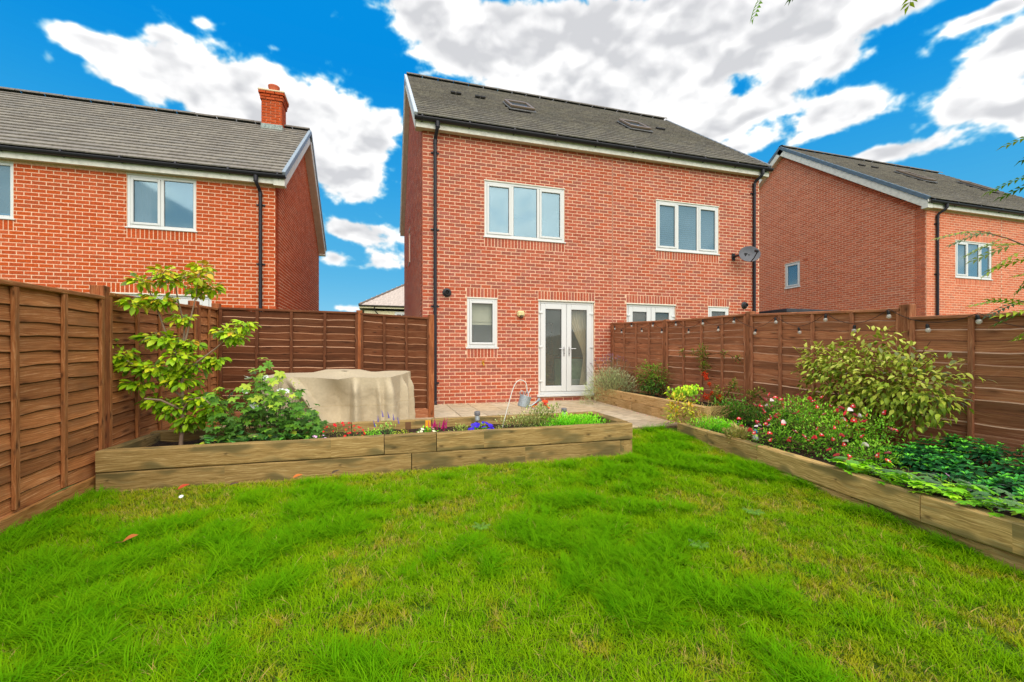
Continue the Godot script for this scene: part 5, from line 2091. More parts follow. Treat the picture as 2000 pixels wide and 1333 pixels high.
const LIME := [Color(0.42, 0.60, 0.07), Color(0.51, 0.69, 0.08), Color(0.60, 0.76, 0.09), Color(0.69, 0.80, 0.12), Color(0.78, 0.80, 0.15), Color(0.82, 0.66, 0.18)]
const MIDGREEN := [Color(0.26, 0.50, 0.18), Color(0.34, 0.61, 0.21), Color(0.41, 0.72, 0.23), Color(0.53, 0.80, 0.29), Color(0.66, 0.88, 0.34)]
const SHRUB := [Color(0.42, 0.52, 0.11), Color(0.52, 0.61, 0.14), Color(0.61, 0.68, 0.18), Color(0.70, 0.73, 0.25), Color(0.76, 0.78, 0.34)]
const DARKGREEN := [Color(0.14, 0.34, 0.18), Color(0.18, 0.44, 0.22), Color(0.23, 0.53, 0.26), Color(0.31, 0.66, 0.26), Color(0.47, 0.86, 0.23)]
const BRIGHT := [Color(0.31, 0.66, 0.11), Color(0.41, 0.80, 0.12), Color(0.53, 0.90, 0.15), Color(0.63, 0.92, 0.18)]
const SAGE := [Color(0.53, 0.58, 0.39), Color(0.63, 0.69, 0.47), Color(0.74, 0.79, 0.55), Color(0.82, 0.88, 0.66)]


func build_plants_left() -> void:
	# young magnolia
	var o := thing("young_tree", "young tree with lime green leaves in the left corner of the sleeper bed", "tree", Vector3(-1.87, 0.12, -4.92))
	var b := o.position
	var limbs := [
		[Vector3(-1.87, 0.10, -4.92), Vector3(-1.84, 0.40, -4.90), Vector3(-1.86, 0.75, -4.93), Vector3(-1.86, 1.05, -4.95), Vector3(-1.80, 1.30, -4.93), Vector3(-1.74, 1.55, -4.90), Vector3(-1.70, 1.82, -4.90)],
		[Vector3(-1.85, 0.82, -4.93), Vector3(-1.72, 0.95, -4.90), Vector3(-1.55, 1.08, -4.85), Vector3(-1.42, 1.20, -4.80), Vector3(-1.29, 1.32, -4.78)],
		[Vector3(-1.86, 0.62, -4.92), Vector3(-2.02, 0.78, -4.90), Vector3(-2.20, 0.92, -4.86), Vector3(-2.34, 1.02, -4.84), Vector3(-2.44, 1.12, -4.82)],
		[Vector3(-1.86, 1.02, -4.95), Vector3(-1.86, 1.30, -4.99), Vector3(-1.92, 1.55, -5.00), Vector3(-1.95, 1.76, -5.00)],
		[Vector3(-1.88, 0.95, -4.94), Vector3(-2.0, 1.22, -4.96), Vector3(-2.08, 1.48, -4.96), Vector3(-2.16, 1.70, -4.95)],
		[Vector3(-1.86, 0.45, -4.90), Vector3(-1.75, 0.60, -4.80), Vector3(-1.62, 0.62, -4.74), Vector3(-1.54, 0.55, -4.70)],
		[Vector3(-1.86, 0.50, -4.90), Vector3(-1.98, 0.60, -4.80), Vector3(-2.08, 0.62, -4.74)]]
	for i in limbs.size():
		var pts := []
		for p: Vector3 in limbs[i]:
			pts.append(p - b)
		var g := Geo.new()
		g.tube(pts, [0.019, 0.017, 0.014, 0.011, 0.008, 0.006, 0.004] if i == 0 else [0.011, 0.009, 0.007, 0.005, 0.003], 8)
		part(o, "trunk" if i == 0 else "branch", g.mesh(), mat("magnolia_bark", s8(150, 126, 106), 0.85, "grain", "grain", 1.0, 6.0))
	var clumps := [Vector3(-1.709, 1.868, 0.1), Vector3(-1.697, 1.752, 0.15), Vector3(-1.636, 1.671, 0.12), Vector3(-1.757, 1.651, 0.09), Vector3(-1.923, 1.713, 0.13), Vector3(-1.959, 1.78, 0.08), Vector3(-2.166, 1.695, 0.10), Vector3(-2.098, 1.541, 0.16), Vector3(-2.005, 1.517, 0.10), Vector3(-2.189, 1.483, 0.08), Vector3(-2.434, 1.115, 0.09), Vector3(-2.335, 1.009, 0.17), Vector3(-2.257, 0.914, 0.15), Vector3(-2.098, 1.173, 0.14), Vector3(-1.982, 1.146, 0.15), Vector3(-1.864, 1.356, 0.10), Vector3(-1.817, 1.12, 0.12), Vector3(-1.864, 0.995, 0.16), Vector3(-1.501, 1.236, 0.13), Vector3(-1.40, 1.195, 0.13), Vector3(-1.299, 1.304, 0.10), Vector3(-1.587, 0.967, 0.11), Vector3(-2.075, 0.872, 0.20), Vector3(-1.912, 0.857, 0.17), Vector3(-2.178, 0.737, 0.12), Vector3(-1.757, 0.897, 0.14), Vector3(-1.864, 0.759, 0.19), Vector3(-2.063, 0.571, 0.13), Vector3(-1.935, 0.498, 0.15), Vector3(-1.793, 0.577, 0.16), Vector3(-1.66, 0.587, 0.16), Vector3(-1.745, 0.408, 0.14), Vector3(-1.562, 0.50, 0.14), Vector3(-1.841, 0.342, 0.09)]
	var leaves := []
	var twigs := []
	for q: Vector3 in clumps:
		var depth := -4.92 + rnd(-0.08, 0.12)
		if q.x > -1.45:
			depth = -4.80
		var c := Vector3(q.x, q.y, depth)
		# the nearest point of the limbs feeds the clump
		var best := 99.0
		var from := c
		for l: Array in limbs:
			for p: Vector3 in l:
				if p.distance_to(c) < best:
					best = p.distance_to(c)
					from = p
		twigs.append(bend(from - b, c - b, 0.01, 4))
		var n := int(18 + 350.0 * q.z)
		for i in n:
			var d := ball()
			d.y = d.y * 0.6 + 0.1
			var p := c + d * Vector3(1.0, 0.75, 0.8) * q.z * pow(rng.randf(), 0.5) * 0.72 - b
			var dir := Vector3(d.x, -0.22 + d.y * 0.6, d.z + 0.45) + ball() * 0.5
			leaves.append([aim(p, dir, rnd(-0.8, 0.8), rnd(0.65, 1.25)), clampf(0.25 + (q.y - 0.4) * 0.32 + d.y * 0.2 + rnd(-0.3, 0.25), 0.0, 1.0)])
	stems(o, twigs, 0.005, 0.003, s8(140, 116, 90), "magnolia_twig")
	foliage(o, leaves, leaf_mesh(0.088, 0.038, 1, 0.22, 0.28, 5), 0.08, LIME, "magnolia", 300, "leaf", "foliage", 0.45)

	# japanese anemone
	o = thing("anemone_clump", "clump of lobed green leaves with white flowers on tall stalks beside the young tree", "flowering plant", Vector3(-1.05, 0.14, -4.85))
	b = o.position
	leaves = []
	var stalks := []
	var fn := noise(700, 2.0, 2)
	for i in 620:
		var x := rnd(-1.55, -0.62)
		var hmax := lerpf(0.44, 0.60, clampf((x + 1.5) / 0.5, 0, 1)) if x < -0.95 else lerpf(0.60, 0.28, clampf((x + 0.95) / 0.35, 0, 1))
		hmax *= 0.82 + 0.9 * fn.get_noise_2d(x * 3.0, 0.0) + 0.12 * rng.randf()
		var p := Vector3(x, 0.17 + hmax * pow(rng.randf(), 0.7), -4.85 + rnd(-0.25, 0.30) * (1.0 - 0.2 * absf(x + 1.05)))
		var d := Vector3((p.x + 1.08) * 1.2, -0.45 + rnd(-0.3, 0.3), (p.z + 4.95) * 2.0 + 0.45) + ball() * 0.45
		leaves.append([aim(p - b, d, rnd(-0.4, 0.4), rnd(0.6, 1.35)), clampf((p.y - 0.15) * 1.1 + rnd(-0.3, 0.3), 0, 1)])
		if i % 3 == 0:
			stalks.append(bend(Vector3(lerpf(p.x, -1.05, 0.5), 0.13, -4.88) - b, p - b, 0.02, 3))
	stems(o, stalks, 0.0035, 0.002, s8(92, 104, 50), "anemone_stalk")
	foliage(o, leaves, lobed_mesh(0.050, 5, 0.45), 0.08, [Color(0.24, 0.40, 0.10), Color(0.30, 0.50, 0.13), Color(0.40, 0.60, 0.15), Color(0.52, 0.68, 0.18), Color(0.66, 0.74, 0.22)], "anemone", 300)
	var spots := [Vector3(-1.262, 0.782, -4.80), Vector3(-1.285, 0.80, -4.83), Vector3(-1.285, 0.66, -4.78), Vector3(-1.165, 0.775, -4.8), Vector3(-1.16, 0.715, -4.8), Vector3(-1.185, 0.545, -4.65), Vector3(-1.17, 0.53, -4.64), Vector3(-1.12, 0.79, -4.85), Vector3(-0.98, 0.665, -4.8), Vector3(-0.93, 0.655, -4.82)]
	stalks = []
	var rel := []
	for p: Vector3 in spots:
		rel.append(p - b)
		stalks.append(bend(Vector3(-1.1 + rnd(-0.1, 0.1), 0.4, -4.85) - b, p - b, 0.02, 4))
	stems(o, stalks, 0.0025, 0.0015, s8(120, 128, 70), "anemone_flower_stalk")
	blossom(o, "flower", flower_mesh(0.032, 6, 0.25), "white_petal", s8(244, 246, 244), rel, 0.8, 1.15)
	rel = []
	for i in 70:
		rel.append(Vector3(rnd(-1.3, -0.82), rnd(0.58, 0.78), -4.82 + rnd(-0.08, 0.08)) - b)
	var buds := []
	var cols := []
	for p: Vector3 in rel:
		buds.append(Transform3D(Basis.from_scale(Vector3.ONE * rnd(0.005, 0.008)), p))
		cols.append(lin(214, 214, 130))
	var sg := Geo.new()
	sg.lathe([Vector2(0, -1), Vector2(0.8, -0.6), Vector2(1, 0), Vector2(0.8, 0.6), Vector2(0, 1)], 7)
	var bead := sg.mesh()
	stuff(o, "buds", bead, tinted("bud", Color.WHITE, 0.7), buds, cols)

	# low round leaves along the front of the bed
	o = thing("leafy_plant", "low plant with round pale green leaves at the front edge of the sleeper bed", "plant", Vector3(-1.2, 0.14, -4.62))
	b = o.position
	leaves = []
	for i in 130:
		var p := Vector3(rnd(-1.62, -0.62), 0.17 + rnd(0, 0.10), -4.60 + rnd(-0.14, 0.05))
		leaves.append([aim(p - b, Vector3(rnd(-1, 1), 0.35, rnd(-0.4, 1.0)), rnd(-0.3, 0.3), rnd(0.6, 1.1)), clampf(0.6 + rnd(-0.6, 0.4) - (p.x + 1.6) * 0.2, 0, 1)])
	foliage(o, leaves, lobed_mesh(0.05, 7, 0.18), 0.08, [Color(0.30, 0.55, 0.18), Color(0.39, 0.69, 0.25), Color(0.41, 0.74, 0.37), Color(0.60, 0.79, 0.25), Color(0.79, 0.86, 0.25)], "round_leaf", 130)

	# bedding plants, from left to right
	small_plant("red_bedding_plant", "low plant covered in small red flowers in the sleeper bed", Vector3(-0.40, 0.15, -4.72), Vector3(0.22, 0.14, 0.13), 420, 0.020, [Color(0.37, 0.44, 0.14), Color(0.48, 0.53, 0.18), Color(0.55, 0.60, 0.23)], flower_mesh(0.013, 5, 0.3), Color(0.84, 0.06, 0.12), 46, 0.10)
	small_plant("white_bedding_plant", "tiny plant with white and pink flowers left of the red-flowered plant", Vector3(-0.60, 0.15, -4.58), Vector3(0.09, 0.07, 0.05), 90, 0.018, MIDGREEN, flower_mesh(0.012, 5, 0.3), Color(0.88, 0.70, 0.84), 14, 0.06)
	small_plant("green_mound", "small bright green mound of tiny leaves right of the red flowers", Vector3(-0.13, 0.15, -4.66), Vector3(0.11, 0.10, 0.09), 420, 0.016, BRIGHT, null, Color.WHITE, 0, 0.0)
	var lav := small_plant("blue_salvia", "small plant with purple flower spikes in the middle of the sleeper bed", Vector3(0.02, 0.15, -4.86), Vector3(0.13, 0.15, 0.10), 320, 0.022, MIDGREEN, null, Color.WHITE, 0, 0.0)
	for p: Vector3 in [Vector3(-0.08, 0.16, 0.02), Vector3(-0.03, 0.21, 0.0), Vector3(0.03, 0.20, 0.02), Vector3(0.13, 0.14, 0.05), Vector3(0.08, 0.17, 0.0), Vector3(-0.11, 0.12, 0.06)]:
		spike(lav, p, 0.07, 0.011, s8(104, 92, 190))
	small_plant("yellow_green_mound", "small yellow-green mound of leaves beside the plant labels", Vector3(0.17, 0.15, -4.64), Vector3(0.14, 0.075, 0.09), 420, 0.017, [Color(0.58, 0.69, 0.14), Color(0.69, 0.79, 0.18), Color(0.81, 0.86, 0.25)], null, Color.WHITE, 0, 0.0)
	small_plant("white_primrose", "small plant with creamy white flowers left of the magenta spikes", Vector3(0.44, 0.16, -4.74), Vector3(0.10, 0.07, 0.07), 160, 0.024, BRIGHT, flower_mesh(0.014, 5, 0.25), Color(0.95, 0.95, 0.80), 14, 0.07)
	var cel := small_plant("celosia", "plant with upright magenta flower spikes in the sleeper bed", Vector3(0.56, 0.16, -4.80), Vector3(0.10, 0.05, 0.06), 90, 0.03, [Color(0.28, 0.30, 0.14), Color(0.41, 0.37, 0.18)], null, Color.WHITE, 0, 0.0)
	for i in 17:
		spike(cel, Vector3(rnd(-0.095, 0.10), rnd(0.02, 0.09), rnd(-0.05, 0.05)), rnd(0.06, 0.11), 0.012, s8(rnd(176, 206), 10, rnd(96, 120)))
	small_plant("wispy_plant", "wispy light green plant right of the magenta spikes", Vector3(0.82, 0.15, -4.76), Vector3(0.13, 0.10, 0.09), 420, 0.024, [Color(0.48, 0.58, 0.18), Color(0.60, 0.67, 0.28), Color(0.69, 0.74, 0.37)], null, Color.WHITE, 0, 0.0)
	small_plant("pansies", "violet blue pansies in front of the left solar light", Vector3(1.02, 0.16, -4.70), Vector3(0.13, 0.09, 0.08), 200, 0.028, MIDGREEN, flower_mesh(0.024, 5, 0.1, 1.3), Color(0.26, 0.14, 0.80), 22, 0.10)
	small_plant("golden_sedum", "tiny golden yellow sedum between the pansies and the variegated shrub", Vector3(1.21, 0.15, -4.66), Vector3(0.08, 0.06, 0.06), 260, 0.012, [Color(0.76, 0.69, 0.16), Color(0.88, 0.81, 0.21), Color(0.79, 0.60, 0.16)], null, Color.WHITE, 0, 0.0)
	var heb := small_plant("variegated_shrub", "small variegated green and cream shrub under the hanging watering can", Vector3(1.55, 0.16, -4.76), Vector3(0.34, 0.17, 0.15), 1300, 0.03, [Color(0.32, 0.41, 0.16), Color(0.46, 0.53, 0.23), Color(0.62, 0.67, 0.32), Color(0.79, 0.81, 0.51)], null, Color.WHITE, 0, 0.0)
	var add := []
	var ft := noise(720, 6.0, 2)
	mound(add, Vector3(0.20, 0.16, -0.02), Vector3(0.20, 0.13, 0.12), 700, 0.7, 1.2, 0.8, 0.0, ft)
	for i in 90:
		var t := rng.randf()
		add.append([aim(Vector3(0.28 + 0.12 * t, 0.16 + 0.13 * t, 0.0) + ball() * 0.03, Vector3(0.6, 1, 0.2) + ball() * 0.6, 0, rnd(0.7, 1.1)), rng.randf()])
	foliage(heb, add, leaf_mesh(0.03, 0.012, 0, 0.2, 0.1, 2), 0.03, [Color(0.32, 0.41, 0.16), Color(0.46, 0.53, 0.23), Color(0.62, 0.67, 0.32), Color(0.79, 0.81, 0.51)], "variegated_shrub", 0)
	small_plant("orange_begonia", "orange flowered plant behind the variegated shrub under the watering can spout", Vector3(1.80, 0.36, -4.98), Vector3(0.10, 0.07, 0.06), 70, 0.03, MIDGREEN, flower_mesh(0.034, 6, 0.5, 1.3), Color(0.95, 0.30, 0.06), 9, 0.08)
	small_plant("sedum_carpet", "bright green feathery mat of sedum at the right end of the sleeper bed", Vector3(2.12, 0.16, -4.72), Vector3(0.42, 0.13, 0.24), 3800, 0.028, BRIGHT, null, Color.WHITE, 0, 0.0)
	small_plant("grey_thyme", "small grey-green plant at the far right corner of the sleeper bed", Vector3(2.36, 0.18, -5.12), Vector3(0.16, 0.08, 0.08), 420, 0.014, [Color(0.37, 0.41, 0.25), Color(0.48, 0.51, 0.34), Color(0.44, 0.39, 0.32)], null, Color.WHITE, 0, 0.0)
	# plant labels
	for i in 2:
		var t := thing("plant_label", ["orange plant label stuck in the soil left of the magenta spikes", "brown plant label stuck in the soil by the yellow-green mound"][i], "plant label", [Vector3(0.47, 0.15, -4.97), Vector3(0.25, 0.15, -4.90)][i])
		var g := Geo.new()
		g.bev(Vector3(-0.03, 0.06, -0.002), Vector3(0.03, 0.14, 0.002), 0.0015)
		part(t, "tag", g.mesh(), mat("label_%d" % i, [s8(230, 160, 40), s8(112, 78, 50)][i], 0.5))
		g = Geo.new()
		g.box(Vector3(-0.006, -0.05, -0.002), Vector3(0.006, 0.06, 0.001))
		part(t, "spike", g.mesh(), mat("label_%d" % i, Color.WHITE))


func spike(o: Node3D, p: Vector3, h: float, r: float, col: Color) -> void:
	var g := Geo.new()
	for i in 7:
		var t := i / 6.0
		var rr := r * (1.0 - 0.75 * t)
		g.lathe([Vector2(rr * 0.4, h * t * 0.92), Vector2(rr, h * (t * 0.92 + 0.05)), Vector2(rr * 0.5, h * (t * 0.92 + 0.12)), Vector2(0, h * (t * 0.92 + 0.16))], 6)
	part(o, "flower_spike", g.mesh(), leaf_mat("spike_%s" % col.to_html(), col, 0.7), Transform3D(Basis.from_euler(Vector3(rnd(-0.25, 0.25), 0, rnd(-0.25, 0.25))), p))


func small_plant(called: String, label: String, at: Vector3, r: Vector3, n: int, leaf: float, palette: Array, bloom: Mesh, bloom_col: Color, blooms: int, lift: float) -> Node3D:
	var o := thing(called, label, "plant", at)
	var list := []
	var f := noise(800 + taken.size(), 7.0, 2)
	mound(list, Vector3(0, r.y * 0.25, 0), r, n, 0.7, 1.25, 0.7, 0.0, f)
	foliage(o, list, leaf_mesh(leaf, leaf * 0.42, 0, 0.2, 0.15, 2), leaf, palette, called, 0)
	if bloom:
		var spots := []
		for i in blooms:
			var d := ball()
			d.y = absf(d.y)
			spots.append(Vector3(d.x * r.x, r.y * 0.2 + d.y * r.y * 1.05 + 0.01, d.z * r.z + 0.01))
		blossom(o, "flower", bloom, called + "_petal", bloom_col, spots, 0.75, 1.15)
	var lines := []
	for i in 8:
		lines.append(bend(Vector3.ZERO, Vector3(rnd(-1, 1) * r.x * 0.6, r.y * 0.7, rnd(-1, 1) * r.z * 0.6), 0.0, 3))
	stems(o, lines, 0.003, 0.0015, palette[0].darkened(0.15), called + "_stem")
	return o


func build_plants_right() -> void:
	# lavender
	var o := thing("lavender_bush", "grey-green lavender bush spilling over the timber bed beside the french doors", "bush", Vector3(4.62, 0.26, -8.42))
	var list := []
	for i in 4200:
		var d := ball()
		d.y = absf(d.y) * 1.0 - 0.25
		var base := Vector3(d.x * 0.12, 0.0, d.z * 0.12)
		var k := rnd(0.45, 1.0)
		var p := base + Vector3(d.x * 0.56, d.y * 0.60 + 0.05, d.z * 0.46) * k
		if p.x < -0.25:
			p.y -= 0.25 * (absf(p.x) - 0.25) / 0.3
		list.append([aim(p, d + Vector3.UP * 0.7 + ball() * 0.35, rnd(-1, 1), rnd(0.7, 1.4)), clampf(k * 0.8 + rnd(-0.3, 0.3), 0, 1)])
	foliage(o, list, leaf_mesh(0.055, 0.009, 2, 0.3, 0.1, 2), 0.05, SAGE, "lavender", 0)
	var lines := []
	var heads := []
	var cols := []
	for i in 130:
		var d := ball()
		d.y = absf(d.y) + 0.5
		d = d.normalized()
		var tip := Vector3(d.x * 0.62, d.y * 0.74 + 0.03, d.z * 0.5)
		lines.append(bend(Vector3(d.x * 0.15, 0.02, d.z * 0.15), tip, 0.0, 3))
		heads.append(aim(tip, d, 0.0, rnd(0.7, 1.2)))
		cols.append(lin(rnd(120, 150), rnd(100, 120), rnd(120, 150)))
	stems(o, lines, 0.0022, 0.0014, s8(128, 130, 92), "lavender_stem")
	stuff(o, "flower_heads", leaf_mesh(0.05, 0.014, 0, 0.6, 0.0, 3), tinted("lavender_head", Color.WHITE, 0.8), heads, cols)

	# clipped bush
	o = thing("round_bush", "small clipped dark green bush in the timber bed against the right fence", "bush", Vector3(4.84, 0.25, -7.22))
	list = []
	var f := noise(810, 5.0, 2)
	mound(list, Vector3(0, 0.30, 0), Vector3(0.27, 0.33, 0.36), 2100, 0.7, 1.2, -0.3, 0.0, f)
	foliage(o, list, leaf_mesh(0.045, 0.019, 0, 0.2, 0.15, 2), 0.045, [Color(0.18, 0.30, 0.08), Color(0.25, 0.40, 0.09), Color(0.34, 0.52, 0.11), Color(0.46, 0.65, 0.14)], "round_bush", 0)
	stems(o, [bend(Vector3.ZERO, Vector3(0, 0.4, 0), 0.0, 3)], 0.012, 0.006, s8(86, 64, 44), "bush_stem")

	# firethorn against the fence
	o = thing("firethorn", "thin firethorn trained on the right fence with bunches of orange-red berries", "shrub", Vector3(4.98, 0.06, -5.85))
	var b := o.position
	var runs := [
		[Vector3(4.98, 0.05, -5.72), Vector3(5.02, 0.35, -5.80), Vector3(5.03, 0.62, -5.93), Vector3(5.04, 0.90, -6.0), Vector3(5.04, 1.19, -6.03)],
		[Vector3(5.04, 0.98, -6.02), Vector3(5.05, 1.05, -6.35), Vector3(5.05, 1.07, -6.72)],
		[Vector3(5.04, 1.03, -6.0), Vector3(5.05, 1.06, -5.65), Vector3(5.05, 0.98, -5.35), Vector3(5.05, 0.90, -5.26)],
		[Vector3(5.0, 0.20, -5.74), Vector3(5.0, 0.40, -5.52), Vector3(5.02, 0.62, -5.36)],
		[Vector3(5.0, 0.15, -5.72), Vector3(5.0, 0.35, -5.15), Vector3(5.02, 0.52, -4.85)]]
	for i in runs.size():
		var pts := []
		for p: Vector3 in runs[i]:
			pts.append(p - b)
		var g := Geo.new()
		g.tube(pts, [0.008, 0.006, 0.005, 0.004, 0.003], 6)
		part(o, "branch", g.mesh(), mat("firethorn_bark", s8(104, 74, 48), 0.85))
	list = []
	for q in [[Vector3(5.0, 1.12, -6.04), 0.10, 90], [Vector3(5.0, 0.98, -6.03), 0.12, 140], [Vector3(5.0, 0.82, -6.0), 0.10, 120], [Vector3(5.03, 1.06, -6.3), 0.06, 30], [Vector3(5.03, 1.07, -6.6), 0.06, 30], [Vector3(5.03, 1.05, -5.6), 0.05, 26], [Vector3(5.03, 0.97, -5.35), 0.06, 40], [Vector3(4.95, 0.40, -5.62), 0.16, 190], [Vector3(4.95, 0.25, -5.7), 0.18, 200], [Vector3(4.97, 0.48, -5.35), 0.14, 150], [Vector3(4.97, 0.60, -5.33), 0.07, 50], [Vector3(4.95, 0.42, -4.98), 0.12, 130], [Vector3(4.97, 0.50, -4.85), 0.08, 60]]:
		var tmp := []
		mound(tmp, q[0] - b, Vector3(0.06, q[1], q[1]), q[2], 0.7, 1.2, 0.5)
		list.append_array(tmp)
	foliage(o, list, leaf_mesh(0.042, 0.018, 0, 0.2, 0.1, 2), 0.04, [Color(0.25, 0.34, 0.10), Color(0.34, 0.46, 0.12), Color(0.46, 0.55, 0.16), Color(0.60, 0.62, 0.21)], "firethorn", 0)
	var sg := Geo.new()
	sg.lathe([Vector2(0, -1), Vector2(0.75, -0.65), Vector2(1, 0), Vector2(0.75, 0.65), Vector2(0, 1)], 8)
	var bead := sg.mesh()
	var berries := []
	var cols2 := []
	for q in [[Vector3(4.98, 0.71, -5.96), 0.075, 60], [Vector3(4.98, 0.64, -5.92), 0.05, 26], [Vector3(4.98, 0.56, -5.86), 0.045, 22], [Vector3(4.94, 0.42, -5.75), 0.05, 30], [Vector3(4.93, 0.36, -5.86), 0.08, 60], [Vector3(4.93, 0.37, -5.58), 0.075, 62], [Vector3(4.93, 0.24, -5.62), 0.06, 34], [Vector3(4.93, 0.15, -5.55), 0.07, 34]]:
		for i in int(q[2]):
			var d := ball()
			berries.append(Transform3D(Basis.from_scale(Vector3.ONE * rnd(0.0075, 0.0105)), q[0] - b + d * q[1] * Vector3(0.4, 0.8, 1.0) * pow(rng.randf(), 0.5)))
			cols2.append(lin(rnd(206, 238), rnd(46, 80), rnd(8, 24)))
	stuff(o, "berries", bead, tinted("berry", Color.WHITE, 0.35), berries, cols2)

	# lime leaved plant
	o = thing("lime_plant", "lime green leafy plant above the end of the timber bed, left of the orange berries", "plant", Vector3(4.55, 0.24, -5.75))
	b = o.position
	list = []
	for i in 190:
		var u := rnd(-1, 1)
		var p := Vector3(4.62 + rnd(-0.12, 0.1), 0.47 + 0.05 * sin(u * 3.0) + rnd(-0.08, 0.06), -6.0 + u * 0.30)
		list.append([aim(p - b, Vector3(-0.4, -0.4, u * 0.7 + 0.4) + ball() * 0.45, rnd(-0.3, 0.3), rnd(0.7, 1.2)), rng.randf()])
	for i in 60:
		var p := Vector3(4.55 + rnd(-0.08, 0.1), rnd(0.2, 0.45), -5.75 + rnd(-0.12, 0.12))
		list.append([aim(p - b, Vector3(-0.3, 0.2, 0.4) + ball() * 0.6, 0.0, rnd(0.6, 1.0)), rng.randf() * 0.6])
	foliage(o, list, leaf_mesh(0.07, 0.036, 0, 0.2, 0.25, 4), 0.07, [Color(0.51, 0.74, 0.07), Color(0.60, 0.86, 0.08), Color(0.72, 0.92, 0.11), Color(0.83, 0.92, 0.16)], "lime_plant", 250)
	lines = []
	for i in 7:
		lines.append(bend(Vector3(0, -0.1, 0.1), Vector3(rnd(-0.05, 0.1), 0.2, rnd(-0.45, 0.0)), 0.05, 4))
	stems(o, lines, 0.004, 0.002, s8(120, 130, 50), "lime_stem")

	# dying back perennial with straw stems
	o = thing("yellowing_plant", "yellowing plant with dry straw-coloured stems at the corner of the low right bed", "plant", Vector3(4.10, 0.06, -5.05))
	b = o.position
	list = []
	for q in [[Vector3(4.12, 0.33, -5.50), 0.12, 80], [Vector3(4.05, 0.20, -5.50), 0.12, 70], [Vector3(4.05, 0.28, -5.15), 0.08, 60], [Vector3(4.0, 0.12, -5.42), 0.13, 70], [Vector3(4.12, 0.14, -5.1), 0.12, 70]]:
		var tmp := []
		mound(tmp, q[0] - b, Vector3(q[1], q[1], q[1]), q[2], 0.7, 1.3, 0.3)
		list.append_array(tmp)
	foliage(o, list, leaf_mesh(0.06, 0.022, 0, 0.2, 0.3, 3), 0.06, [Color(0.53, 0.65, 0.16), Color(0.69, 0.76, 0.18), Color(0.83, 0.83, 0.23), Color(0.86, 0.69, 0.21)], "yellowing", 0)
	lines = []
	for i in 46:
		var p := Vector3(rnd(-0.1, 0.12), 0.0, rnd(-0.2, 0.25))
		lines.append(bend(p, p + Vector3(rnd(-0.18, 0.1), rnd(0.06, 0.36), rnd(-0.3, 0.35)), rnd(0.0, 0.06), 4))
	stems(o, lines, 0.0035, 0.002, s8(214, 184, 112), "straw_stem")

	# low evergreen shrubs
	small_plant("low_shrub", "low dark green shrub below the orange berries in the right bed", Vector3(4.62, 0.06, -4.95), Vector3(0.26, 0.30, 0.42), 2600, 0.035, [Color(0.14, 0.28, 0.09), Color(0.21, 0.39, 0.11), Color(0.30, 0.53, 0.14), Color(0.41, 0.65, 0.16)], null, Color.WHITE, 0, 0.0)
	small_plant("low_shrub", "low spreading dark shrub against the fence, left of the pink and red flowers", Vector3(4.72, 0.10, -4.42), Vector3(0.24, 0.24, 0.38), 2000, 0.04, [Color(0.12, 0.25, 0.10), Color(0.18, 0.36, 0.12), Color(0.28, 0.46, 0.14), Color(0.41, 0.58, 0.18)], null, Color.WHITE, 0, 0.0)
	small_plant("heather_mat", "bright green mat of small leaves along the edge of the low right bed", Vector3(4.08, 0.05, -4.62), Vector3(0.26, 0.13, 0.46), 3000, 0.026, BRIGHT, flower_mesh(0.010, 5, 0.3), Color(0.86, 0.80, 0.84), 16, 0.05)
	small_plant("grassy_tuft", "straw and green grassy tuft beside the blue garden ornament", Vector3(3.86, 0.05, -4.05), Vector3(0.16, 0.12, 0.16), 700, 0.05, [Color(0.51, 0.53, 0.23), Color(0.65, 0.65, 0.32), Color(0.74, 0.69, 0.41)], null, Color.WHITE, 0, 0.0)

	# big oval-leaved shrub against the fence
	o = thing("broad_shrub", "broad olive green shrub spread against the right fence behind the red and white flowers", "shrub", Vector3(4.80, 0.05, -3.35))
	b = o.position
	list = []
	f = noise(830, 2.6, 3)
	for q in [[Vector3(4.72, 0.72, -3.40), Vector3(0.36, 0.42, 0.62), 1250], [Vector3(4.72, 0.70, -2.95), Vector3(0.34, 0.34, 0.48), 850], [Vector3(4.80, 0.95, -3.75), Vector3(0.24, 0.22, 0.36), 330], [Vector3(4.85, 1.14, -3.24), Vector3(0.16, 0.16, 0.20), 90], [Vector3(4.85, 1.08, -3.52), Vector3(0.16, 0.16, 0.20), 70], [Vector3(4.80, 1.00, -2.98), Vector3(0.20, 0.14, 0.22), 90], [Vector3(4.62, 0.62, -2.62), Vector3(0.24, 0.20, 0.20), 120], [Vector3(4.62, 0.42, -2.72), Vector3(0.18, 0.12, 0.16), 50], [Vector3(4.66, 0.50, -3.40), Vector3(0.3, 0.3, 0.4), 220], [Vector3(4.86, 1.02, -4.02), Vector3(0.12, 0.08, 0.14), 40]]:
		var tmp := []
		mound(tmp, q[0] - b, q[1], q[2], 0.6, 1.25, -0.40, 0.12, f)
		list.append_array(tmp)
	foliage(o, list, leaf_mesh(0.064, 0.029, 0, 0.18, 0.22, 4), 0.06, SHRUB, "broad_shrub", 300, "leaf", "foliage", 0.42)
	for i in 9:
		var tip := Vector3(rnd(-0.2, 0.1), rnd(0.6, 1.1), lerpf(-0.7, 0.7, i / 8.0))
		var g := Geo.new()
		g.tube(bend(Vector3(0, 0, rnd(-0.1, 0.1)), tip, 0.05, 6), [0.011, 0.009, 0.008, 0.006, 0.005, 0.004, 0.003], 6)
		part(o, "branch", g.mesh(), mat("shrub_bark", s8(96, 66, 46), 0.85))

	# red and white flowered sage
	o = thing("flowering_sage", "loose bush of tiny leaves dotted with red and white flowers spilling over the right bed", "flowering shrub", Vector3(4.10, 0.04, -3.25))
	b = o.position
	list = []
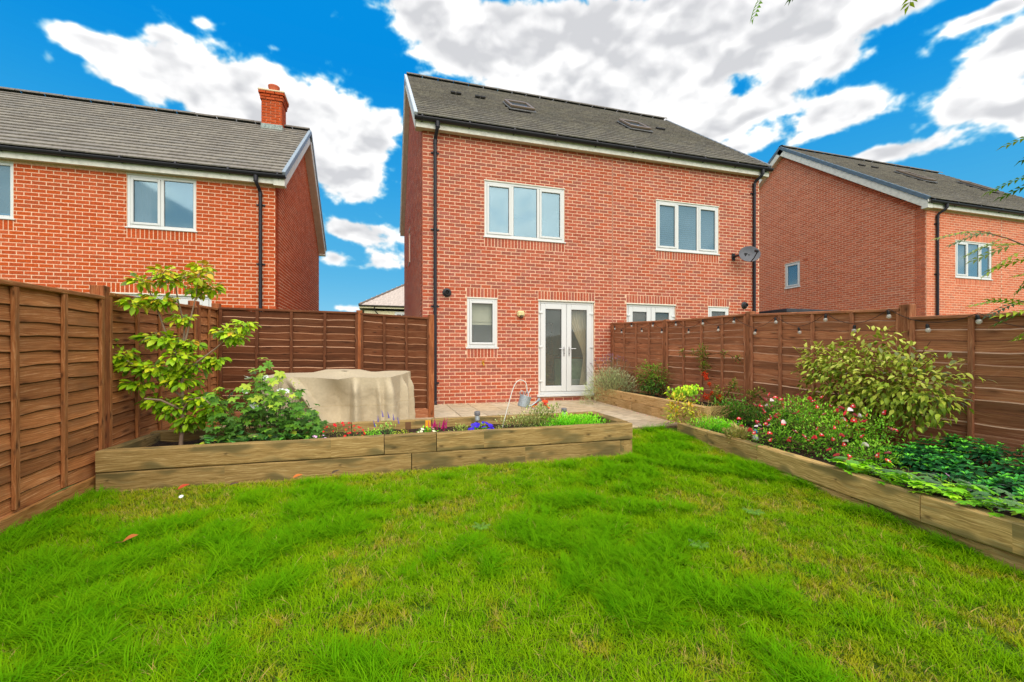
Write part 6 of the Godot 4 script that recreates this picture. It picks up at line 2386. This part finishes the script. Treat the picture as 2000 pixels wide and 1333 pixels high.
	var clumps := [[Vector3(4.12, 0.26, -3.45), Vector3(0.30, 0.28, 0.38), 2100], [Vector3(4.02, 0.20, -3.05), Vector3(0.34, 0.24, 0.36), 2000], [Vector3(4.22, 0.42, -3.65), Vector3(0.24, 0.18, 0.30), 900], [Vector3(3.92, 0.10, -2.72), Vector3(0.24, 0.20, 0.26), 1100], [Vector3(3.88, 0.12, -3.55), Vector3(0.22, 0.18, 0.30), 900], [Vector3(4.2, 0.34, -2.85), Vector3(0.16, 0.16, 0.22), 500], [Vector3(4.15, 0.2, -3.9), Vector3(0.2, 0.2, 0.18), 420]]
	for q in clumps:
		var tmp := []
		mound(tmp, q[0] - b, q[1], q[2], 0.7, 1.3, 0.3, 0.0, f)
		list.append_array(tmp)
	foliage(o, list, leaf_mesh(0.024, 0.013, 0, 0.15, 0.15, 2), 0.024, [Color(0.28, 0.51, 0.09), Color(0.37, 0.62, 0.11), Color(0.46, 0.72, 0.14), Color(0.60, 0.81, 0.21)], "sage", 0)
	lines = []
	var lips := flower_mesh(0.018, 3, 0.5, 1.5)
	var hood := flower_mesh(0.007, 4, 0.9, 1.1)
	var red := leaf_mat("sage_red", s8(224, 30, 48), 0.6)
	var pale := leaf_mat("sage_white", s8(244, 226, 226), 0.6)
	for i in 100:
		var q: Array = clumps[i % clumps.size()]
		var d := ball()
		d.y = absf(d.y) * 0.9 + 0.1
		d.x -= 0.35
		d = d.normalized()
		var p: Vector3 = q[0] + d * q[1] * rnd(0.95, 1.25) - b
		if i % 4 == 0:
			p += Vector3(-0.02, 0.05, -0.16)
		lines.append(bend(q[0] - b, p, 0.02, 4))
		var s := rnd(0.8, 1.25)
		var xf := Transform3D(Basis.from_euler(Vector3(rnd(0.4, 1.3), rnd(0, TAU), 0)).scaled(Vector3(s, s, s)), p)
		var fl := part(o, "flower", lips, pale if i % 9 == 5 else red, xf)
		part(fl, "hood", hood, pale, Transform3D(Basis(), Vector3(0, 0.008, 0)))
	stems(o, lines, 0.002, 0.001, s8(96, 84, 44), "sage_stem")
	lines = []
	for i in 24:
		lines.append(bend(Vector3(rnd(-0.25, 0.0), 0.0, rnd(-0.1, 0.5)), Vector3(rnd(-0.4, 0.1), rnd(0.08, 0.2), rnd(-0.3, 0.7)), 0.03, 4))
	stems(o, lines, 0.003, 0.002, s8(110, 82, 58), "sage_wood")

	# dark rosettes near the right edge
	o = thing("spurge_patch", "patch of dark green leafy rosettes along the right fence at the picture's edge", "plant", Vector3(4.5, 0.05, -2.2))
	b = o.position
	list = []
	var cane := []
	for i in 190:
		var p := Vector3(rnd(3.80, 4.98), 0.0, rnd(-2.78, -1.35))
		if p.x < 4.15 and p.z < -2.3:
			p.x += 0.3
		p.y = 0.10 + 0.12 * clampf((p.x - 4.0) / 0.8, 0, 1) + rnd(-0.03, 0.05)
		cane.append(bend(Vector3(p.x, 0.03, p.z) - b + ball() * 0.03, p - b, 0.0, 3))
		for ring in 3:
			for k in 8 - ring:
				var a := TAU * k / (8.0 - ring) + ring * 0.4 + i
				var d := Vector3(cos(a), [-0.15, 0.25, 0.9][ring], sin(a))
				list.append([aim(p - b + Vector3(0, ring * 0.016, 0), d, rnd(-0.3, 0.3), [1.15, 0.95, 0.6][ring] * rnd(0.8, 1.2)), clampf([0.15, 0.4, 0.8][ring] + rnd(-0.25, 0.25), 0, 1)])
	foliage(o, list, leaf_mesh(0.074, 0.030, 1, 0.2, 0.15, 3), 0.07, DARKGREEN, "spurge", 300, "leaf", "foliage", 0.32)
	stems(o, cane, 0.004, 0.003, s8(170, 136, 70), "spurge_cane")

	# pale geranium at the edge of the bed
	o = thing("geranium", "lime green scalloped leaves with two mauve flowers at the edge of the low right bed", "plant", Vector3(3.72, 0.06, -2.1))
	b = o.position
	list = []
	for i in 300:
		var z := rnd(-2.75, -1.2)
		var edge := lerpf(3.52, 3.36, (z + 2.6) / 1.3)
		var p := Vector3(edge + rnd(-0.02, 0.30), rnd(0.08, 0.16), z)
		list.append([aim(p - b, Vector3(-0.6, 0.3, rnd(-0.6, 0.8)) + ball() * 0.35, rnd(-0.25, 0.25), rnd(0.6, 1.15)), clampf(rnd(0, 1), 0, 1)])
	foliage(o, list, lobed_mesh(0.060, 7, 0.30), 0.09, [Color(0.39, 0.67, 0.09), Color(0.48, 0.76, 0.10), Color(0.58, 0.83, 0.11), Color(0.69, 0.90, 0.14)], "geranium", 170)
	blossom(o, "flower", flower_mesh(0.017, 5, 0.2), "mauve_petal", s8(196, 110, 196), [Vector3(3.70, 0.19, -2.06) - b, Vector3(3.66, 0.17, -1.93) - b], 0.9, 1.1)
	lines = []
	for i in 40:
		var p := Vector3(rnd(-0.1, 0.15), 0.0, rnd(-0.5, 0.7))
		lines.append(bend(p, p + Vector3(rnd(-0.1, 0.05), 0.09, rnd(-0.05, 0.05)), 0.0, 2))
	stems(o, lines, 0.002, 0.0015, s8(120, 140, 60), "geranium_stem")


# rowan that leans in from beyond the right edge
func build_rowan() -> void:
	var o := thing("rowan_tree", "rowan tree at the right edge, its feathery leaves reaching into the picture", "tree", Vector3(4.72, 0.05, -1.30))
	var b := o.position
	var runs := [
		[Vector3(4.72, 0.0, -1.30), Vector3(4.74, 0.9, -1.34), Vector3(4.70, 1.8, -1.38), Vector3(4.66, 2.7, -1.45), Vector3(4.55, 3.5, -1.6)],
		[Vector3(4.73, 1.1, -1.34), Vector3(4.68, 1.45, -1.65), Vector3(4.60, 1.72, -1.95), Vector3(4.54, 1.90, -2.16), Vector3(4.50, 1.99, -2.30)],
		[Vector3(4.70, 1.75, -1.38), Vector3(4.64, 2.05, -1.62), Vector3(4.58, 2.25, -1.85), Vector3(4.54, 2.33, -2.0)],
		[Vector3(4.68, 2.2, -1.42), Vector3(4.62, 2.45, -1.66), Vector3(4.56, 2.62, -1.9)],
		[Vector3(4.73, 0.8, -1.33), Vector3(4.66, 1.12, -1.68), Vector3(4.58, 1.34, -1.92), Vector3(4.52, 1.42, -2.1)],
		[Vector3(4.60, 3.1, -1.53), Vector3(4.2, 3.7, -2.0), Vector3(3.7, 4.05, -2.5), Vector3(3.06, 4.06, -2.95)]]
	for i in runs.size():
		var pts := []
		for p: Vector3 in runs[i]:
			pts.append(p - b)
		var g := Geo.new()
		g.tube(pts, [0.04, 0.035, 0.028, 0.02, 0.012] if i == 0 else [0.011, 0.008, 0.006, 0.004, 0.003], 8)
		part(o, "trunk" if i == 0 else "branch", g.mesh(), mat("rowan_bark", s8(112, 88, 74), 0.8, "grain", "grain", 1.0, 5.0))
	var list := []
	for q in [
		[Vector3(4.50, 1.99, -2.30), Vector3(-0.2, 0.15, -1.0), 1.0], [Vector3(4.51, 1.97, -2.24), Vector3(-0.5, -0.15, -0.8), 0.9], [Vector3(4.53, 1.93, -2.19), Vector3(0.1, 0.35, -0.7), 1.0], [Vector3(4.54, 1.90, -2.15), Vector3(-0.6, -0.25, -0.6), 1.0], [Vector3(4.56, 1.85, -2.10), Vector3(-0.3, -0.2, -0.9), 1.0], [Vector3(4.58, 1.82, -2.05), Vector3(0.2, 0.35, -0.8), 1.0], [Vector3(4.57, 1.80, -2.06), Vector3(-0.5, -0.5, -0.7), 1.05], [Vector3(4.60, 1.74, -1.97), Vector3(-0.4, -0.1, -1.0), 1.1], [Vector3(4.60, 1.72, -1.96), Vector3(-0.2, -0.7, -0.6), 1.1], [Vector3(4.62, 1.66, -1.88), Vector3(-0.5, -0.5, -0.8), 1.1], [Vector3(4.63, 1.62, -1.84), Vector3(-0.2, 0.1, -0.9), 1.1], [Vector3(4.64, 1.58, -1.80), Vector3(-0.3, -0.8, -0.5), 1.1],
		[Vector3(4.54, 2.33, -2.0), Vector3(-0.3, -0.12, -1.0), 0.95], [Vector3(4.56, 2.28, -1.93), Vector3(-0.5, -0.2, -0.9), 1.0], [Vector3(4.56, 2.62, -1.9), Vector3(-0.2, 0.05, -1.0), 1.0], [Vector3(4.58, 2.55, -1.84), Vector3(-0.4, -0.3, -0.8), 1.0],
		[Vector3(4.52, 1.42, -2.1), Vector3(-0.3, 0.05, -0.7), 0.9], [Vector3(4.53, 1.41, -2.08), Vector3(0.0, -0.3, -0.9), 0.8], [Vector3(4.55, 1.38, -2.02), Vector3(-0.5, 0.3, -0.6), 0.9], [Vector3(4.56, 1.36, -1.98), Vector3(-0.4, -0.3, -0.8), 1.0], [Vector3(4.58, 1.33, -1.93), Vector3(0.1, 0.4, -0.8), 1.0], [Vector3(4.57, 1.34, -1.95), Vector3(-0.6, 0.0, -0.6), 1.0], [Vector3(4.60, 1.28, -1.88), Vector3(-0.3, -0.4, -0.9), 1.0], [Vector3(4.60, 1.15, -1.95), Vector3(-0.5, 0.0, -0.7), 0.7],
		[Vector3(3.06, 4.06, -2.95), Vector3(-0.5, -0.85, -0.1), 0.95], [Vector3(3.26, 4.16, -2.82), Vector3(-0.3, -0.2, 0.3), 1.0], [Vector3(3.4, 4.11, -2.72), Vector3(-0.5, -0.3, -0.5), 1.0], [Vector3(3.7, 4.05, -2.5), Vector3(-0.6, -0.2, 0.4), 1.0], [Vector3(3.9, 3.92, -2.3), Vector3(0.4, -0.3, -0.7), 1.0]]:
		list.append([aim(q[0] - b, q[1], rnd(-0.3, 0.3), q[2]), rng.randf()])
	for i in 70:
		# the crown beyond the frame
		var p := Vector3(4.66, rnd(1.9, 3.6), -1.25) + ball() * Vector3(0.35, 0.3, 0.4)
		p.z = maxf(p.z, -1.55)
		list.append([aim(p - b, (p - Vector3(4.68, p.y, -1.4)) + Vector3(0, -0.1, 0), rnd(-0.4, 0.4), rnd(0.9, 1.2)), rng.randf()])
	foliage(o, list, pinnate_mesh(0.24, 6), 0.2, [Color(0.36, 0.52, 0.10), Color(0.46, 0.62, 0.13), Color(0.58, 0.72, 0.16), Color(0.70, 0.78, 0.20)], "rowan", 300, "leaf", "foliage", 0.42)


# ------------------------------------------------------------------ ornaments
func build_ornaments() -> void:
	# crook and watering can
	var o := thing("shepherds_crook", "thin white metal crook leaning in the sleeper bed to hold the watering can", "plant hook", Vector3(1.27, 0.10, -4.88))
	var b := o.position
	var pts := []
	for p: Vector3 in [Vector3(1.27, 0.05, -4.88), Vector3(1.345, 0.33, -4.89), Vector3(1.42, 0.58, -4.9), Vector3(1.455, 0.67, -4.9), Vector3(1.485, 0.71, -4.9), Vector3(1.52, 0.728, -4.9), Vector3(1.56, 0.722, -4.9), Vector3(1.592, 0.695, -4.9), Vector3(1.605, 0.655, -4.9), Vector3(1.607, 0.60, -4.9), Vector3(1.612, 0.575, -4.9), Vector3(1.628, 0.57, -4.9), Vector3(1.642, 0.59, -4.9), Vector3(1.655, 0.63, -4.9)]:
		pts.append(p - b)
	var g := Geo.new()
	g.tube(pts, [0.0055], 8)
	part(o, "crook", g.mesh(), mat("white_metal", s8(226, 224, 216), 0.4))
	var can := thing("watering_can", "small galvanized watering can hanging tilted from the white crook", "watering can", Vector3(1.575, 0.475, -4.90))
	var zinc := mat("galvanized", s8(196, 202, 206), 0.42, "zinc", "", 0.0, 9.0, false)
	zinc.metallic = 0.35
	var tilt := Basis(Vector3.BACK, -0.30)
	g = Geo.new()
	g.lathe([Vector2(0.0, -0.066), Vector2(0.064, -0.066), Vector2(0.066, -0.06), Vector2(0.066, 0.06), Vector2(0.069, 0.064), Vector2(0.069, 0.070), Vector2(0.062, 0.070), Vector2(0.060, 0.0), Vector2(0.0, -0.055)], 24, Transform3D(tilt, Vector3.ZERO))
	part(can, "body", g.mesh(), zinc)
	g = Geo.new()
	g.tube([tilt * Vector3(0.05, -0.045, 0), tilt * Vector3(0.10, -0.02, 0), tilt * Vector3(0.155, 0.045, 0)], [0.015, 0.012, 0.009], 10)
	var sp := part(can, "spout", g.mesh(), zinc)
	g = Geo.new()
	g.tube([tilt * Vector3(0.145, 0.035, 0), tilt * Vector3(0.165, 0.06, 0), tilt * Vector3(0.178, 0.075, 0), tilt * Vector3(0.180, 0.078, 0)], [0.009, 0.018, 0.027, 0.027], 14)
	part(sp, "rose", g.mesh(), zinc)
	g = Geo.new()
	g.tube([tilt * Vector3(-0.064, 0.05, 0), tilt * Vector3(-0.085, 0.085, 0), tilt * Vector3(-0.07, 0.115, 0), tilt * Vector3(-0.04, 0.105, 0), tilt * Vector3(-0.03, 0.07, 0)], [0.005], 8)
	part(can, "handle", g.mesh(), zinc)
	g = Geo.new()
	g.tube([Vector3(0.03, 0.06, -0.055), Vector3(0.035, 0.10, -0.035), Vector3(0.038, 0.125, 0.0), Vector3(0.035, 0.10, 0.035), Vector3(0.03, 0.06, 0.055)], [0.006], 8)
	part(can, "carrying_handle", g.mesh(), zinc)
	# solar lights
	for i in 2:
		var t := thing("solar_light", ["grey topped solar stake light behind the violet pansies", "grey topped solar stake light behind the bright green sedum"][i], "solar light", [Vector3(1.035, 0.13, -5.0), Vector3(2.16, 0.12, -5.1)][i], "solar lights")
		g = Geo.new()
		g.tube([Vector3(0, -0.1, 0), Vector3(0, 0.13, 0)], [0.008, 0.011], 8)
		part(t, "stake", g.mesh(), mat("dark_plastic", s8(70, 66, 62), 0.5))
		g = Geo.new()
		g.lathe([Vector2(0.012, 0.12), Vector2(0.026, 0.13), Vector2(0.028, 0.15), Vector2(0.028, 0.19), Vector2(0.026, 0.20), Vector2(0.0, 0.20)], 16)
		var clear := mat("clear_plastic", Color(0.78, 0.82, 0.84, 0.45), 0.2)
		clear.transparency = BaseMaterial3D.TRANSPARENCY_ALPHA
		part(t, "lens", g.mesh(), clear)
		g = Geo.new()
		g.lathe([Vector2(0.0, 0.19), Vector2(0.033, 0.192), Vector2(0.035, 0.20), Vector2(0.035, 0.225), Vector2(0.031, 0.238), Vector2(0.0, 0.24)], 16)
		part(t, "cap", g.mesh(), mat("grey_plastic", s8(118, 116, 118), 0.45))
		g = Geo.new()
		g.lathe([Vector2(0.0, 0.14), Vector2(0.016, 0.14), Vector2(0.012, 0.18), Vector2(0, 0.185)], 10)
		part(t, "reflector", g.mesh(), mat("white_plastic", s8(226, 230, 232), 0.4))
	# little gnome in the low right bed
	o = thing("garden_gnome", "little garden ornament with a blue hat and white beard in the low right bed", "garden ornament", Vector3(3.95, 0.07, -3.93))
	g = Geo.new()
	g.lathe([Vector2(0.0, 0.0), Vector2(0.034, 0.0), Vector2(0.036, 0.02), Vector2(0.030, 0.05), Vector2(0.022, 0.06), Vector2(0.0, 0.062)], 14)
	part(o, "body", g.mesh(), mat("gnome_coat", s8(214, 212, 206), 0.5))
	g = Geo.new()
	g.lathe([Vector2(0.0, 0.054), Vector2(0.018, 0.058), Vector2(0.023, 0.072), Vector2(0.02, 0.088), Vector2(0.0, 0.092)], 14)
	part(o, "head", g.mesh(), mat("gnome_skin", s8(226, 176, 150), 0.6))
	g = Geo.new()
	g.lathe([Vector2(0.0, 0.082), Vector2(0.027, 0.082), Vector2(0.025, 0.094), Vector2(0.018, 0.112), Vector2(0.008, 0.128), Vector2(0.0, 0.134)], 14)
	part(o, "hat", g.mesh(), mat("gnome_hat", s8(20, 130, 200), 0.45))
	g = Geo.new()
	g.lathe([Vector2(0.0, 0.03), Vector2(0.010, 0.036), Vector2(0.018, 0.055), Vector2(0.016, 0.07), Vector2(0.0, 0.072)], 10, Transform3D(Basis.from_scale(Vector3(1, 1, 0.6)), Vector3(-0.010, 0, 0.016)))
	part(o, "beard", g.mesh(), mat("gnome_beard", s8(236, 236, 232), 0.7))


# ------------------------------------------------------------------ lawn
func build_lawn_litter() -> void:
	var shape := leaf_mesh(0.085, 0.05, 0, 0.5, -0.25, 6)
	var places := [Vector2(-1.213, -4.20), Vector2(-1.581, -4.19), Vector2(-0.742, -4.26), Vector2(-0.433, -4.30), Vector2(-1.484, -3.20)]
	var words := ["fallen red-brown leaf on the lawn near the middle of the sleeper bed's left half", "fallen red-brown leaf on the bare patch near the left end of the sleeper bed", "fallen orange leaf at the foot of the sleeper bed below the furniture cover", "curled brown leaf against the foot of the sleeper bed below the furniture cover", "fallen orange-brown leaf alone on the left part of the lawn"]
	for i in places.size():
		var p: Vector2 = places[i]
		var o := thing("fallen_leaf", words[i], "leaf", Vector3(p.x, lawn(p.x, p.y) + 0.045, p.y), "fallen leaves on the lawn")
		part(o, "blade", shape, leaf_mat("dead_leaf_%d" % i, [s8(190, 78, 40), s8(196, 70, 44), s8(206, 112, 52), s8(140, 80, 50), s8(196, 108, 56)][i], 0.6), Transform3D(Basis.from_euler(Vector3(rnd(-0.2, 0.25), rnd(0.8, 2.4), rnd(-0.3, 0.3))) , Vector3(-0.03, 0, 0)))
		var g := Geo.new()
		g.tube([Vector3(-0.03, 0, 0), Vector3(-0.06, 0.006, 0.01)], [0.0018, 0.0012], 5)
		part(o, "stalk", g.mesh(), mat("dead_stalk", s8(130, 80, 46), 0.7))
	var d := thing("daisy", "single white daisy in the lawn in front of the sleeper bed's left end", "flower", Vector3(-1.506, lawn(-1.506, -3.98) + 0.05, -3.98))
	part(d, "petals", flower_mesh(0.016, 12, 0.15), leaf_mat("white_petal", Color.WHITE), Transform3D(Basis(Vector3.RIGHT, 0.6), Vector3.ZERO))
	var g2 := Geo.new()
	g2.tube([Vector3.ZERO, Vector3(0, -0.07, -0.01)], [0.0015], 5)
	part(d, "stalk", g2.mesh(), mat("anemone_stalk", Color.WHITE))
	# ferny weeds
	var weeds := [Vector2(1.83, -2.23), Vector2(0.62, -2.85), Vector2(2.55, -2.55)]
	var say := ["ferny pale weed in the lawn right of centre", "ferny weed in the middle of the lawn", "ferny weed near the foot of the low right bed"]
	for i in 3:
		var w: Vector2 = weeds[i]
		var o := thing("lawn_weed", say[i], "weed", Vector3(w.x, lawn(w.x, w.y) + 0.02, w.y), "weeds in the lawn")
		for k in 6:
			part(o, "leaf", pinnate_mesh(0.055, 6), leaf_mat("weed_leaf", s8(110, 160, 44), 0.6), aim(Vector3.ZERO, Vector3(cos(k * 1.05 + i), 0.45, sin(k * 1.05 + i)), 0.0, rnd(0.8, 1.2)))


func tuft(sd: int, blades: int, h: float, spread: float, lean: float, wide: float) -> ArrayMesh:
	var r := RandomNumberGenerator.new()
	r.seed = sd
	var g := Geo.new()
	for i in blades:
		var a := r.randf_range(0, TAU)
		var o := Vector3(cos(a), 0, sin(a)) * r.randf_range(0, spread)
		var hh := h * r.randf_range(0.55, 1.15)
		var b := a + r.randf_range(-0.9, 0.9)
		var out := Vector3(cos(b), 0, sin(b)) * hh * lean * r.randf_range(0.3, 1.3)
		var side := Vector3(-sin(b + r.randf_range(-1, 1)), 0, cos(b)).normalized() * wide * r.randf_range(0.7, 1.2)
		var p: Array[Vector3] = []
		for j in 4:
			var t := j / 3.0
			p.append(o + out * t * t + Vector3.UP * hh * (t - 0.28 * lean * t * t))
		# the face that looks upwards is the front of the blade
		var face := side.cross(p[2] - p[0])
		if face.y < 0.0:
			side = -side
			face = -face
		var nn := (face.normalized() + Vector3.UP * 0.9).normalized()
		var base := g.v.size()
		for j in 3:
			var w: Vector3 = side * [1.0, 0.85, 0.55][j]
			g._add(p[j] - w, nn, Vector2(0, 0))
			g._add(p[j] + w, nn, Vector2(1, 0))
		g._add(p[3], nn, Vector2(0.5, 1))
		for j in 2:
			var q := base + j * 2
			g.ix.append_array(PackedInt32Array([q, q + 2, q + 1, q + 1, q + 2, q + 3]))
		g.ix.append_array(PackedInt32Array([base + 4, base + 6, base + 5]))
	return g.mesh()


# is this spot open lawn?
func on_lawn(x: float, z: float) -> bool:
	if x < -2.34 or z < -5.50:
		return false
	if z < -4.41 + 0.02 * (x + 2.2) * 1.5 and x < 2.66:
		return false
	if z < -5.44 or x > 3.10 + 0.76 * clampf((0.2 - z) / 5.36, 0.0, 1.0) - 0.02:
		return false
	return true


func build_grass() -> void:
	var patch := noise(900, 0.55, 3)
	var spot := noise(901, 2.2, 3)
	var tone := noise(902, 5.0, 2)
	var kinds := [[], [], [], []]
	var cols := [[], [], [], []]
	var n := 0
	var tries := 0
	while n < 60000 and tries < 260000:
		tries += 1
		# denser near the viewer, where single blades show
		var z := -5.5 + 5.1 * pow(rng.randf(), 0.85)
		var x := rnd(-2.34, 3.9)
		if not on_lawn(x, z) or shows(Vector3(x, lawn(x, z) + 0.05, z)) == 0.0:
			continue
		var lush := patch.get_noise_2d(x, z) * 0.75 + spot.get_noise_2d(x, z) * 0.75 + 0.16
		# worn ground by the left corner and at the foot of the sleepers
		lush -= 0.75 * exp(-pow((x + 1.6) / 0.55, 2.0) - pow((z + 4.05) / 0.25, 2.0))
		lush -= 0.55 * exp(-pow((z + 4.33) / 0.09, 2.0)) * (1.0 if x < 2.7 else 0.0)
		lush -= 0.5 * exp(-pow((x - 3.1) / 0.25, 2.0) - pow((z + 2.55) / 0.5, 2.0))
		lush += 0.35 * exp(-pow((x + 2.25) / 0.2, 2.0))
		var thin := clampf(0.35 - lush, 0.0, 1.0)
		if rng.randf() < thin * 0.2:
			continue
		var k := 0
		var c := lin(92, 176, 20)
		var hue := tone.get_noise_2d(x, z) * 0.5 + 0.5 + rnd(-0.25, 0.25)
		if lush > 0.34:
			k = 0
			c = lin(78, 142, 6).lerp(lin(112, 162, 10), hue)
		elif lush > -0.22:
			k = 1
			c = lin(98, 154, 6).lerp(lin(138, 170, 14), hue)
		else:
			k = 2
			c = lin(116, 154, 12).lerp(lin(164, 162, 30), hue)
		if rng.randf() < 0.03 + 0.22 * clampf(-lush, 0.0, 1.0):
			k = 3
			c = lin(170, 144, 66).lerp(lin(204, 176, 104), rng.randf())
		var s := rnd(0.75, 1.25) * (0.88 + 0.28 * clampf(lush, -0.6, 0.8))
		var b := Basis(Vector3.UP, rnd(0, TAU)).scaled(Vector3(s, s * rnd(0.85, 1.2), s))
		b = b.rotated(Vector3(1, 0, 0), rnd(-0.15, 0.15) + 0.12).rotated(Vector3(0, 0, 1), rnd(-0.25, 0.1))
		kinds[k].append(Transform3D(b, Vector3(x, lawn(x, z) - 0.006, z)))
		cols[k].append(c)
		n += 1
	var shapes := [tuft(1, 6, 0.074, 0.036, 1.2, 0.0020), tuft(2, 6, 0.058, 0.036, 1.15, 0.0019), tuft(3, 7, 0.046, 0.036, 1.1, 0.0018), tuft(4, 6, 0.050, 0.038, 1.3, 0.0014)]
	var names := ["long_grass", "grass", "short_grass", "dry_grass"]
	var labels := ["long dark green grass in lush patches of the lawn", "mid green grass over most of the lawn", "short yellow-green grass on the worn parts of the lawn", "dry straw coloured grass scattered through the lawn"]
	for k in 4:
		var m := tinted("grass_%d" % k, Color.WHITE, 0.8)
		m.backlight_enabled = true
		m.backlight = Color(0.6, 0.6, 0.6)
		m.metallic_specular = 0.08
		var o := stuff(self, names[k], shapes[k], m, kinds[k], cols[k])
		tag(o, labels[k], "grass")
